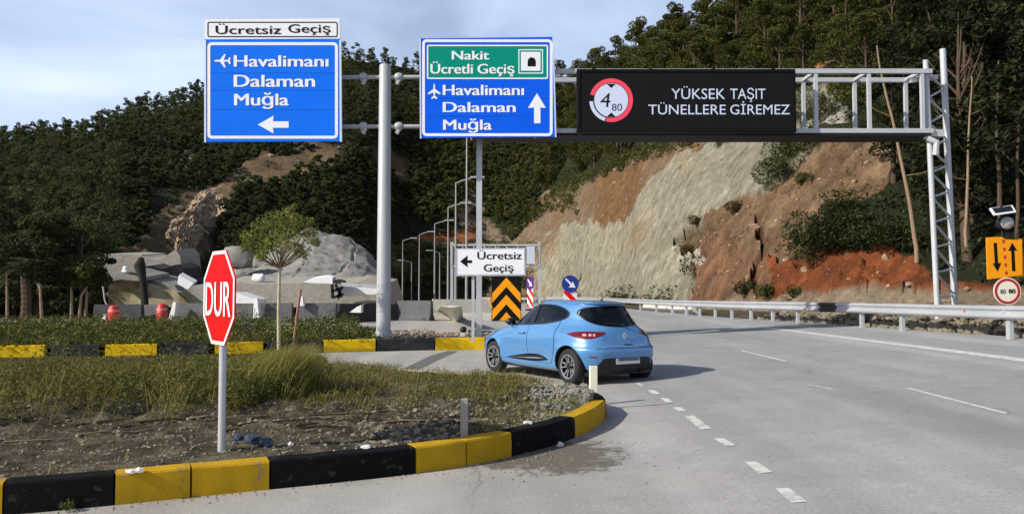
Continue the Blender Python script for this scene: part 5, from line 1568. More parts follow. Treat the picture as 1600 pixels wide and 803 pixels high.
SIDE_TOP = [(.80, .99), (.55, 1.13), (.28, 1.26), (-.02, 1.345), (-.40, 1.365), (-.75, 1.35), (-1.03, 1.29), (-1.19, 1.20)]
def cut_curve(c, y0, y1, n=14):
    c = sorted(crom(c, 60), key=lambda p: -p[0]); ysx = [-p[0] for p in c]; zx = [p[1] for p in c]
    return [(y, float(np.interp(-y, ysx, zx))) for y in np.linspace(y0, y1, n)]
RB = [(-.56, 1.205), (-.52, 1.115), (-.44, 1.055), (-.26, 1.02), (0, 1.01), (.26, 1.02), (.44, 1.055), (.52, 1.115), (.56, 1.205)]
RT = [(-.56, 1.21), (-.515, 1.275), (-.44, 1.312), (-.26, 1.332), (0, 1.337), (.26, 1.332), (.44, 1.312), (.515, 1.275), (.56, 1.21)]
WB_ = [(-.58, 1.06), (-.3, 1.03), (0, 1.02), (.3, 1.03), (.58, 1.06)]
WT_ = [(-.47, 1.345), (-.25, 1.365), (0, 1.37), (.25, 1.365), (.47, 1.345)]
# ring angles that space the points evenly round a rounded outline
_ta = np.linspace(0, 2 * math.pi, 20001); _c, _s = np.cos(_ta), np.sin(_ta)
_x, _y = .86 * np.sign(_c) * np.abs(_c) ** .5, 1.9 * np.sign(_s) * np.abs(_s) ** .5
_l = np.concatenate([[0], np.cumsum(np.hypot(np.diff(_x), np.diff(_y)))])
# body shell
NTT = 176
ANG = np.interp(np.linspace(0, _l[-1], NTT, endpoint=False), _l, _ta)
zs = []
for a, b in zip(_z, _z[1:]): zs += [a, (a + b) / 2]
zs.append(_z[-1])
mb = MB(); vs, fs = [], []
for z in zs:
    yf, yr, W, nf, nr = lev(z)
    for k in range(NTT):
        a = ANG[k]; c, s = math.cos(a), math.sin(a)
        n = nf if s > 0 else nr
        x = W * math.copysign(abs(c) ** (2 / n), c); y = YC + ((yf - YC) if s > 0 else (YC - yr)) * math.copysign(abs(s) ** (2 / n), s)
        if abs(x) > .5 * W: x += flare(y, z) * math.copysign(1, x)
        elif s < 0: y += .018 * math.exp(-((z - .80) / .06) ** 2) * (1 - smooth(.45, .62, abs(x)))
        vs.append((x, y, z))
n = len(zs)
for i in range(n - 1):
    for k in range(NTT):
        k2 = (k + 1) % NTT; fs.append((i * NTT + k, i * NTT + k2, (i + 1) * NTT + k2, (i + 1) * NTT + k))
fs.append(tuple(range(NTT - 1, -1, -1))); fs.append(tuple((n - 1) * NTT + k for k in range(NTT)))
mb.add(vs, fs)
tmp = mb.build('body_raw', [MT['carpaint'], MT['black_plastic']], local=True)
cb_ = MB()
for ya in (AXF, AXR):
    for s in (-1, 1):
        cb_.lathe([(.355, -.2), (.355, .2)], 40, Matrix.Translation((s * .80, ya, WR + .012)) @ Matrix.Rotation(R(90), 4, 'Y'), 1, close=True)
cut = cb_.build('cut_raw', [MT['carpaint'], MT['black_plastic']], local=True)
# hollow cabin and window openings
cab = MB(); cv, cf = [], []
czs = [.80, .90, .98, 1.06, 1.14, 1.22, 1.30, 1.36, 1.395]
for z in czs:
    yf, yr, W, nf, nr = lev(max(z, .99))
    W -= .045; yf = min(yf, .98) - .06; yr += .06
    for k in range(48):
        a = 2 * math.pi * k / 48; c, q = math.cos(a), math.sin(a); n_ = nf if q > 0 else nr
        cv.append((W * math.copysign(abs(c) ** (2 / n_), c), YC + ((yf - YC) if q > 0 else (YC - yr)) * math.copysign(abs(q) ** (2 / n_), q), z))
for i in range(len(czs) - 1):
    for k in range(48): k2 = (k + 1) % 48; cf.append((i * 48 + k, i * 48 + k2, (i + 1) * 48 + k2, (i + 1) * 48 + k))
cf += [tuple(range(47, -1, -1)), tuple((len(czs) - 1) * 48 + k for k in range(48))]
cab.add(cv, cf, 1)
cuts = [cut, cab.build('cab_raw', [MT['carpaint'], MT['black_plastic']], local=True)]
def pane_curves(y0, y1):
    bt = [(y, z + .016) for y, z in cut_curve(SIDE_BOT, y0, y1)]; tp = [(y, z - .016) for y, z in cut_curve(SIDE_TOP, y0, y1)]
    return bt, [(y, max(z, b[1] + .004)) for (y, z), b in zip(tp, bt)]
PANES = [pane_curves(.58, -.12), pane_curves(-.22, -1.12)]
for bt, tp in PANES:
    for sd in (-1, 1):
        m_ = MB(); m_.prism([Vector((sd * .35, y, z)) for y, z in bt + tp[::-1]], (sd * .8, 0, 0), 1); cuts.append(m_.build('pane_raw', [MT['carpaint'], MT['black_plastic']], local=True))
m_ = MB(); m_.prism([Vector((x, -1.35, z)) for x, z in crom(RB, 24) + crom(RT, 24)[::-1][1:-1]], (0, -.9, 0), 1); cuts.append(m_.build('rear_raw', [MT['carpaint'], MT['black_plastic']], local=True))
m_ = MB(); m_.prism([Vector((x, -.05, z)) for x, z in crom(WB_, 16) + crom(WT_, 16)[::-1]], (0, 1.3, 0), 1); cuts.append(m_.build('front_raw', [MT['carpaint'], MT['black_plastic']], local=True))
for q in cuts:
    md = tmp.modifiers.new('b', 'BOOLEAN'); md.operation = 'DIFFERENCE'; md.object = q; md.solver = 'EXACT'; md.material_mode = 'INDEX'
dg = bpy.context.evaluated_depsgraph_get(); dg.update()
bme = bpy.data.meshes.new_from_object(tmp.evaluated_get(dg)); bme.name = 'body'
for o in [tmp] + cuts:
    d = o.data; bpy.data.objects.remove(o); bpy.data.meshes.remove(d)
for p in bme.polygons:
    if p.center.z < .20: p.material_index = 1
bme.polygons.foreach_set('use_smooth', [True] * len(bme.polygons)); bme.set_sharp_from_angle(angle=R(32))
link('body', bme, car)

def patch(bot, top, mapf, off, nu=24, nv=8, rim=.012, mbx=None, m=0):
    """panel lying on the body between two curves, raised by off, with its rim turned in"""
    b, t = crom(bot, nu), crom(top, nu)
    def at(a, c):
        e = .004
        p = mapf(a, c); pa = mapf(a + e, c) - p; pc = mapf(a, c + e) - p
        nrm = pa.cross(pc)
        if nrm.length < 1e-9: nrm = Vector((p.x, p.y, 0))
        nrm.normalize()
        ctr = Vector((0, YC, .7))
        if nrm.dot(p - ctr) < 0: nrm = -nrm
        return p, nrm
    rows = []
    for j in range(nv + 1):
        v = j / nv; r = []
        for i in range(nu + 1):
            a, c = b[i][0] + (t[i][0] - b[i][0]) * v, b[i][1] + (t[i][1] - b[i][1]) * v
            p, q = at(a, c); r.append(p + q * off)
        rows.append(r)
    mb = mbx or MB(); base = len(mb.v)
    mb.grid(rows, m)
    # rim
    loop = [(0, i) for i in range(nu + 1)] + [(j, nu) for j in range(1, nv + 1)] + [(nv, i) for i in range(nu - 1, -1, -1)] + [(j, 0) for j in range(nv - 1, 0, -1)]
    ring = [rows[j][i] for j, i in loop]
    low = []
    for (j, i), p in zip(loop, ring):
        v = j / nv; a, c = b[i][0] + (t[i][0] - b[i][0]) * v, b[i][1] + (t[i][1] - b[i][1]) * v
        q = at(a, c)[1]; low.append(p - q * (off + rim))
    k = len(ring)
    mb.add(ring + low, [(i, (i + 1) % k, k + (i + 1) % k, k + i) for i in range(k)], m)
    return mb
def smap(s): return lambda y, z: Vector((s * side_x(y, z), y, z))
rmap = lambda x, z: Vector((x, rear_y(x, z), z))
def amap(s): return lambda t, z: ang_pt(t, z, s)

for s in (-1, 1):
    # black frame round the side glass: thin rings lying on the body
    for (bt, tp), (y0, y1) in zip(PANES, ((.70, -.145), (-.19, -1.17))):
        ring_mb = MB()
        ob = [(y, z - .02) for y, z in cut_curve(SIDE_BOT, y0, y1)]; ot = [(y, z + .012) for y, z in cut_curve(SIDE_TOP, y0, y1)]
        outer = ob + ot[::-1]; inner = bt + tp[::-1]
        f_ = lambda y, z, d: Vector((s * (side_x(y, z) + d), y, z))
        vsr = [f_(*p, .004) for p in outer] + [f_(*p, .004) for p in inner]; k_ = len(outer)
        ring_mb.add(vsr, [(i, (i + 1) % k_, k_ + (i + 1) % k_, k_ + i) for i in range(k_)]); ring_mb.build('window_surround', MT['black_gloss'], car, local=True)
        pm = MB(); rows_ = []
        for v in np.linspace(0, 1, 7): rows_.append([f_(b[0] + (t_[0] - b[0]) * v, b[1] + (t_[1] - b[1]) * v, -.008) for b, t_ in zip(bt, tp)])
        pm.grid(rows_); pm.build('side_window', MT['car_glass'], car, local=True, smooth_angle=50)
    patch([(-.085, .975), (-.16, .98), (-.235, .985)], [(-.075, 1.368), (-.16, 1.374), (-.25, 1.378)], smap(s), .005, 6, 6).build('pillar_trim', MT['black_gloss'], car, local=True)
    # doors: thin skins with a dark gap round them
    for nm, y0, y1, hy in (('door', .84, -.13, .02), ('door', -.145, -1.02, None)):
        rearcut = (lambda z: max(0, .52 - z) * .0)
        zt = cut_curve([(y, z - .03) for y, z in SIDE_BOT], min(y0, .8), y1, 12)
        bt = [(y, .335) for y in np.linspace(y0, y1, 12)]
        if y1 < -.5:
            # the wheel arch cuts the rear lower corner
            bt = [(y, .335 if y > -.93 else .335 + (-.93 - y) * 3.2) for y, _ in bt]
        tpz = [(bt[i][0], zt[i][1]) for i in range(12)]
        gap = patch([(a + .009 * (1 if i < 1 else (-1 if i > 10 else 0)), c - .007) for i, (a, c) in enumerate(bt)], [(a + .009 * (1 if i < 1 else (-1 if i > 10 else 0)), c + .005) for i, (a, c) in enumerate(tpz)], smap(s), .0036, 30, 18)
        gp_ = patch(bt, tpz, smap(s), .0062, 30, 18)
        d = gp_.build('door', MT['carpaint'], car, local=True, smooth_angle=60)
        gap.build('door_seal', MT['black_plastic'], d, local=True, smooth_angle=60)
        hb = MB(); hy_ = y1 + .10 if y1 > -.5 else None
        if hy_:
            x = side_x(hy_, .835)
            hb.box((s * (x + .016), hy_ + .09, .835), (.03, .19, .035)); hb.build('handle', MT['carpaint'], d, local=True, bevel=.008)
            hb = MB(); hb.box((s * (x + .012), hy_ - .03, .838), (.014, .05, .022)); hb.build('lock_cover', MT['black_plastic'], d, local=True, bevel=.004)
    # black sill blade with chrome line
    patch([(.62, .345), (.3, .335), (-.1, .335), (-.5, .345), (-.82, .385)], [(.62, .35), (.3, .40), (-.1, .455), (-.5, .47), (-.82, .40)], smap(s), .009, 24, 5).build('sill_trim', MT['black_gloss'], car, local=True, smooth_angle=50)
    patch([(.52, .356), (.2, .362), (-.1, .372), (-.4, .388), (-.68, .405)], [(.52, .361), (.2, .374), (-.1, .388), (-.4, .404), (-.68, .410)], smap(s), .014, 20, 2).build('sill_chrome', MT['chrome'], car, local=True, smooth_angle=50)
    # mirror
    mbm = MB(); x = side_x(.66, 1.0)
    M = Matrix.Translation((s * (x + .13), .66, 1.02)) @ Matrix.Diagonal((.105, .075, .075, 1))
    mbm.lathe([(0.0, -1), (.55, -.85), (.95, -.3), (1.0, .2), (.8, .75), (.4, .96), (0, 1)], 16, M)
    mi = mbm.build('mirror', MT['black_gloss'], car, local=True, smooth_angle=60)
    mbm = MB(); mbm.hexa([Vector((s * (x + a), y, z)) for a, y, z in ((-.06, .60, .95), (.09, .62, .965), (.09, .70, .965), (-.06, .76, .95), (-.06, .62, .99), (.09, .63, 1.0), (.09, .69, 1.0), (-.06, .72, .99))]); mbm.build('mirror_stalk', MT['black_gloss'], mi, local=True)
    # tail lamps wrapping the corner
    bt = [(27, .865), (36, .815), (46, .795), (56, .80), (66, .825), (73, .865), (75.5, .90)]
    tp = [(27, .875), (36, .905), (46, .918), (56, .920), (66, .917), (73, .912), (75.5, .905)]
    tl = patch(bt, tp, amap(s), .006, 26, 8).build('tail_lamp', MT['lamp_red'], car, local=True, smooth_angle=50)
    ll = MB()
    for a, b in ((46, 51), (54, 58), (60, 63)): patch([(a, .842), (b, .842)], [(a, .878), (b, .878)], amap(s), .009, 6, 4, mbx=ll)
    ll.build('reversing_lens', MT['lamp_clear'], tl, local=True)
    # side crease under the lamp, bumper reflector
    patch([(52, .50), (58, .495), (64, .49)], [(52, .515), (58, .512), (64, .508)], amap(s), .006, 8, 2).build('reflector', MT['lamp_red'], car, local=True)
    # headlamps
    hl = MB(); hmap = lambda y, z: Vector((s * side_x(y, z), y, z))
    patch([(1.92, .66), (1.80, .66), (1.62, .71), (1.45, .78)], [(1.92, .675), (1.80, .75), (1.62, .80), (1.45, .80)], hmap, .006, 14, 5, mbx=hl)
    hl.build('headlamp', MT['headlamp'], car, local=True, smooth_angle=50)

# windscreen and rear window
fmap = lambda x, z: Vector((x, YC + (lev(z)[0] - YC) * max(0, 1 - min(1, abs(x) / lev(z)[2]) ** lev(z)[3]) ** (1 / lev(z)[3]), z))
def pane(bc, tc_, mapf, nm, dy):
    b_, t_ = crom(bc, 28), crom(tc_, 28); m_ = MB()
    m_.grid([[mapf(p[0] + (q[0] - p[0]) * v, p[1] + (q[1] - p[1]) * v) + Vector((0, dy, 0)) for p, q in zip(b_, t_)] for v in np.linspace(0, 1, 8)])
    return m_.build(nm, MT['car_glass'], car, local=True, smooth_angle=50)
pane(WB_, WT_, fmap, 'windscreen', -.006)
pane(RB, RT, rmap, 'rear_window', .006)
m_ = MB(); o_ = crom(RB, 28) + crom(RT, 28)[::-1][1:-1]; c_ = (0, 1.18)
k_ = len(o_); big = [(c_[0] + (x - c_[0]) * 1.02, c_[1] + (z - c_[1]) * 1.10) for x, z in o_]
m_.add([rmap(*p) + Vector((0, -.004, 0)) for p in big] + [rmap(*p) + Vector((0, -.004, 0)) for p in o_], [(i, (i + 1) % k_, k_ + (i + 1) % k_, k_ + i) for i in range(k_)]); m_.build('rear_window_frame', MT['black_gloss'], car, local=True)
# seats and wheel inside the cabin
for x, y in ((-.36, .02), (.36, .02), (-.36, -.95), (.36, -.95)):
    m_ = MB(); m_.hexa([Vector((x + a, y + b, z)) for z, e in ((.82, 0), (.99, -.05)) for a, b in ((-.22, -.07 + e), (.22, -.07 + e), (.22, .07 + e), (-.22, .07 + e))])
    st_ = m_.build('seat', MT['black_plastic'], car, local=True, bevel=.03)
    m_ = MB(); m_.box((x, y - .07, 1.055), (.22, .08, .13)); m_.build('headrest', MT['black_plastic'], st_, local=True, bevel=.03)
m_ = MB(); M_ = Matrix.Translation((-.36, .52, .98)) @ Matrix.Rotation(R(65), 4, 'X'); m_.lathe([(.175, -.012), (.19, 0), (.175, .012), (.16, 0), (.175, -.012)], 20, M_); m_.build('steering_wheel', MT['black_plastic'], car, local=True)
wp = MB()
p0, p1 = rmap(.04, 1.02) + Vector((0, -.025, 0)), rmap(-.30, 1.055) + Vector((0, -.022, 0))
wp.tube([p0, p0.lerp(p1, .5) + Vector((0, -.012, .01)), p1], .011, 6); wp.lathe([(0, -.02), (.03, -.02), (.03, .02), (0, .03)], 12, Matrix.Translation(p0) @ Matrix.Rotation(R(80), 4, 'X')); wp.build('wiper', MT['black_plastic'], car, local=True)
# spoiler lip over the rear window
sp_m = MB(); sec = []
for x in np.linspace(-.56, .56, 21):
    e = 1 - (abs(x) / .60) ** 3
    y = rear_y(x, 1.385); z = 1.385
    sec.append([Vector((x, y + .10, 1.425 - .02 * (1 - e))), Vector((x, y - .02 - .055 * e, 1.405)), Vector((x, y - .02 - .055 * e, 1.392)), Vector((x, y + .04, 1.36))])
sp_m.grid(sec); sp_m.build('spoiler', MT['carpaint'], car, local=True, smooth_angle=50)
bl = MB(); bl.box((0, rear_y(0, 1.385) - .073, 1.384), (.3, .008, .012)); bl.build('brake_lamp', MT['lamp_red'], car, local=True)
# lower rear: black valance, plate, creases, badge, emblem
patch([(-.66, .225), (-.3, .215), (0, .215), (.3, .215), (.66, .225)], [(-.50, .46), (-.42, .475), (0, .48), (.42, .475), (.50, .46)], rmap, .010, 30, 8).build('rear_valance', MT['black_plastic'], car, local=True, smooth_angle=50)
pb = MB(); yb = rear_y(0, .42) - .018; pb.box((0, yb, .425), (.52, .012, .112), rot=Matrix.Rotation(R(-6), 3, 'X')); pl = pb.build('number_plate', MT['plate'], car, local=True, bevel=.004)
pb = MB(); pb.box((0.02, yb - .0075, .447), (.44, .004, .05), rot=Matrix.Rotation(R(-6), 3, 'X')); pb.build('plate_shadow_band', MT['plate_shadow'], pl, local=True)
patch([(-.46, .668), (-.2, .664), (0, .663), (.2, .664), (.46, .668)], [(-.46, .674), (-.2, .671), (0, .670), (.2, .671), (.46, .674)], rmap, .010, 20, 2).build('tailgate_edge', MT['sign_back'], car, local=True)
pb = MB(); pb.box((.05, rear_y(0, .695) - .006, .695), (.16, .012, .018)); pb.build('tailgate_handle', MT['black_plastic'], car, local=True)
seam = MB()
patch([(-.62, .640), (-.3, .636), (0, .636), (.3, .636), (.62, .640)], [(-.62, .645), (-.3, .641), (0, .641), (.3, .641), (.62, .645)], rmap, .0025, 24, 2, mbx=seam); seam.build('tailgate_seam', MT['black_plastic'], car, local=True)
em = MB(); ey = rear_y(0, .845) - .006; cz_ = .845
o_ = [Vector((a * .046, ey - .006, cz_ + b * .062)) for a, b in ((0, -1), (1, 0), (0, 1), (-1, 0))]; i_ = [Vector((a * .018, ey - .006, cz_ + b * .026)) for a, b in ((0, -1), (1, 0), (0, 1), (-1, 0))]
em.ring(o_, i_, (0, .014, 0)); em.build('emblem', MT['chrome'], car, local=True, bevel=.003)
ex = MB(); ex.tube([(.0, -1.28, 1.44), (.0, -1.30, 1.47), (.0, -1.36, 1.52)], [.03, .012, .006], 8); ex.build('antenna', MT['black_plastic'], car, local=True)
ub = MB(); ub.box((0, -.1, .20), (1.4, 3.4, .06)); ub.build('underbody', MT['black_plastic'], car, local=True)
ub = MB(); ub.tube([(.35, -1.5, .23), (.35, -1.97, .225)], .028, 10); ub.build('exhaust', MT['dark_steel'], car, local=True)

# wheels
MT['rim_alloy'] = mat('dark_machined_alloy', (.40, .40, .41), .35, .6, .05, 10)
def wheel(x, y, s, steer=0):
    M = Matrix.Translation((x, y, WR)) @ Matrix.Rotation(steer, 4, 'Z') @ Matrix.Rotation(R(90 * s), 4, 'Y')      # local +z points outwards
    t = MB(); t.lathe([(.205, -.095), (.25, -.1), (.295, -.085), (.311, -.06), (.312, 0), (.311, .06), (.295, .085), (.25, .1), (.212, .094), (.205, .085)], 40, M)
    wh = t.build('wheel', MT['rubber'], car, local=True, smooth_angle=40)
    r = MB(); r.lathe([(.206, -.09), (.19, -.05), (.185, .03), (.0, .035)], 40, M); r.build('rim_well', MT['black_plastic'], wh, local=True, smooth_angle=40)
    r = MB(); r.lathe([(.211, .093), (.208, .097), (.192, .094), (.188, .075)], 40, M)
    for k in range(5):
        a0 = 2 * math.pi * k / 5 + .2
        for e in (-.2, .2):
            def q(rad, an, z): return M @ Vector((rad * math.cos(an), rad * math.sin(an), z))
            w0, w1 = .13, .05
            pts = [q(.055, a0 + e * .9 - w0, .062), q(.055, a0 + e * .9 + w0, .062), q(.195, a0 + e * 1.25 + w1, .088), q(.195, a0 + e * 1.25 - w1, .088)]
            low = [q(.055, a0 + e * .9 - w0, .03), q(.055, a0 + e * .9 + w0, .03), q(.195, a0 + e * 1.25 + w1, .05), q(.195, a0 + e * 1.25 - w1, .05)]
            r.hexa(low + pts)
    r.build('rim', MT['rim_alloy'], wh, local=True, smooth_angle=30)
    r = MB(); r.lathe([(.062, .03), (.06, .068), (.045, .075), (.028, .07), (0, .072)], 20, M); r.build('hub_cap', MT['black_gloss'], wh, local=True, smooth_angle=40)
for x, y, s, st in ((-.745, AXR, -1, 0), (.745, AXR, 1, 0), (-.745, AXF, -1, R(3)), (.745, AXF, 1, R(3))): wheel(x, y, s, st)

# ================================================================== VEGETATION
def unit(n):
    v = RNG.normal(size=(n, 3)); return v / np.linalg.norm(v, axis=1, keepdims=True)
def leaves(c, s, up=.35, asp=.36):
    """diamond leaves (n,4,3) centred on c with half length s"""
    n = len(c)
    nr = unit(n); nr[:, 2] = np.abs(nr[:, 2]) + up; nr /= np.linalg.norm(nr, axis=1, keepdims=True)
    a = np.cross(nr, unit(n)); a /= np.linalg.norm(a, axis=1, keepdims=True) + 1e-9
    b = np.cross(nr, a)
    s = (np.ones(n) * s * 1.18 * RNG.uniform(.6, 1.35, n))[:, None]
    return np.stack([c + a * s, c + b * s * asp, c - a * s, c - b * s * asp], axis=1)
def blob(n, r, flat_=1.0, shell=.55):
    d = unit(n); k = (shell + (1 - shell) * RNG.random(n)) ** .6
    p = d * (k * r)[:, None]; p[:, 2] *= flat_
    return p
def pine_points(h, r, base, nl, per, narrow=.5):
    """leaf positions of a loose, lumpy pine crown"""
    out = []; ctr = []
    for i in range(nl):
        t = (i + RNG.random()) / nl
        z = base + (h - base) * (t * .92)
        rad = r * (1 - narrow * t) * RNG.uniform(.35, .95) * (1 if t > .15 else .7)
        a = RNG.uniform(0, 2 * math.pi)
        c = np.array([rad * math.cos(a), rad * math.sin(a), z])
        lr = r * RNG.uniform(.24, .46) * (1 - .3 * t)
        out.append(blob(int(per * RNG.uniform(.7, 1.3)), lr, .62) + c); ctr.append(c)
    out.append(blob(per, r * .26, .9) + np.array([0, 0, h - r * .2])); ctr.append(np.array([0, 0, h - r * .3]))
    return np.concatenate(out), ctr
def trunk_mesh(h, r, ctr, base, material, bend=.3):
    mb = MB()
    bx, by = random.uniform(-bend, bend), random.uniform(-bend, bend)
    pt = lambda t: Vector((bx * math.sin(t * 2.6), by * math.sin(t * 2.1 + .4) - by * math.sin(.4), h * t))
    mb.tube([pt(t) for t in np.linspace(-.04, .95, 9)], [r * (1.25 - 1.15 * t) for t in np.linspace(0, 1, 9)], 8)
    for c in ctr:
        t0 = max(base * .85 / h, (c[2] - .22 * h) / h)
        a = pt(min(.9, t0)); b = Vector(c)
        mb.tube([a, a.lerp(b, .5) + Vector((0, 0, -.06 * h * .3)), b], [r * .32, r * .2, r * .08], 5)
    return mb.mesh('trunk', material, smooth_angle=60)
CHILD = {}
def tree_proto(name, h, r, base, nl, per, ls, leafm, narrow=.5, tr=.16, bark=None):
    pts, ctr = pine_points(h, r, base, nl, per, narrow)
    return dict(name=name, crown=np_mesh('crown', leaves(pts, ls), 4, leafm), trunk=trunk_mesh(h, tr, ctr, base, bark or MT['bark']), h=h)
def place(pr, loc, sc, rz, label, group, cat='tree', name=None, tilt=0):
    o = thing(name or pr['name'], label, cat, loc, rz, group)
    o.scale = (sc, sc, sc * random.uniform(.92, 1.1))
    if tilt: o.rotation_euler.x = tilt
    for k in ('trunk', 'crown'): link(k, pr[k], o)
    return o

def hill_random(ok, n):
    """n random spots on the hillside, spread evenly over its area, as (point, px, py)"""
    w = AREA.copy().ravel(); w /= w.sum()
    out = []
    idx = RNG.choice(len(w), size=n, p=w)
    for q in idx:
        i, k = divmod(int(q), NV); u, v = RNG.random(), RNG.random()
        p = (pos[i, k] * (1 - u) + pos[i + 1, k] * u) * (1 - v) + (pos[i, k + 1] * (1 - u) + pos[i + 1, k + 1] * u) * v
        zz = zone[i, k]
        px, py = project(p)
        if ok(zz, px, py, p): out.append((Vector(p), px, py, k))
    return out
def spread(cands, dist):
    cell = {}; out = []
    for c in cands:
        p = c[0]; d = dist(c) if callable(dist) else dist
        ix, iy = int(p.x // 3), int(p.y // 3); ok = True; rr = int(d // 3) + 1
        for a in range(ix - rr, ix + rr + 1):
            for b in range(iy - rr, iy + rr + 1):
                for q in cell.get((a, b), ()):
                    if (q.x - p.x) ** 2 + (q.y - p.y) ** 2 < d * d: ok = False; break
                if not ok: break
            if not ok: break
        if ok: cell.setdefault((ix, iy), []).append(p); out.append(c)
    return out

# --- prototypes
PN = [tree_proto('pine_tree', random.uniform(7, 9), random.uniform(2.7, 3.3), .9, 20, 240, .145, LF['pine'], random.uniform(.35, .55)) for _ in range(5)]
PD = [tree_proto('pine_tree', random.uniform(10, 12), random.uniform(2.8, 3.4), 2.6, 19, 230, .15, LF['pine_shaded'], .4, .18) for _ in range(3)]
PF = [tree_proto('pine_tree', random.uniform(6.5, 9), random.uniform(2.4, 3.2), .7, 18, 280, .135, LF['pine_far'], random.uniform(.3, .6)) for _ in range(5)]

def free(z, px, py, p): return z is None
# right hill wood (front facing the road)
cand = hill_random(lambda z, px, py, p: z is None and 850 < px < 1900 and py < 470 and not (1040 < px < 1260 and py > 215) and not (1255 < px < 1392 and 200 < py) and not (790 < px < 1260 and py > 330), 14000)
sel = spread(cand, lambda c: 3.0 if c[1] > 1380 else 3.4)
sel.sort(key=lambda c: c[0].y)
vis = [c for c in sel if -250 < c[2] and c[1] < 1720]
keep = vis[:200]
LBL = ('dark pine standing in the shaded wood at the right edge behind the lattice leg', 'olive green pine on the wooded ridge above the right cut slope')
for c in keep:
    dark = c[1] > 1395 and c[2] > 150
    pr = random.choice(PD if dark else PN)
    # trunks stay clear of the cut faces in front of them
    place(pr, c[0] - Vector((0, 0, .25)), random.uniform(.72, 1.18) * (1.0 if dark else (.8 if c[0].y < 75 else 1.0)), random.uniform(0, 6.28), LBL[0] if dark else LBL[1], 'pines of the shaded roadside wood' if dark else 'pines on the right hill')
rest_r = vis[270:]

# left hill wood: the nearest and the skyline trees one by one, the mass behind them as one wood
cand = hill_random(lambda z, px, py, p: z is None and -420 < px <= 850 and not (225 < px < 350 and 292 < py < 440) and not (585 < px < 860 and py > 352), 70000)
def scrub(c): return (560 < c[1] < 860 and c[2] > 180) or (190 < c[1] < 690 and c[2] > 225) or (640 < c[1] < 1000 and c[2] > 210)
sel = spread(cand, lambda c: 1.6 if scrub(c) else 2.0 + .0045 * c[0].y)
near_l = sorted([c for c in sel if c[0].y < 92 and not scrub(c)], key=lambda c: c[0].y)[:45]
sky_l = [c for c in sel if c[3] > NV - 9]
random.shuffle(sky_l); sky_l = sky_l[:42]
ids = set(id(c) for c in near_l + sky_l)
for c in near_l + sky_l:
    sk = c[3] > NV - 9
    place(random.choice(PF), c[0] - Vector((0, 0, .3)), random.uniform(.5, .85), random.uniform(0, 6.28),
          'dark pine standing on the skyline of the left hill' if sk else 'dark pine at the foot of the left wooded hill', 'skyline pines of the left hill' if sk else 'pines at the left hill foot')
mass = [c for c in sel if id(c) not in ids] + rest_r
arr = []; arr_s = []
for c in mass:
    far_ = c[0].y > 130
    h, r = random.uniform(4.0, 6.6), random.uniform(1.5, 2.3)
    if 190 < c[1] < 690 and c[2] > 225: h *= .42; r *= .62
    elif 640 < c[1] < 1000 and c[2] > 210: h *= .6; r *= .75
    pts, _ = pine_points(h, r, h * .12, 9 if far_ else 11, 48 if far_ else 65, random.uniform(.3, .6))
    (arr_s if scrub(c) and c[1] > 640 else arr).append(leaves(pts, .22 if far_ else .17) + np.array(c[0])[None, None, :] - np.array([0, 0, .3]))
wood = link('wooded_slope', np_mesh('wooded_slope', np.concatenate(arr), 4, LF['pine_far']))
tag(wood, 'dense dark pine wood covering the left hill and the saddle', 'woodland', kind='stuff')
# scrub hanging over the upper edge of the cut and growing in its left gully
for a_, b_ in zip([(1092, 221), (1040, 235), (1000, 251), (960, 267), (920, 280), (890, 290), (866, 314), (842, 334), (818, 354)], [(1040, 235), (1000, 251), (960, 267), (920, 280), (890, 290), (866, 314), (842, 334), (818, 354), (798, 374)]):
    for k in range(9):
        f = k / 9; c = hill_at(a_[0] + (b_[0] - a_[0]) * f + random.uniform(-5, 5), a_[1] + (b_[1] - a_[1]) * f + random.uniform(-14, 5)); r = random.uniform(.6, 1.5)
        arr_s.append(leaves(blob(150, r, .75) + np.array(c) + np.array([0, 0, .3]), .16))
for k in range(46):
    c = hill_at(random.uniform(862, 905) , random.uniform(282, 338)); r = random.uniform(.5, 1.1); arr_s.append(leaves(blob(120, r, .75) + np.array(c) + np.array([0, 0, .3]), .15))
for k in range(220):
    px, py = random.uniform(600, 830), random.uniform(384, 448)
    c = hill_at(px, py); r = random.uniform(.7, 1.8); arr_s.append(leaves(blob(60, r, .7) + np.array(c) + np.array([0, 0, .3]), .26))
tag(link('wooded_slope', np_mesh('wooded_slope', np.concatenate(arr_s), 4, LF['scrub'])), 'olive scrub wood on the slopes either side of the valley road', 'woodland', kind='stuff')
print('trees', len(keep), len(near_l), len(sky_l), 'mass', len(mass))

# undergrowth on the forest floor
arr = []
for c in spread(hill_random(lambda z, px, py, p: z is None and 560 < px < 1900 and p[1] < 150, 22000), 1.35):
    r = random.uniform(.6, 1.3); pts = blob(90, r, .7) + np.array(c[0])[None, :] + np.array([0, 0, .35])
    arr.append(leaves(pts, .12))
for c in spread(hill_random(lambda z, px, py, p: z is None and px <= 560, 9000), 2.2):
    r = random.uniform(.8, 1.5); pts = blob(34, r, .7) + np.array(c[0])[None, :] + np.array([0, 0, .3])
    arr.append(leaves(pts, .26))
for c in hill_random(lambda z, px, py, p: z in ('bare', 'patch', 'patch2', 'ledge', 'terrace') and RNG.random() < .5, 900):
    r = random.uniform(.4, 1.2); pts = blob(30, r, .6) + np.array(c[0])[None, :] + np.array([0, 0, .2])
    arr.append(leaves(pts, .26))
ug = link('undergrowth', np_mesh('undergrowth', np.concatenate(arr), 4, LF['shrub_dark'])); tag(ug, 'low dark scrub growing between the pines', 'undergrowth', kind='stuff')

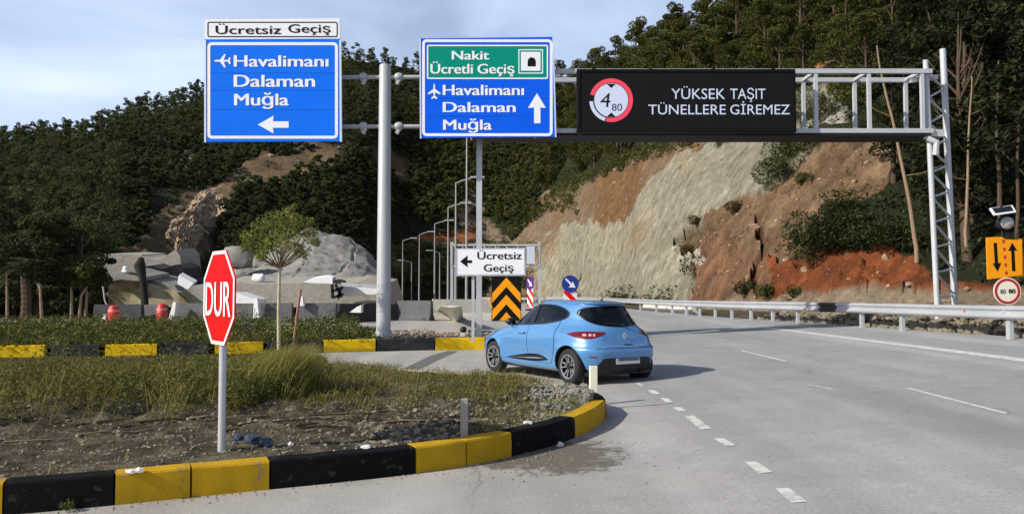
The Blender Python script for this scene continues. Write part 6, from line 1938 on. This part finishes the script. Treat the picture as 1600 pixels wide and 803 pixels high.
# shrubs one can count on the cut slope
def shrub(px, py, r, n, leafm, label, ls=.11, flat_=.8, where=None, group='shrubs on the right cut slope', name='shrub'):
    c = where or hill_at(px, py)
    pts = np.concatenate([blob(n // 2, r * random.uniform(.4, .7), flat_) + np.array([random.uniform(-.6, .6) * r, random.uniform(-.4, .4) * r, r * flat_ * random.uniform(.2, .9)]) for _ in range(6)])
    me = np_mesh(name, leaves(pts, ls * .55), 4, leafm)
    o = link(name, me, loc=c - Vector((0, 0, .1))); return tag(o, label, 'shrub', group)
for a in [(1216, 278, 1.7, 900, LF['shrub'], 'olive shrub at the top corner of the grey cut, left of the brown scree', .14),
          (1232, 248, 1.5, 800, LF['shrub'], 'olive shrub just under the display board where the grey cut meets the scree', .14),
          (1258, 232, 1.4, 700, LF['shrub'], 'yellow green shrub at the top of the scree under the display board', .14),
          (1262, 284, .7, 400, LF['shrub'], 'small round green shrub alone high on the brown scree', .11),
          (1148, 332, .9, 500, LF['shrub_brown'], 'dry dark shrub on the ridge between grey cut and scree', .12),
          (1092, 352, .7, 400, LF['shrub_brown'], 'small dry shrub above the pale gully of the grey cut', .11),
          (1072, 392, .8, 400, LF['shrub_brown'], 'dry brown shrub in the pale gully below the others', .11),
          (1285, 395, 2.0, 1400, LF['shrub_dark'], 'large dark green bush in the middle of the scree, left half', .15),
          (1325, 390, 1.9, 1300, LF['shrub_dark'], 'large dark green bush in the middle of the scree, right half', .15),
          (1300, 345, 1.5, 1000, LF['shrub_dark'], 'dark green bush on top of the large bush group on the scree', .14),
          (1370, 375, 1.5, 900, LF['shrub_dark'], 'dark bush between the scree and the leaning dead trunk', .14),
          (1400, 385, 1.3, 800, LF['shrub_dark'], 'dark bush at the foot of the leaning dead trunk', .13),
          (1170, 452, .8, 500, LF['shrub_dark'], 'low green bush at the foot of the red soil bank', .10),
          (1200, 458, .7, 500, LF['shrub'], 'low olive bush beside the guardrail below the red bank', .10),
          (1240, 460, .6, 400, LF['shrub'], 'narrow green tuft at the foot of the red bank', .09),
          (1290, 185, 2.3, 1400, LF['shrub_pale'], 'pale grey green bush seen through the open gantry frame', .16),
          (1262, 190, 1.6, 900, LF['shrub_pale'], 'pale bush right beside the display board in the gantry frame', .15),
          (1320, 150, 1.8, 1000, LF['shrub'], 'green bush above the pale one inside the gantry frame', .15)]:
    shrub(*a)

# bare trunks in front of the dark wood on the right
def bare_trunk(pts, Y, r, label, material, twigs=3, name='dead_tree'):
    p3 = [P(x, y, Y) for x, y in pts]
    t = thing(name, label, 'dead tree', p3[0], group='bare trunks by the roadside wood')
    mb = MB(); q = resample(p3, .5); n = len(q)
    for i, v in enumerate(q): v += Vector((.07 * noise.noise(v * .6), .07 * noise.noise(v * .6 + Vector((5, 5, 5))), 0))
    mb.tube([p3[0] + Vector((0, 0, -.6))] + q, [r * 1.1] + [r * (1.1 - .75 * i / n) for i in range(n)], 9); mb.build('trunk', material, t, smooth_angle=60)
    for k in range(twigs):
        a = q[int(n * (.35 + .55 * k / max(1, twigs)))]; s = random.choice((-1, 1)); d = Vector((s * random.uniform(.6, 1.5), random.uniform(-.5, .3), random.uniform(.1, .8)))
        mb = MB(); mb.tube([a, a + d * .5 + Vector((0, 0, -.1)), a + d], [r * .3, r * .2, r * .06], 5); mb.build('branch', material, t, smooth_angle=60)
YT = 27.5
bare_trunk([(1432, 388), (1420, 310), (1405, 225), (1388, 160), (1376, 110), (1371, 72)], 33, .085, 'long pale dead trunk leaning left behind the right end of the gantry', MT['bark_pale'], 2)
bare_trunk([(1509, 362), (1511, 290), (1516, 210), (1519, 120)], 31, .06, 'slim reddish bare trunk standing right of the lattice leg', MT['bark_pale'], 3)
bare_trunk([(1562, 322), (1560, 250), (1557, 180), (1560, 95)], 31, .085, 'crooked grey bare trunk behind the solar panel', MT['bark'], 5)
bare_trunk([(1588, 440), (1592, 340), (1590, 240), (1596, 120)], 33, .09, 'dark bare trunk at the right edge of the photo', MT['bark'], 3)

# --- left foreground of the wood: palm and thin trees behind the median
def palm(px, py, Y, h, label):
    g = Vector(((px - 800) / F * Y, Y, 0))
    t = thing('palm_tree', label, 'palm tree', g)
    mb = MB(); ps = [g + Vector((.06 * math.sin(z * 1.7), 0, z)) for z in np.linspace(0, h, 22)]
    mb.tube(ps, [.27 - .05 * (i / 22) + (.03 if i % 2 else 0) for i in range(22)], 10); mb.build('trunk', MT['bark'], t)
    arr = []
    top = np.array(ps[-1] - g)
    for k in range(26):
        a = 2 * math.pi * k / 26 + random.uniform(-.1, .1); el = random.uniform(-.3, 1.25); ln = random.uniform(1.1, 1.6)
        d = np.array([math.cos(a) * math.cos(el), math.sin(a) * math.cos(el), math.sin(el)])
        sd = np.array([-math.sin(a), math.cos(a), 0])
        prev = None
        for j in range(11):
            s = j / 10 * ln; c = top + d * s - np.array([0, 0, .45 * s * s])
            for q in (-1, 1):
                tip_ = c + sd * q * .34 * (1 - .55 * j / 10) + d * .22 - np.array([0, 0, .12])
                arr.append(np.stack([c, c + d * .07, tip_, tip_ - d * .03]))
    link('crown', np_mesh('crown', np.stack(arr), 4, LF['palm']), t)
palm(41, 492, 44, 3.0, 'shaggy palm tree with a thick rough trunk at the left edge')
def thin_tree(pts, Y, crown_r, leafm, label, fork=None, r=.08):
    p3 = [P(x, y, Y) for x, y in pts]; g = Vector((p3[0].x, Y, 0))
    t = thing('thin_tree', label, 'tree', g, group='thin trees behind the median on the left')
    mb = MB(); mb.tube([g] + p3[1:], [r * 1.2] + [r * (1 - .5 * i / len(p3)) for i in range(1, len(p3))], 8)
    if fork: mb.tube([P(*q, Y) for q in fork], [r * .8] + [r * .4] * (len(fork) - 1), 6)
    mb.build('trunk', MT['bark_pale'], t, smooth_angle=60)
    tp_ = np.array(p3[-1] - g)
    pts_ = np.concatenate([blob(420, crown_r * random.uniform(.4, .7), .8) + tp_ + np.array([random.uniform(-.7, .7) * crown_r, random.uniform(-.5, .5) * crown_r, random.uniform(0, .9) * crown_r]) for _ in range(6)])
    link('crown', np_mesh('crown', leaves(pts_, .10), 4, leafm), t)
thin_tree([(66, 488), (63, 455), (62, 432)], 43, 1.0, LF['shrub_dark'], 'pale forked thin tree right of the palm', [(63, 455), (56, 432)])
thin_tree([(112, 484), (112, 460), (111, 445)], 44, .8, LF['shrub_dark'], 'short straight thin tree third from the left edge')
thin_tree([(124, 484), (127, 462), (137, 446)], 44, .9, LF['shrub'], 'bent thin tree between two straight ones')
thin_tree([(134, 484), (136, 455), (137, 440)], 44.5, 1.0, LF['shrub_dark'], 'straight pale thin tree next to the bent one')
thin_tree([(12, 490), (11, 455), (10, 420)], 45, 1.4, LF['shrub_dark'], 'dark thin tree left of the palm at the photo edge')
# dark screen of trees behind them
rowt = [(-60, 52, 1.0), (-20, 50, 1.1), (25, 53, 1.05), (62, 50, .95), (95, 54, 1.0), (128, 52, .8), (150, 56, .75)]
for x, Y, s in rowt:
    place(random.choice(PF), Vector(((x - 800) / F * Y, Y, -.2)), s, random.uniform(0, 6), 'tall dark pine in the shaded row behind the palm and thin trees', 'dark pines behind the palm')

# --- sapling
g = G(436, 550, .05); g.z = .05; Y = g.y
t = thing('sapling', 'young round tree with yellow green leaves on a slim pale trunk', 'tree', g)
tt_ = P(437, 418, Y)
mb = MB(); mb.tube([g + Vector((0, 0, -.1)), g.lerp(tt_, .5) + Vector((-.02, 0, 0)), tt_], [.05, .043, .036], 10); mb.build('trunk', MT['bark_young'], t, smooth_angle=60)
lob = []
mb = MB()
for px, py, dy, r in [(395, 375, -.1, .26), (408, 355, .2, .28), (425, 345, -.3, .30), (445, 340, .1, .30), (462, 345, -.2, .24), (470, 360, .2, .26), (480, 372, -.05, .20), (430, 372, -.45, .30), (452, 372, -.45, .30), (415, 388, -.2, .24), (440, 392, .3, .26), (465, 388, .1, .22), (440, 362, .45, .32), (455, 328, .0, .15), (461, 322, 0, .08), (388, 384, .1, .17), (400, 395, .2, .18), (383, 368, .0, .17), (381, 388, -.2, .13), (488, 362, .1, .17), (494, 378, -.1, .15), (484, 345, .1, .13), (408, 402, -.2, .14), (474, 398, -.2, .14)]:
    c = P(px, py, Y + dy); lob.append(blob(270 if r > .2 else 130, r * 1.05, .85, .2) + np.array(c - g))
    mb.tube([tt_ + Vector((0, 0, -.02)), tt_.lerp(c, .45) + Vector((0, 0, -.05)), c], [.022, .014, .005], 5)
for px, py in [(482, 352), (492, 362), (497, 378), (390, 400), (484, 390)]:
    c = P(px, py, Y); mb.tube([tt_, tt_.lerp(c, .5) + Vector((0, 0, -.06)), c], [.016, .010, .004], 5); lob.append(blob(26, .1, .9, .2) + np.array(c - g))
mb.build('branches', MT['bark_pale'], t, smooth_angle=60)
link('crown', np_mesh('crown', leaves(np.concatenate(lob), .034, .2), 4, LF['sapling']), t)
# leaning stake
a, b = G(456, 549, .05), P(470, 452, Y - .1)
mb = MB(); mb.bar(a + Vector((0, 0, -.1)), a.lerp(b, .55), .045, .035, 0); mb.bar(a.lerp(b, .5), b, .055, .04, 0)
o = mb.build('wooden_stake', MT['stake'], loc=a); tag(o, 'reddish wooden stake leaning to the right beside the sapling trunk', 'stake')

# --- scrub on the far median
arr = []; arr2 = []
for i in range(len(MED) - 1):
    for k in range(24):
        p = MED[i][k]
        px, py = project(p)
        if not -260 < px < 600: continue
        dens = 3 if px < 380 else 2
        for _ in range(dens):
            q = p + Vector((random.uniform(-.1, .1), random.uniform(-.15, .15), 0))
            h = (.16 + .30 * smooth(0, 6, k)) * (1 if px < 560 else .4) * (1.0 + .5 * noise.noise(Vector((q.x * .8, q.y * .8, 3))))
            if random.random() < .25: continue
            pts = blob(20, .17, 1.0, .2) * np.array([1, 1, h / .2]) + np.array(q) + np.array([0, 0, h * .55])
            (arr if random.random() < .75 else arr2).append(leaves(pts, .036, .1, .4))
for a_, m_, nm, lb_ in ((arr, LF['weeds_dark'], 'weeds', 'dense dark green scrub covering the far median'), (arr2, LF['weeds'], 'weeds', 'lighter olive shoots among the far median scrub')):
    o = link(nm, np_mesh(nm, np.concatenate(a_), 4, m_)); tag(o, lb_, 'weeds', kind='stuff')

# --- weeds, grass and stones of the near island
def blades(base, h, w_, lean, wind=(0, 0)):
    """curved grass blades as two-segment strips -> (n*2,4,3)"""
    n = len(base); a = RNG.uniform(0, 2 * math.pi, n)
    d = np.stack([np.cos(a), np.sin(a), np.zeros(n)], 1); sd = np.stack([-np.sin(a), np.cos(a), np.zeros(n)], 1)
    hh = h[:, None]; ln = (lean * RNG.uniform(.3, 1.2, n))[:, None] * hh
    wv = np.array([wind[0], wind[1], 0])[None, :] * hh
    p0 = base; p1 = base + d * ln * .35 + wv * .3 + np.array([0, 0, 1]) * hh * .58; p2 = base + d * ln + wv + np.array([0, 0, 1]) * hh * .95
    w_ = np.ones((n, 1)) * w_
    q1 = np.stack([p0 - sd * w_, p0 + sd * w_, p1 + sd * w_ * .75, p1 - sd * w_ * .75], 1)
    q2 = np.stack([p1 - sd * w_ * .75, p1 + sd * w_ * .75, p2 + sd * w_ * .12, p2 - sd * w_ * .12], 1)
    return np.concatenate([q1, q2])
wk = []; gb, gh = [], []; wl = []; wd = []; dryb, dryh = [], []
ipts = [inside_island() for _ in range(60000)]
for p, t_ in ipts:
    px, py = project(p)
    if not -150 < px < 960: continue
    nz_ = .5 + .5 * noise.noise(Vector((p.x * .9, p.y * .9, 1.7)))
    edge_y = 648 + 42 * noise.noise(Vector((px * .017, py * .01, 4))) + 14 * noise.noise(Vector((px * .06, py * .03, 9))) - smooth(330, 520, px) * 58      # weeds grow beyond the bare working strip
    D = (edge_y - py)
    if px < 520 and D > -6:
        thick = smooth(-6, 22, D)
        if random.random() < .36 * thick:
            cl = .45 + 1.25 * smooth(.30, .72, .5 + .5 * noise.noise(Vector((p.x * 1.7, p.y * 1.7, 8)))); h = (.14 + .36 * thick * nz_) * cl * (1 - smooth(430, 520, px) * .6) * (1 - .95 * (1 - smooth(572, 616, py)))
            pts = blob(24, .16, 1, .1) * np.array([1, 1, h / .16]) + np.array(p) + np.array([0, 0, h * .55])
            (wd if random.random() < .18 + .55 * (1 - thick) + .35 * (1 - smooth(60, 160, px)) * smooth(600, 640, py) else wl).append(leaves(pts, .019, -.2, .26))
        if random.random() < .75 * thick: gb.append(tuple(p)); gh.append((.18 + .38 * nz_) * random.uniform(.5, 1.1) * (.5 + 1.0 * smooth(.30, .72, .5 + .5 * noise.noise(Vector((p.x * 1.7, p.y * 1.7, 8))))) * (1 - smooth(430, 520, px) * .5) * (1 - .95 * (1 - smooth(572, 616, py))))
    elif px >= 430 and py < 660 and random.random() < .75 * smooth(.30, .60, nz_) * (1 - smooth(610, 660, py)) * (1 - smooth(800, 868, px)):
        if random.random() < .4:
            pts = blob(14, .08, 1, .1) + np.array(p) + np.array([0, 0, .06]); (wl if random.random() < .5 else wd).append(leaves(pts, .014, .0, .3))
        else: gb.append(tuple(p)); gh.append(random.uniform(.08, .22))
    elif random.random() < .035 * smooth(.4, .7, nz_):
        dryb.append(tuple(p)); dryh.append(random.uniform(.05, .14))
# bushy clumps standing out of the weeds
for k in range(430):
    p, t_ = ipts[random.randrange(len(ipts))]; px, py = project(p)
    if not (-120 < px < 470 and 596 < py < 654): continue
    r = random.uniform(.13, .30); pts = blob(int(2600 * r), r, 1.0, .35) + np.array(p) + np.array([0, 0, r * .7])
    (wd if px < 140 and py > 610 and random.random() < .6 else (wk if random.random() < .55 else wl)).append(leaves(pts, .02, -.1, .32))
# grassy rim behind the black kerb near the nose
for p, t_ in ipts[:60000]:
    px, py = project(p)
    if 740 < px < 905 and t_ < .22 and random.random() < .5: gb.append(tuple(p)); gh.append(random.uniform(.03, .09))
# tall tussock that leans right behind the stop sign
tc_ = [(G(405, 628, KH), .62), (G(430, 632, KH), .72), (G(455, 620, KH), .62), (G(380, 620, KH), .55)]
tb, th_ = [], []
for c, h in tc_:
    for _ in range(1500):
        a = random.uniform(0, 6.28); r = abs(random.gauss(0, .20)); tb.append((c.x + r * math.cos(a), c.y + r * math.sin(a), KH)); th_.append(h * random.uniform(.55, 1.15))
tus = blades(np.array(tb), np.array(th_), .0045, .34, (.38, .05))
tag(link('tall_grass', np_mesh('tall_grass', tus, 4, LF['grass'])), 'tall pale green grass leaning right behind the stop sign', 'grass', kind='stuff')
tag(link('grass', np_mesh('grass', np.concatenate([blades(np.array(gb), np.array(gh), .0035, .85, (.12, 0)), blades(np.array(dryb), np.array(dryh), .004, .9)]), 4, LF['grass'])), 'thin olive grass growing on the near island', 'grass', kind='stuff')
tag(link('weeds', np_mesh('weeds', np.concatenate(wl), 4, LF['weeds'])), 'dense olive weeds on the left of the near island', 'weeds', kind='stuff')
tag(link('weeds', np_mesh('weeds', np.concatenate(wk), 4, LF['weeds_dark'])), 'darker bushy weeds among the olive ones on the near island', 'weeds', kind='stuff')
tag(link('weeds', np_mesh('weeds', np.concatenate(wd), 4, LF['weeds_dry'])), 'dry brownish weeds on the near island', 'weeds', kind='stuff')

# stones: squashed, noisy polyhedra
_ico = bmesh.new(); bmesh.ops.create_icosphere(_ico, subdivisions=1, radius=1)
ICO_V = np.array([v.co[:] for v in _ico.verts]); ICO_F = np.array([[v.index for v in f.verts] for f in _ico.faces]); _ico.free()
def stones(items, name, material, label, cat, kind='stuff'):
    arr = []
    for p, s in items:
        v = ICO_V * (1 + RNG.uniform(-.28, .28, (len(ICO_V), 1))) * (s * RNG.uniform(.6, 1.2, 3)) * np.array([1, 1, .72])
        a = RNG.uniform(0, 6.28); c_, s_ = math.cos(a), math.sin(a)
        v = v @ np.array([[c_, -s_, 0], [s_, c_, 0], [0, 0, 1]]).T
        arr.append((v + np.array(p))[ICO_F])
    o = link(name, np_mesh(name, np.concatenate(arr), 3, material)); return tag(o, label, cat, kind=kind)
MT['pebble'] = mat('mixed_pebbles', (.20, .17, .12), .95, 0, .55, 9, .3, 60)
MT['pebble_grey'] = mat('grey_gravel', (.25, .235, .205), .95, 0, .35, 20, .3, 60)
it, ig = [], []
for p, t_ in ipts:
    px, py = project(p)
    if not -60 < px < 950: continue
    if py > 585 and random.random() < .62 * (1 if py > 640 or px > 480 else .3): it.append((p, abs(random.gauss(.002, .011)) + .004))
    if px > 830 and py < 660 and random.random() < .8: ig.append((p, random.uniform(.010, .028)))
    if 560 < px < 720 and 640 < py < 700 and random.random() < .3: it.append((p, abs(random.gauss(.016, .014)) + .012))
for k in range(500):                                  # crumbs washed on to the apron
    a = RNG.uniform(0, 6.28); r = abs(RNG.normal(0, .55)); q = Vector((.2 + 1.3 * r * math.cos(a), 7.75 + r * math.sin(a), 0))
    if q.y < 7.95 + .9 * q.x - .0: it.append((Vector((q.x, q.y, H(q.x, q.y) + .004)), random.uniform(.004, .014)))
fr_ = path_frames(NEARP)
for k in range(700):                                  # grit along the foot of the kerb
    p, tt, nn2 = fr_[random.randrange(0, iN)]
    q = p - nn2 * abs(random.gauss(0, .10)); it.append((Vector((q.x, q.y, H(q.x, q.y) + .003)), random.uniform(.003, .012)))
ip = []; MT['pebble_pale'] = mat('pale_stone_chips', (.46, .43, .37), .9, 0, .3, 12)
for p, t_ in ipts[:9000]:
    px, py = project(p)
    if 20 < px < 780 and 645 < py < 712 and random.random() < .11: ip.append((p + Vector((0, 0, .004)), random.uniform(.006, .017)))
stones(ip, 'stones', MT['pebble_pale'], 'pale stone chips and scraps scattered over the bare soil', 'stones')
stones(it, 'stones', MT['pebble'], 'small stones and clods scattered over the bare soil of the near island', 'stones')
stones(ig, 'gravel', MT['pebble_grey'], 'grey gravel heaped on the rounded nose of the near island', 'gravel')
# gravel on the median near the mast
im = []
for i in range(len(MED) - 1):
    for k in range(1, 22):
        p = MED[i][k]; px, _ = project(p)
        if 560 < px < 770:
            for _ in range(2): im.append((p + Vector((random.uniform(-.1, .1), random.uniform(-.1, .1), random.uniform(0, .12 if 600 < px < 680 else .03))), random.uniform(.03, .07)))
MT['pebble_brown'] = mat('brown_rubble', (.30, .23, .175), .95, 0, .5, 9, .3, 60)
stones(im, 'gravel', MT['pebble_brown'], 'brown rubble on the median round the foot of the mast', 'gravel')
# rubble behind the guardrail
ir = []
for k in range(1500):
    y = random.uniform(14, 34); x = rail_x(y) + random.uniform(.45, 2.2); d = x - rail_x(y)
    z = H(x, y) + random.uniform(-.05, .55) * smooth(.3, 1.3, d) * (1 if y < 28 else .5)
    ir.append((Vector((x, y, z)), random.choice((.06, .09, .12, .16, .2))))
MT['rubble'] = mat('dusty_brown_rubble', (.22, .185, .135), .95, 0, .4, 5, .6, 14, dirt=(.10, .08, .05), dscale=2.5, dthr=.52, spec=.08)
stones(ir, 'rubble', MT['rubble'], 'rough broken stones heaped behind the guardrail', 'rubble')
isr = []
for c in hill_random(lambda z, px, py, p: z in ('scree', 'red', 'orange', 'sand', 'lens', 'pale') or (z == 'gravel' and RNG.random() < .10), 22000):
    isr.append((c[0], abs(random.gauss(.03, .085)) + .03))
stones(isr, 'scree', MT['rock_brown'], 'loose brown rocks lying on the broken slope', 'scree')
isr = []
for c in hill_random(lambda z, px, py, p: z in ('bare', 'rockface', 'ledge', 'patch2'), 700): isr.append((c[0], abs(random.gauss(.1, .25)) + .1))
stones(isr, 'scree', MT['rock'], 'loose pale rocks on the bare left hillside', 'scree')

# dry branches dragged over the soil; dark ones imitate shadow lines of its ridges
mb = MB(); mbd = MB()
for k in range(1500):
    p, t_ = inside_island(); px, py = project(p)
    if not (0 < px < 800 and 645 < py < 725 and t_ > .10): continue
    L_ = random.uniform(.25, .85); a = R(17 + random.gauss(0, 14)); q = p + Vector((math.cos(a), math.sin(a), 0)) * L_
    mid = p.lerp(q, .5) + Vector((random.uniform(-.04, .04), random.uniform(-.04, .04), .03))
    rt_ = random.uniform(.5, 1.3); (mbd if random.random() < .6 else mb).tube([p + Vector((0, 0, .01)), mid, q + Vector((0, 0, random.uniform(0, .05)))], [.011 * rt_, .009 * rt_, .004 * rt_], 5)
MT['twig_shadow'] = mat('shadow_line_twigs', (.035, .026, .017), .95, 0, .4, 10, spec=.05)
tag(mbd.build('dry_twigs', MT['twig_shadow']), 'dark sticks put in for the shadow lines of the bare soil ridges', 'twigs', kind='stuff')  # added sticks imitating shadow lines, not real dry twigs
tag(mb.build('dry_twigs', MT['twig']), 'dry twigs lying in rows over the bare soil', 'twigs', kind='stuff')
# countable litter
def litter(px, py, s, material, label, name='litter', dz=KH):
    c = G(px, py, dz); bm = bmesh.new(); bmesh.ops.create_icosphere(bm, subdivisions=2, radius=1)
    sd = random.uniform(0, 50)
    for v in bm.verts: v.co = Vector((v.co.x * s[0], v.co.y * s[1], v.co.z * s[2])) * (1 + .5 * noise.noise(v.co * 1.7 + Vector((sd, 0, 0))))
    me = bpy.data.meshes.new(name); bm.to_mesh(me); bm.free(); me.materials.append(material)
    o = link(name, me, loc=c + Vector((0, 0, s[2] * .6))); tag(o, label, 'litter')
litter(205, 738, (.05, .03, .018), MT['litter'], 'crumpled cream wrapper lying on top of the yellow kerb', dz=KH)
litter(218, 737, (.035, .03, .022), MT['post_cream'], 'small cream stone like wrapper beside the crumpled one on the yellow kerb', dz=KH)
litter(375, 690, (.06, .05, .05), MT['plastic_bag'], 'dark blue plastic scrap right of the stop sign post, left one', 'plastic_scrap')
litter(395, 693, (.09, .06, .06), MT['plastic_bag'], 'dark blue plastic bag lying right of the stop sign post', 'plastic_scrap')
litter(415, 697, (.07, .05, .05), MT['plastic_bag'], 'dark blue plastic scrap nearest the long black kerb', 'plastic_scrap')
litter(572, 700, (.05, .03, .02), MT['litter'], 'white stone on the soil edge above the long black kerb')
litter(454, 695, (.03, .02, .02), MT['litter'], 'small white chip at the left end of the long black kerb')
litter(875, 697, (.035, .03, .03), MT['litter'], 'white pebble at the foot of the curved black kerb', dz=0)
litter(824, 662, (.05, .03, .02), MT['litter'], 'flat white stone in the grass by the curved black kerb')
litter(148, 657, (.025, .02, .04), MT['litter'], 'upright white chip left of the stop sign at the weed edge')
litter(220, 658, (.03, .02, .02), MT['litter'], 'white chip between weeds and soil, centre left of the stop sign')
# small plant at the foot of the black kerb
c = G(105, 795, .02); pts = blob(90, .055, .7, .1) + np.array([0, 0, .03])
tag(link('small_plant', np_mesh('small_plant', leaves(pts, .016), 4, LF['weeds_dark']), loc=c), 'tiny green plant at the foot of the black kerb bottom left', 'plant')
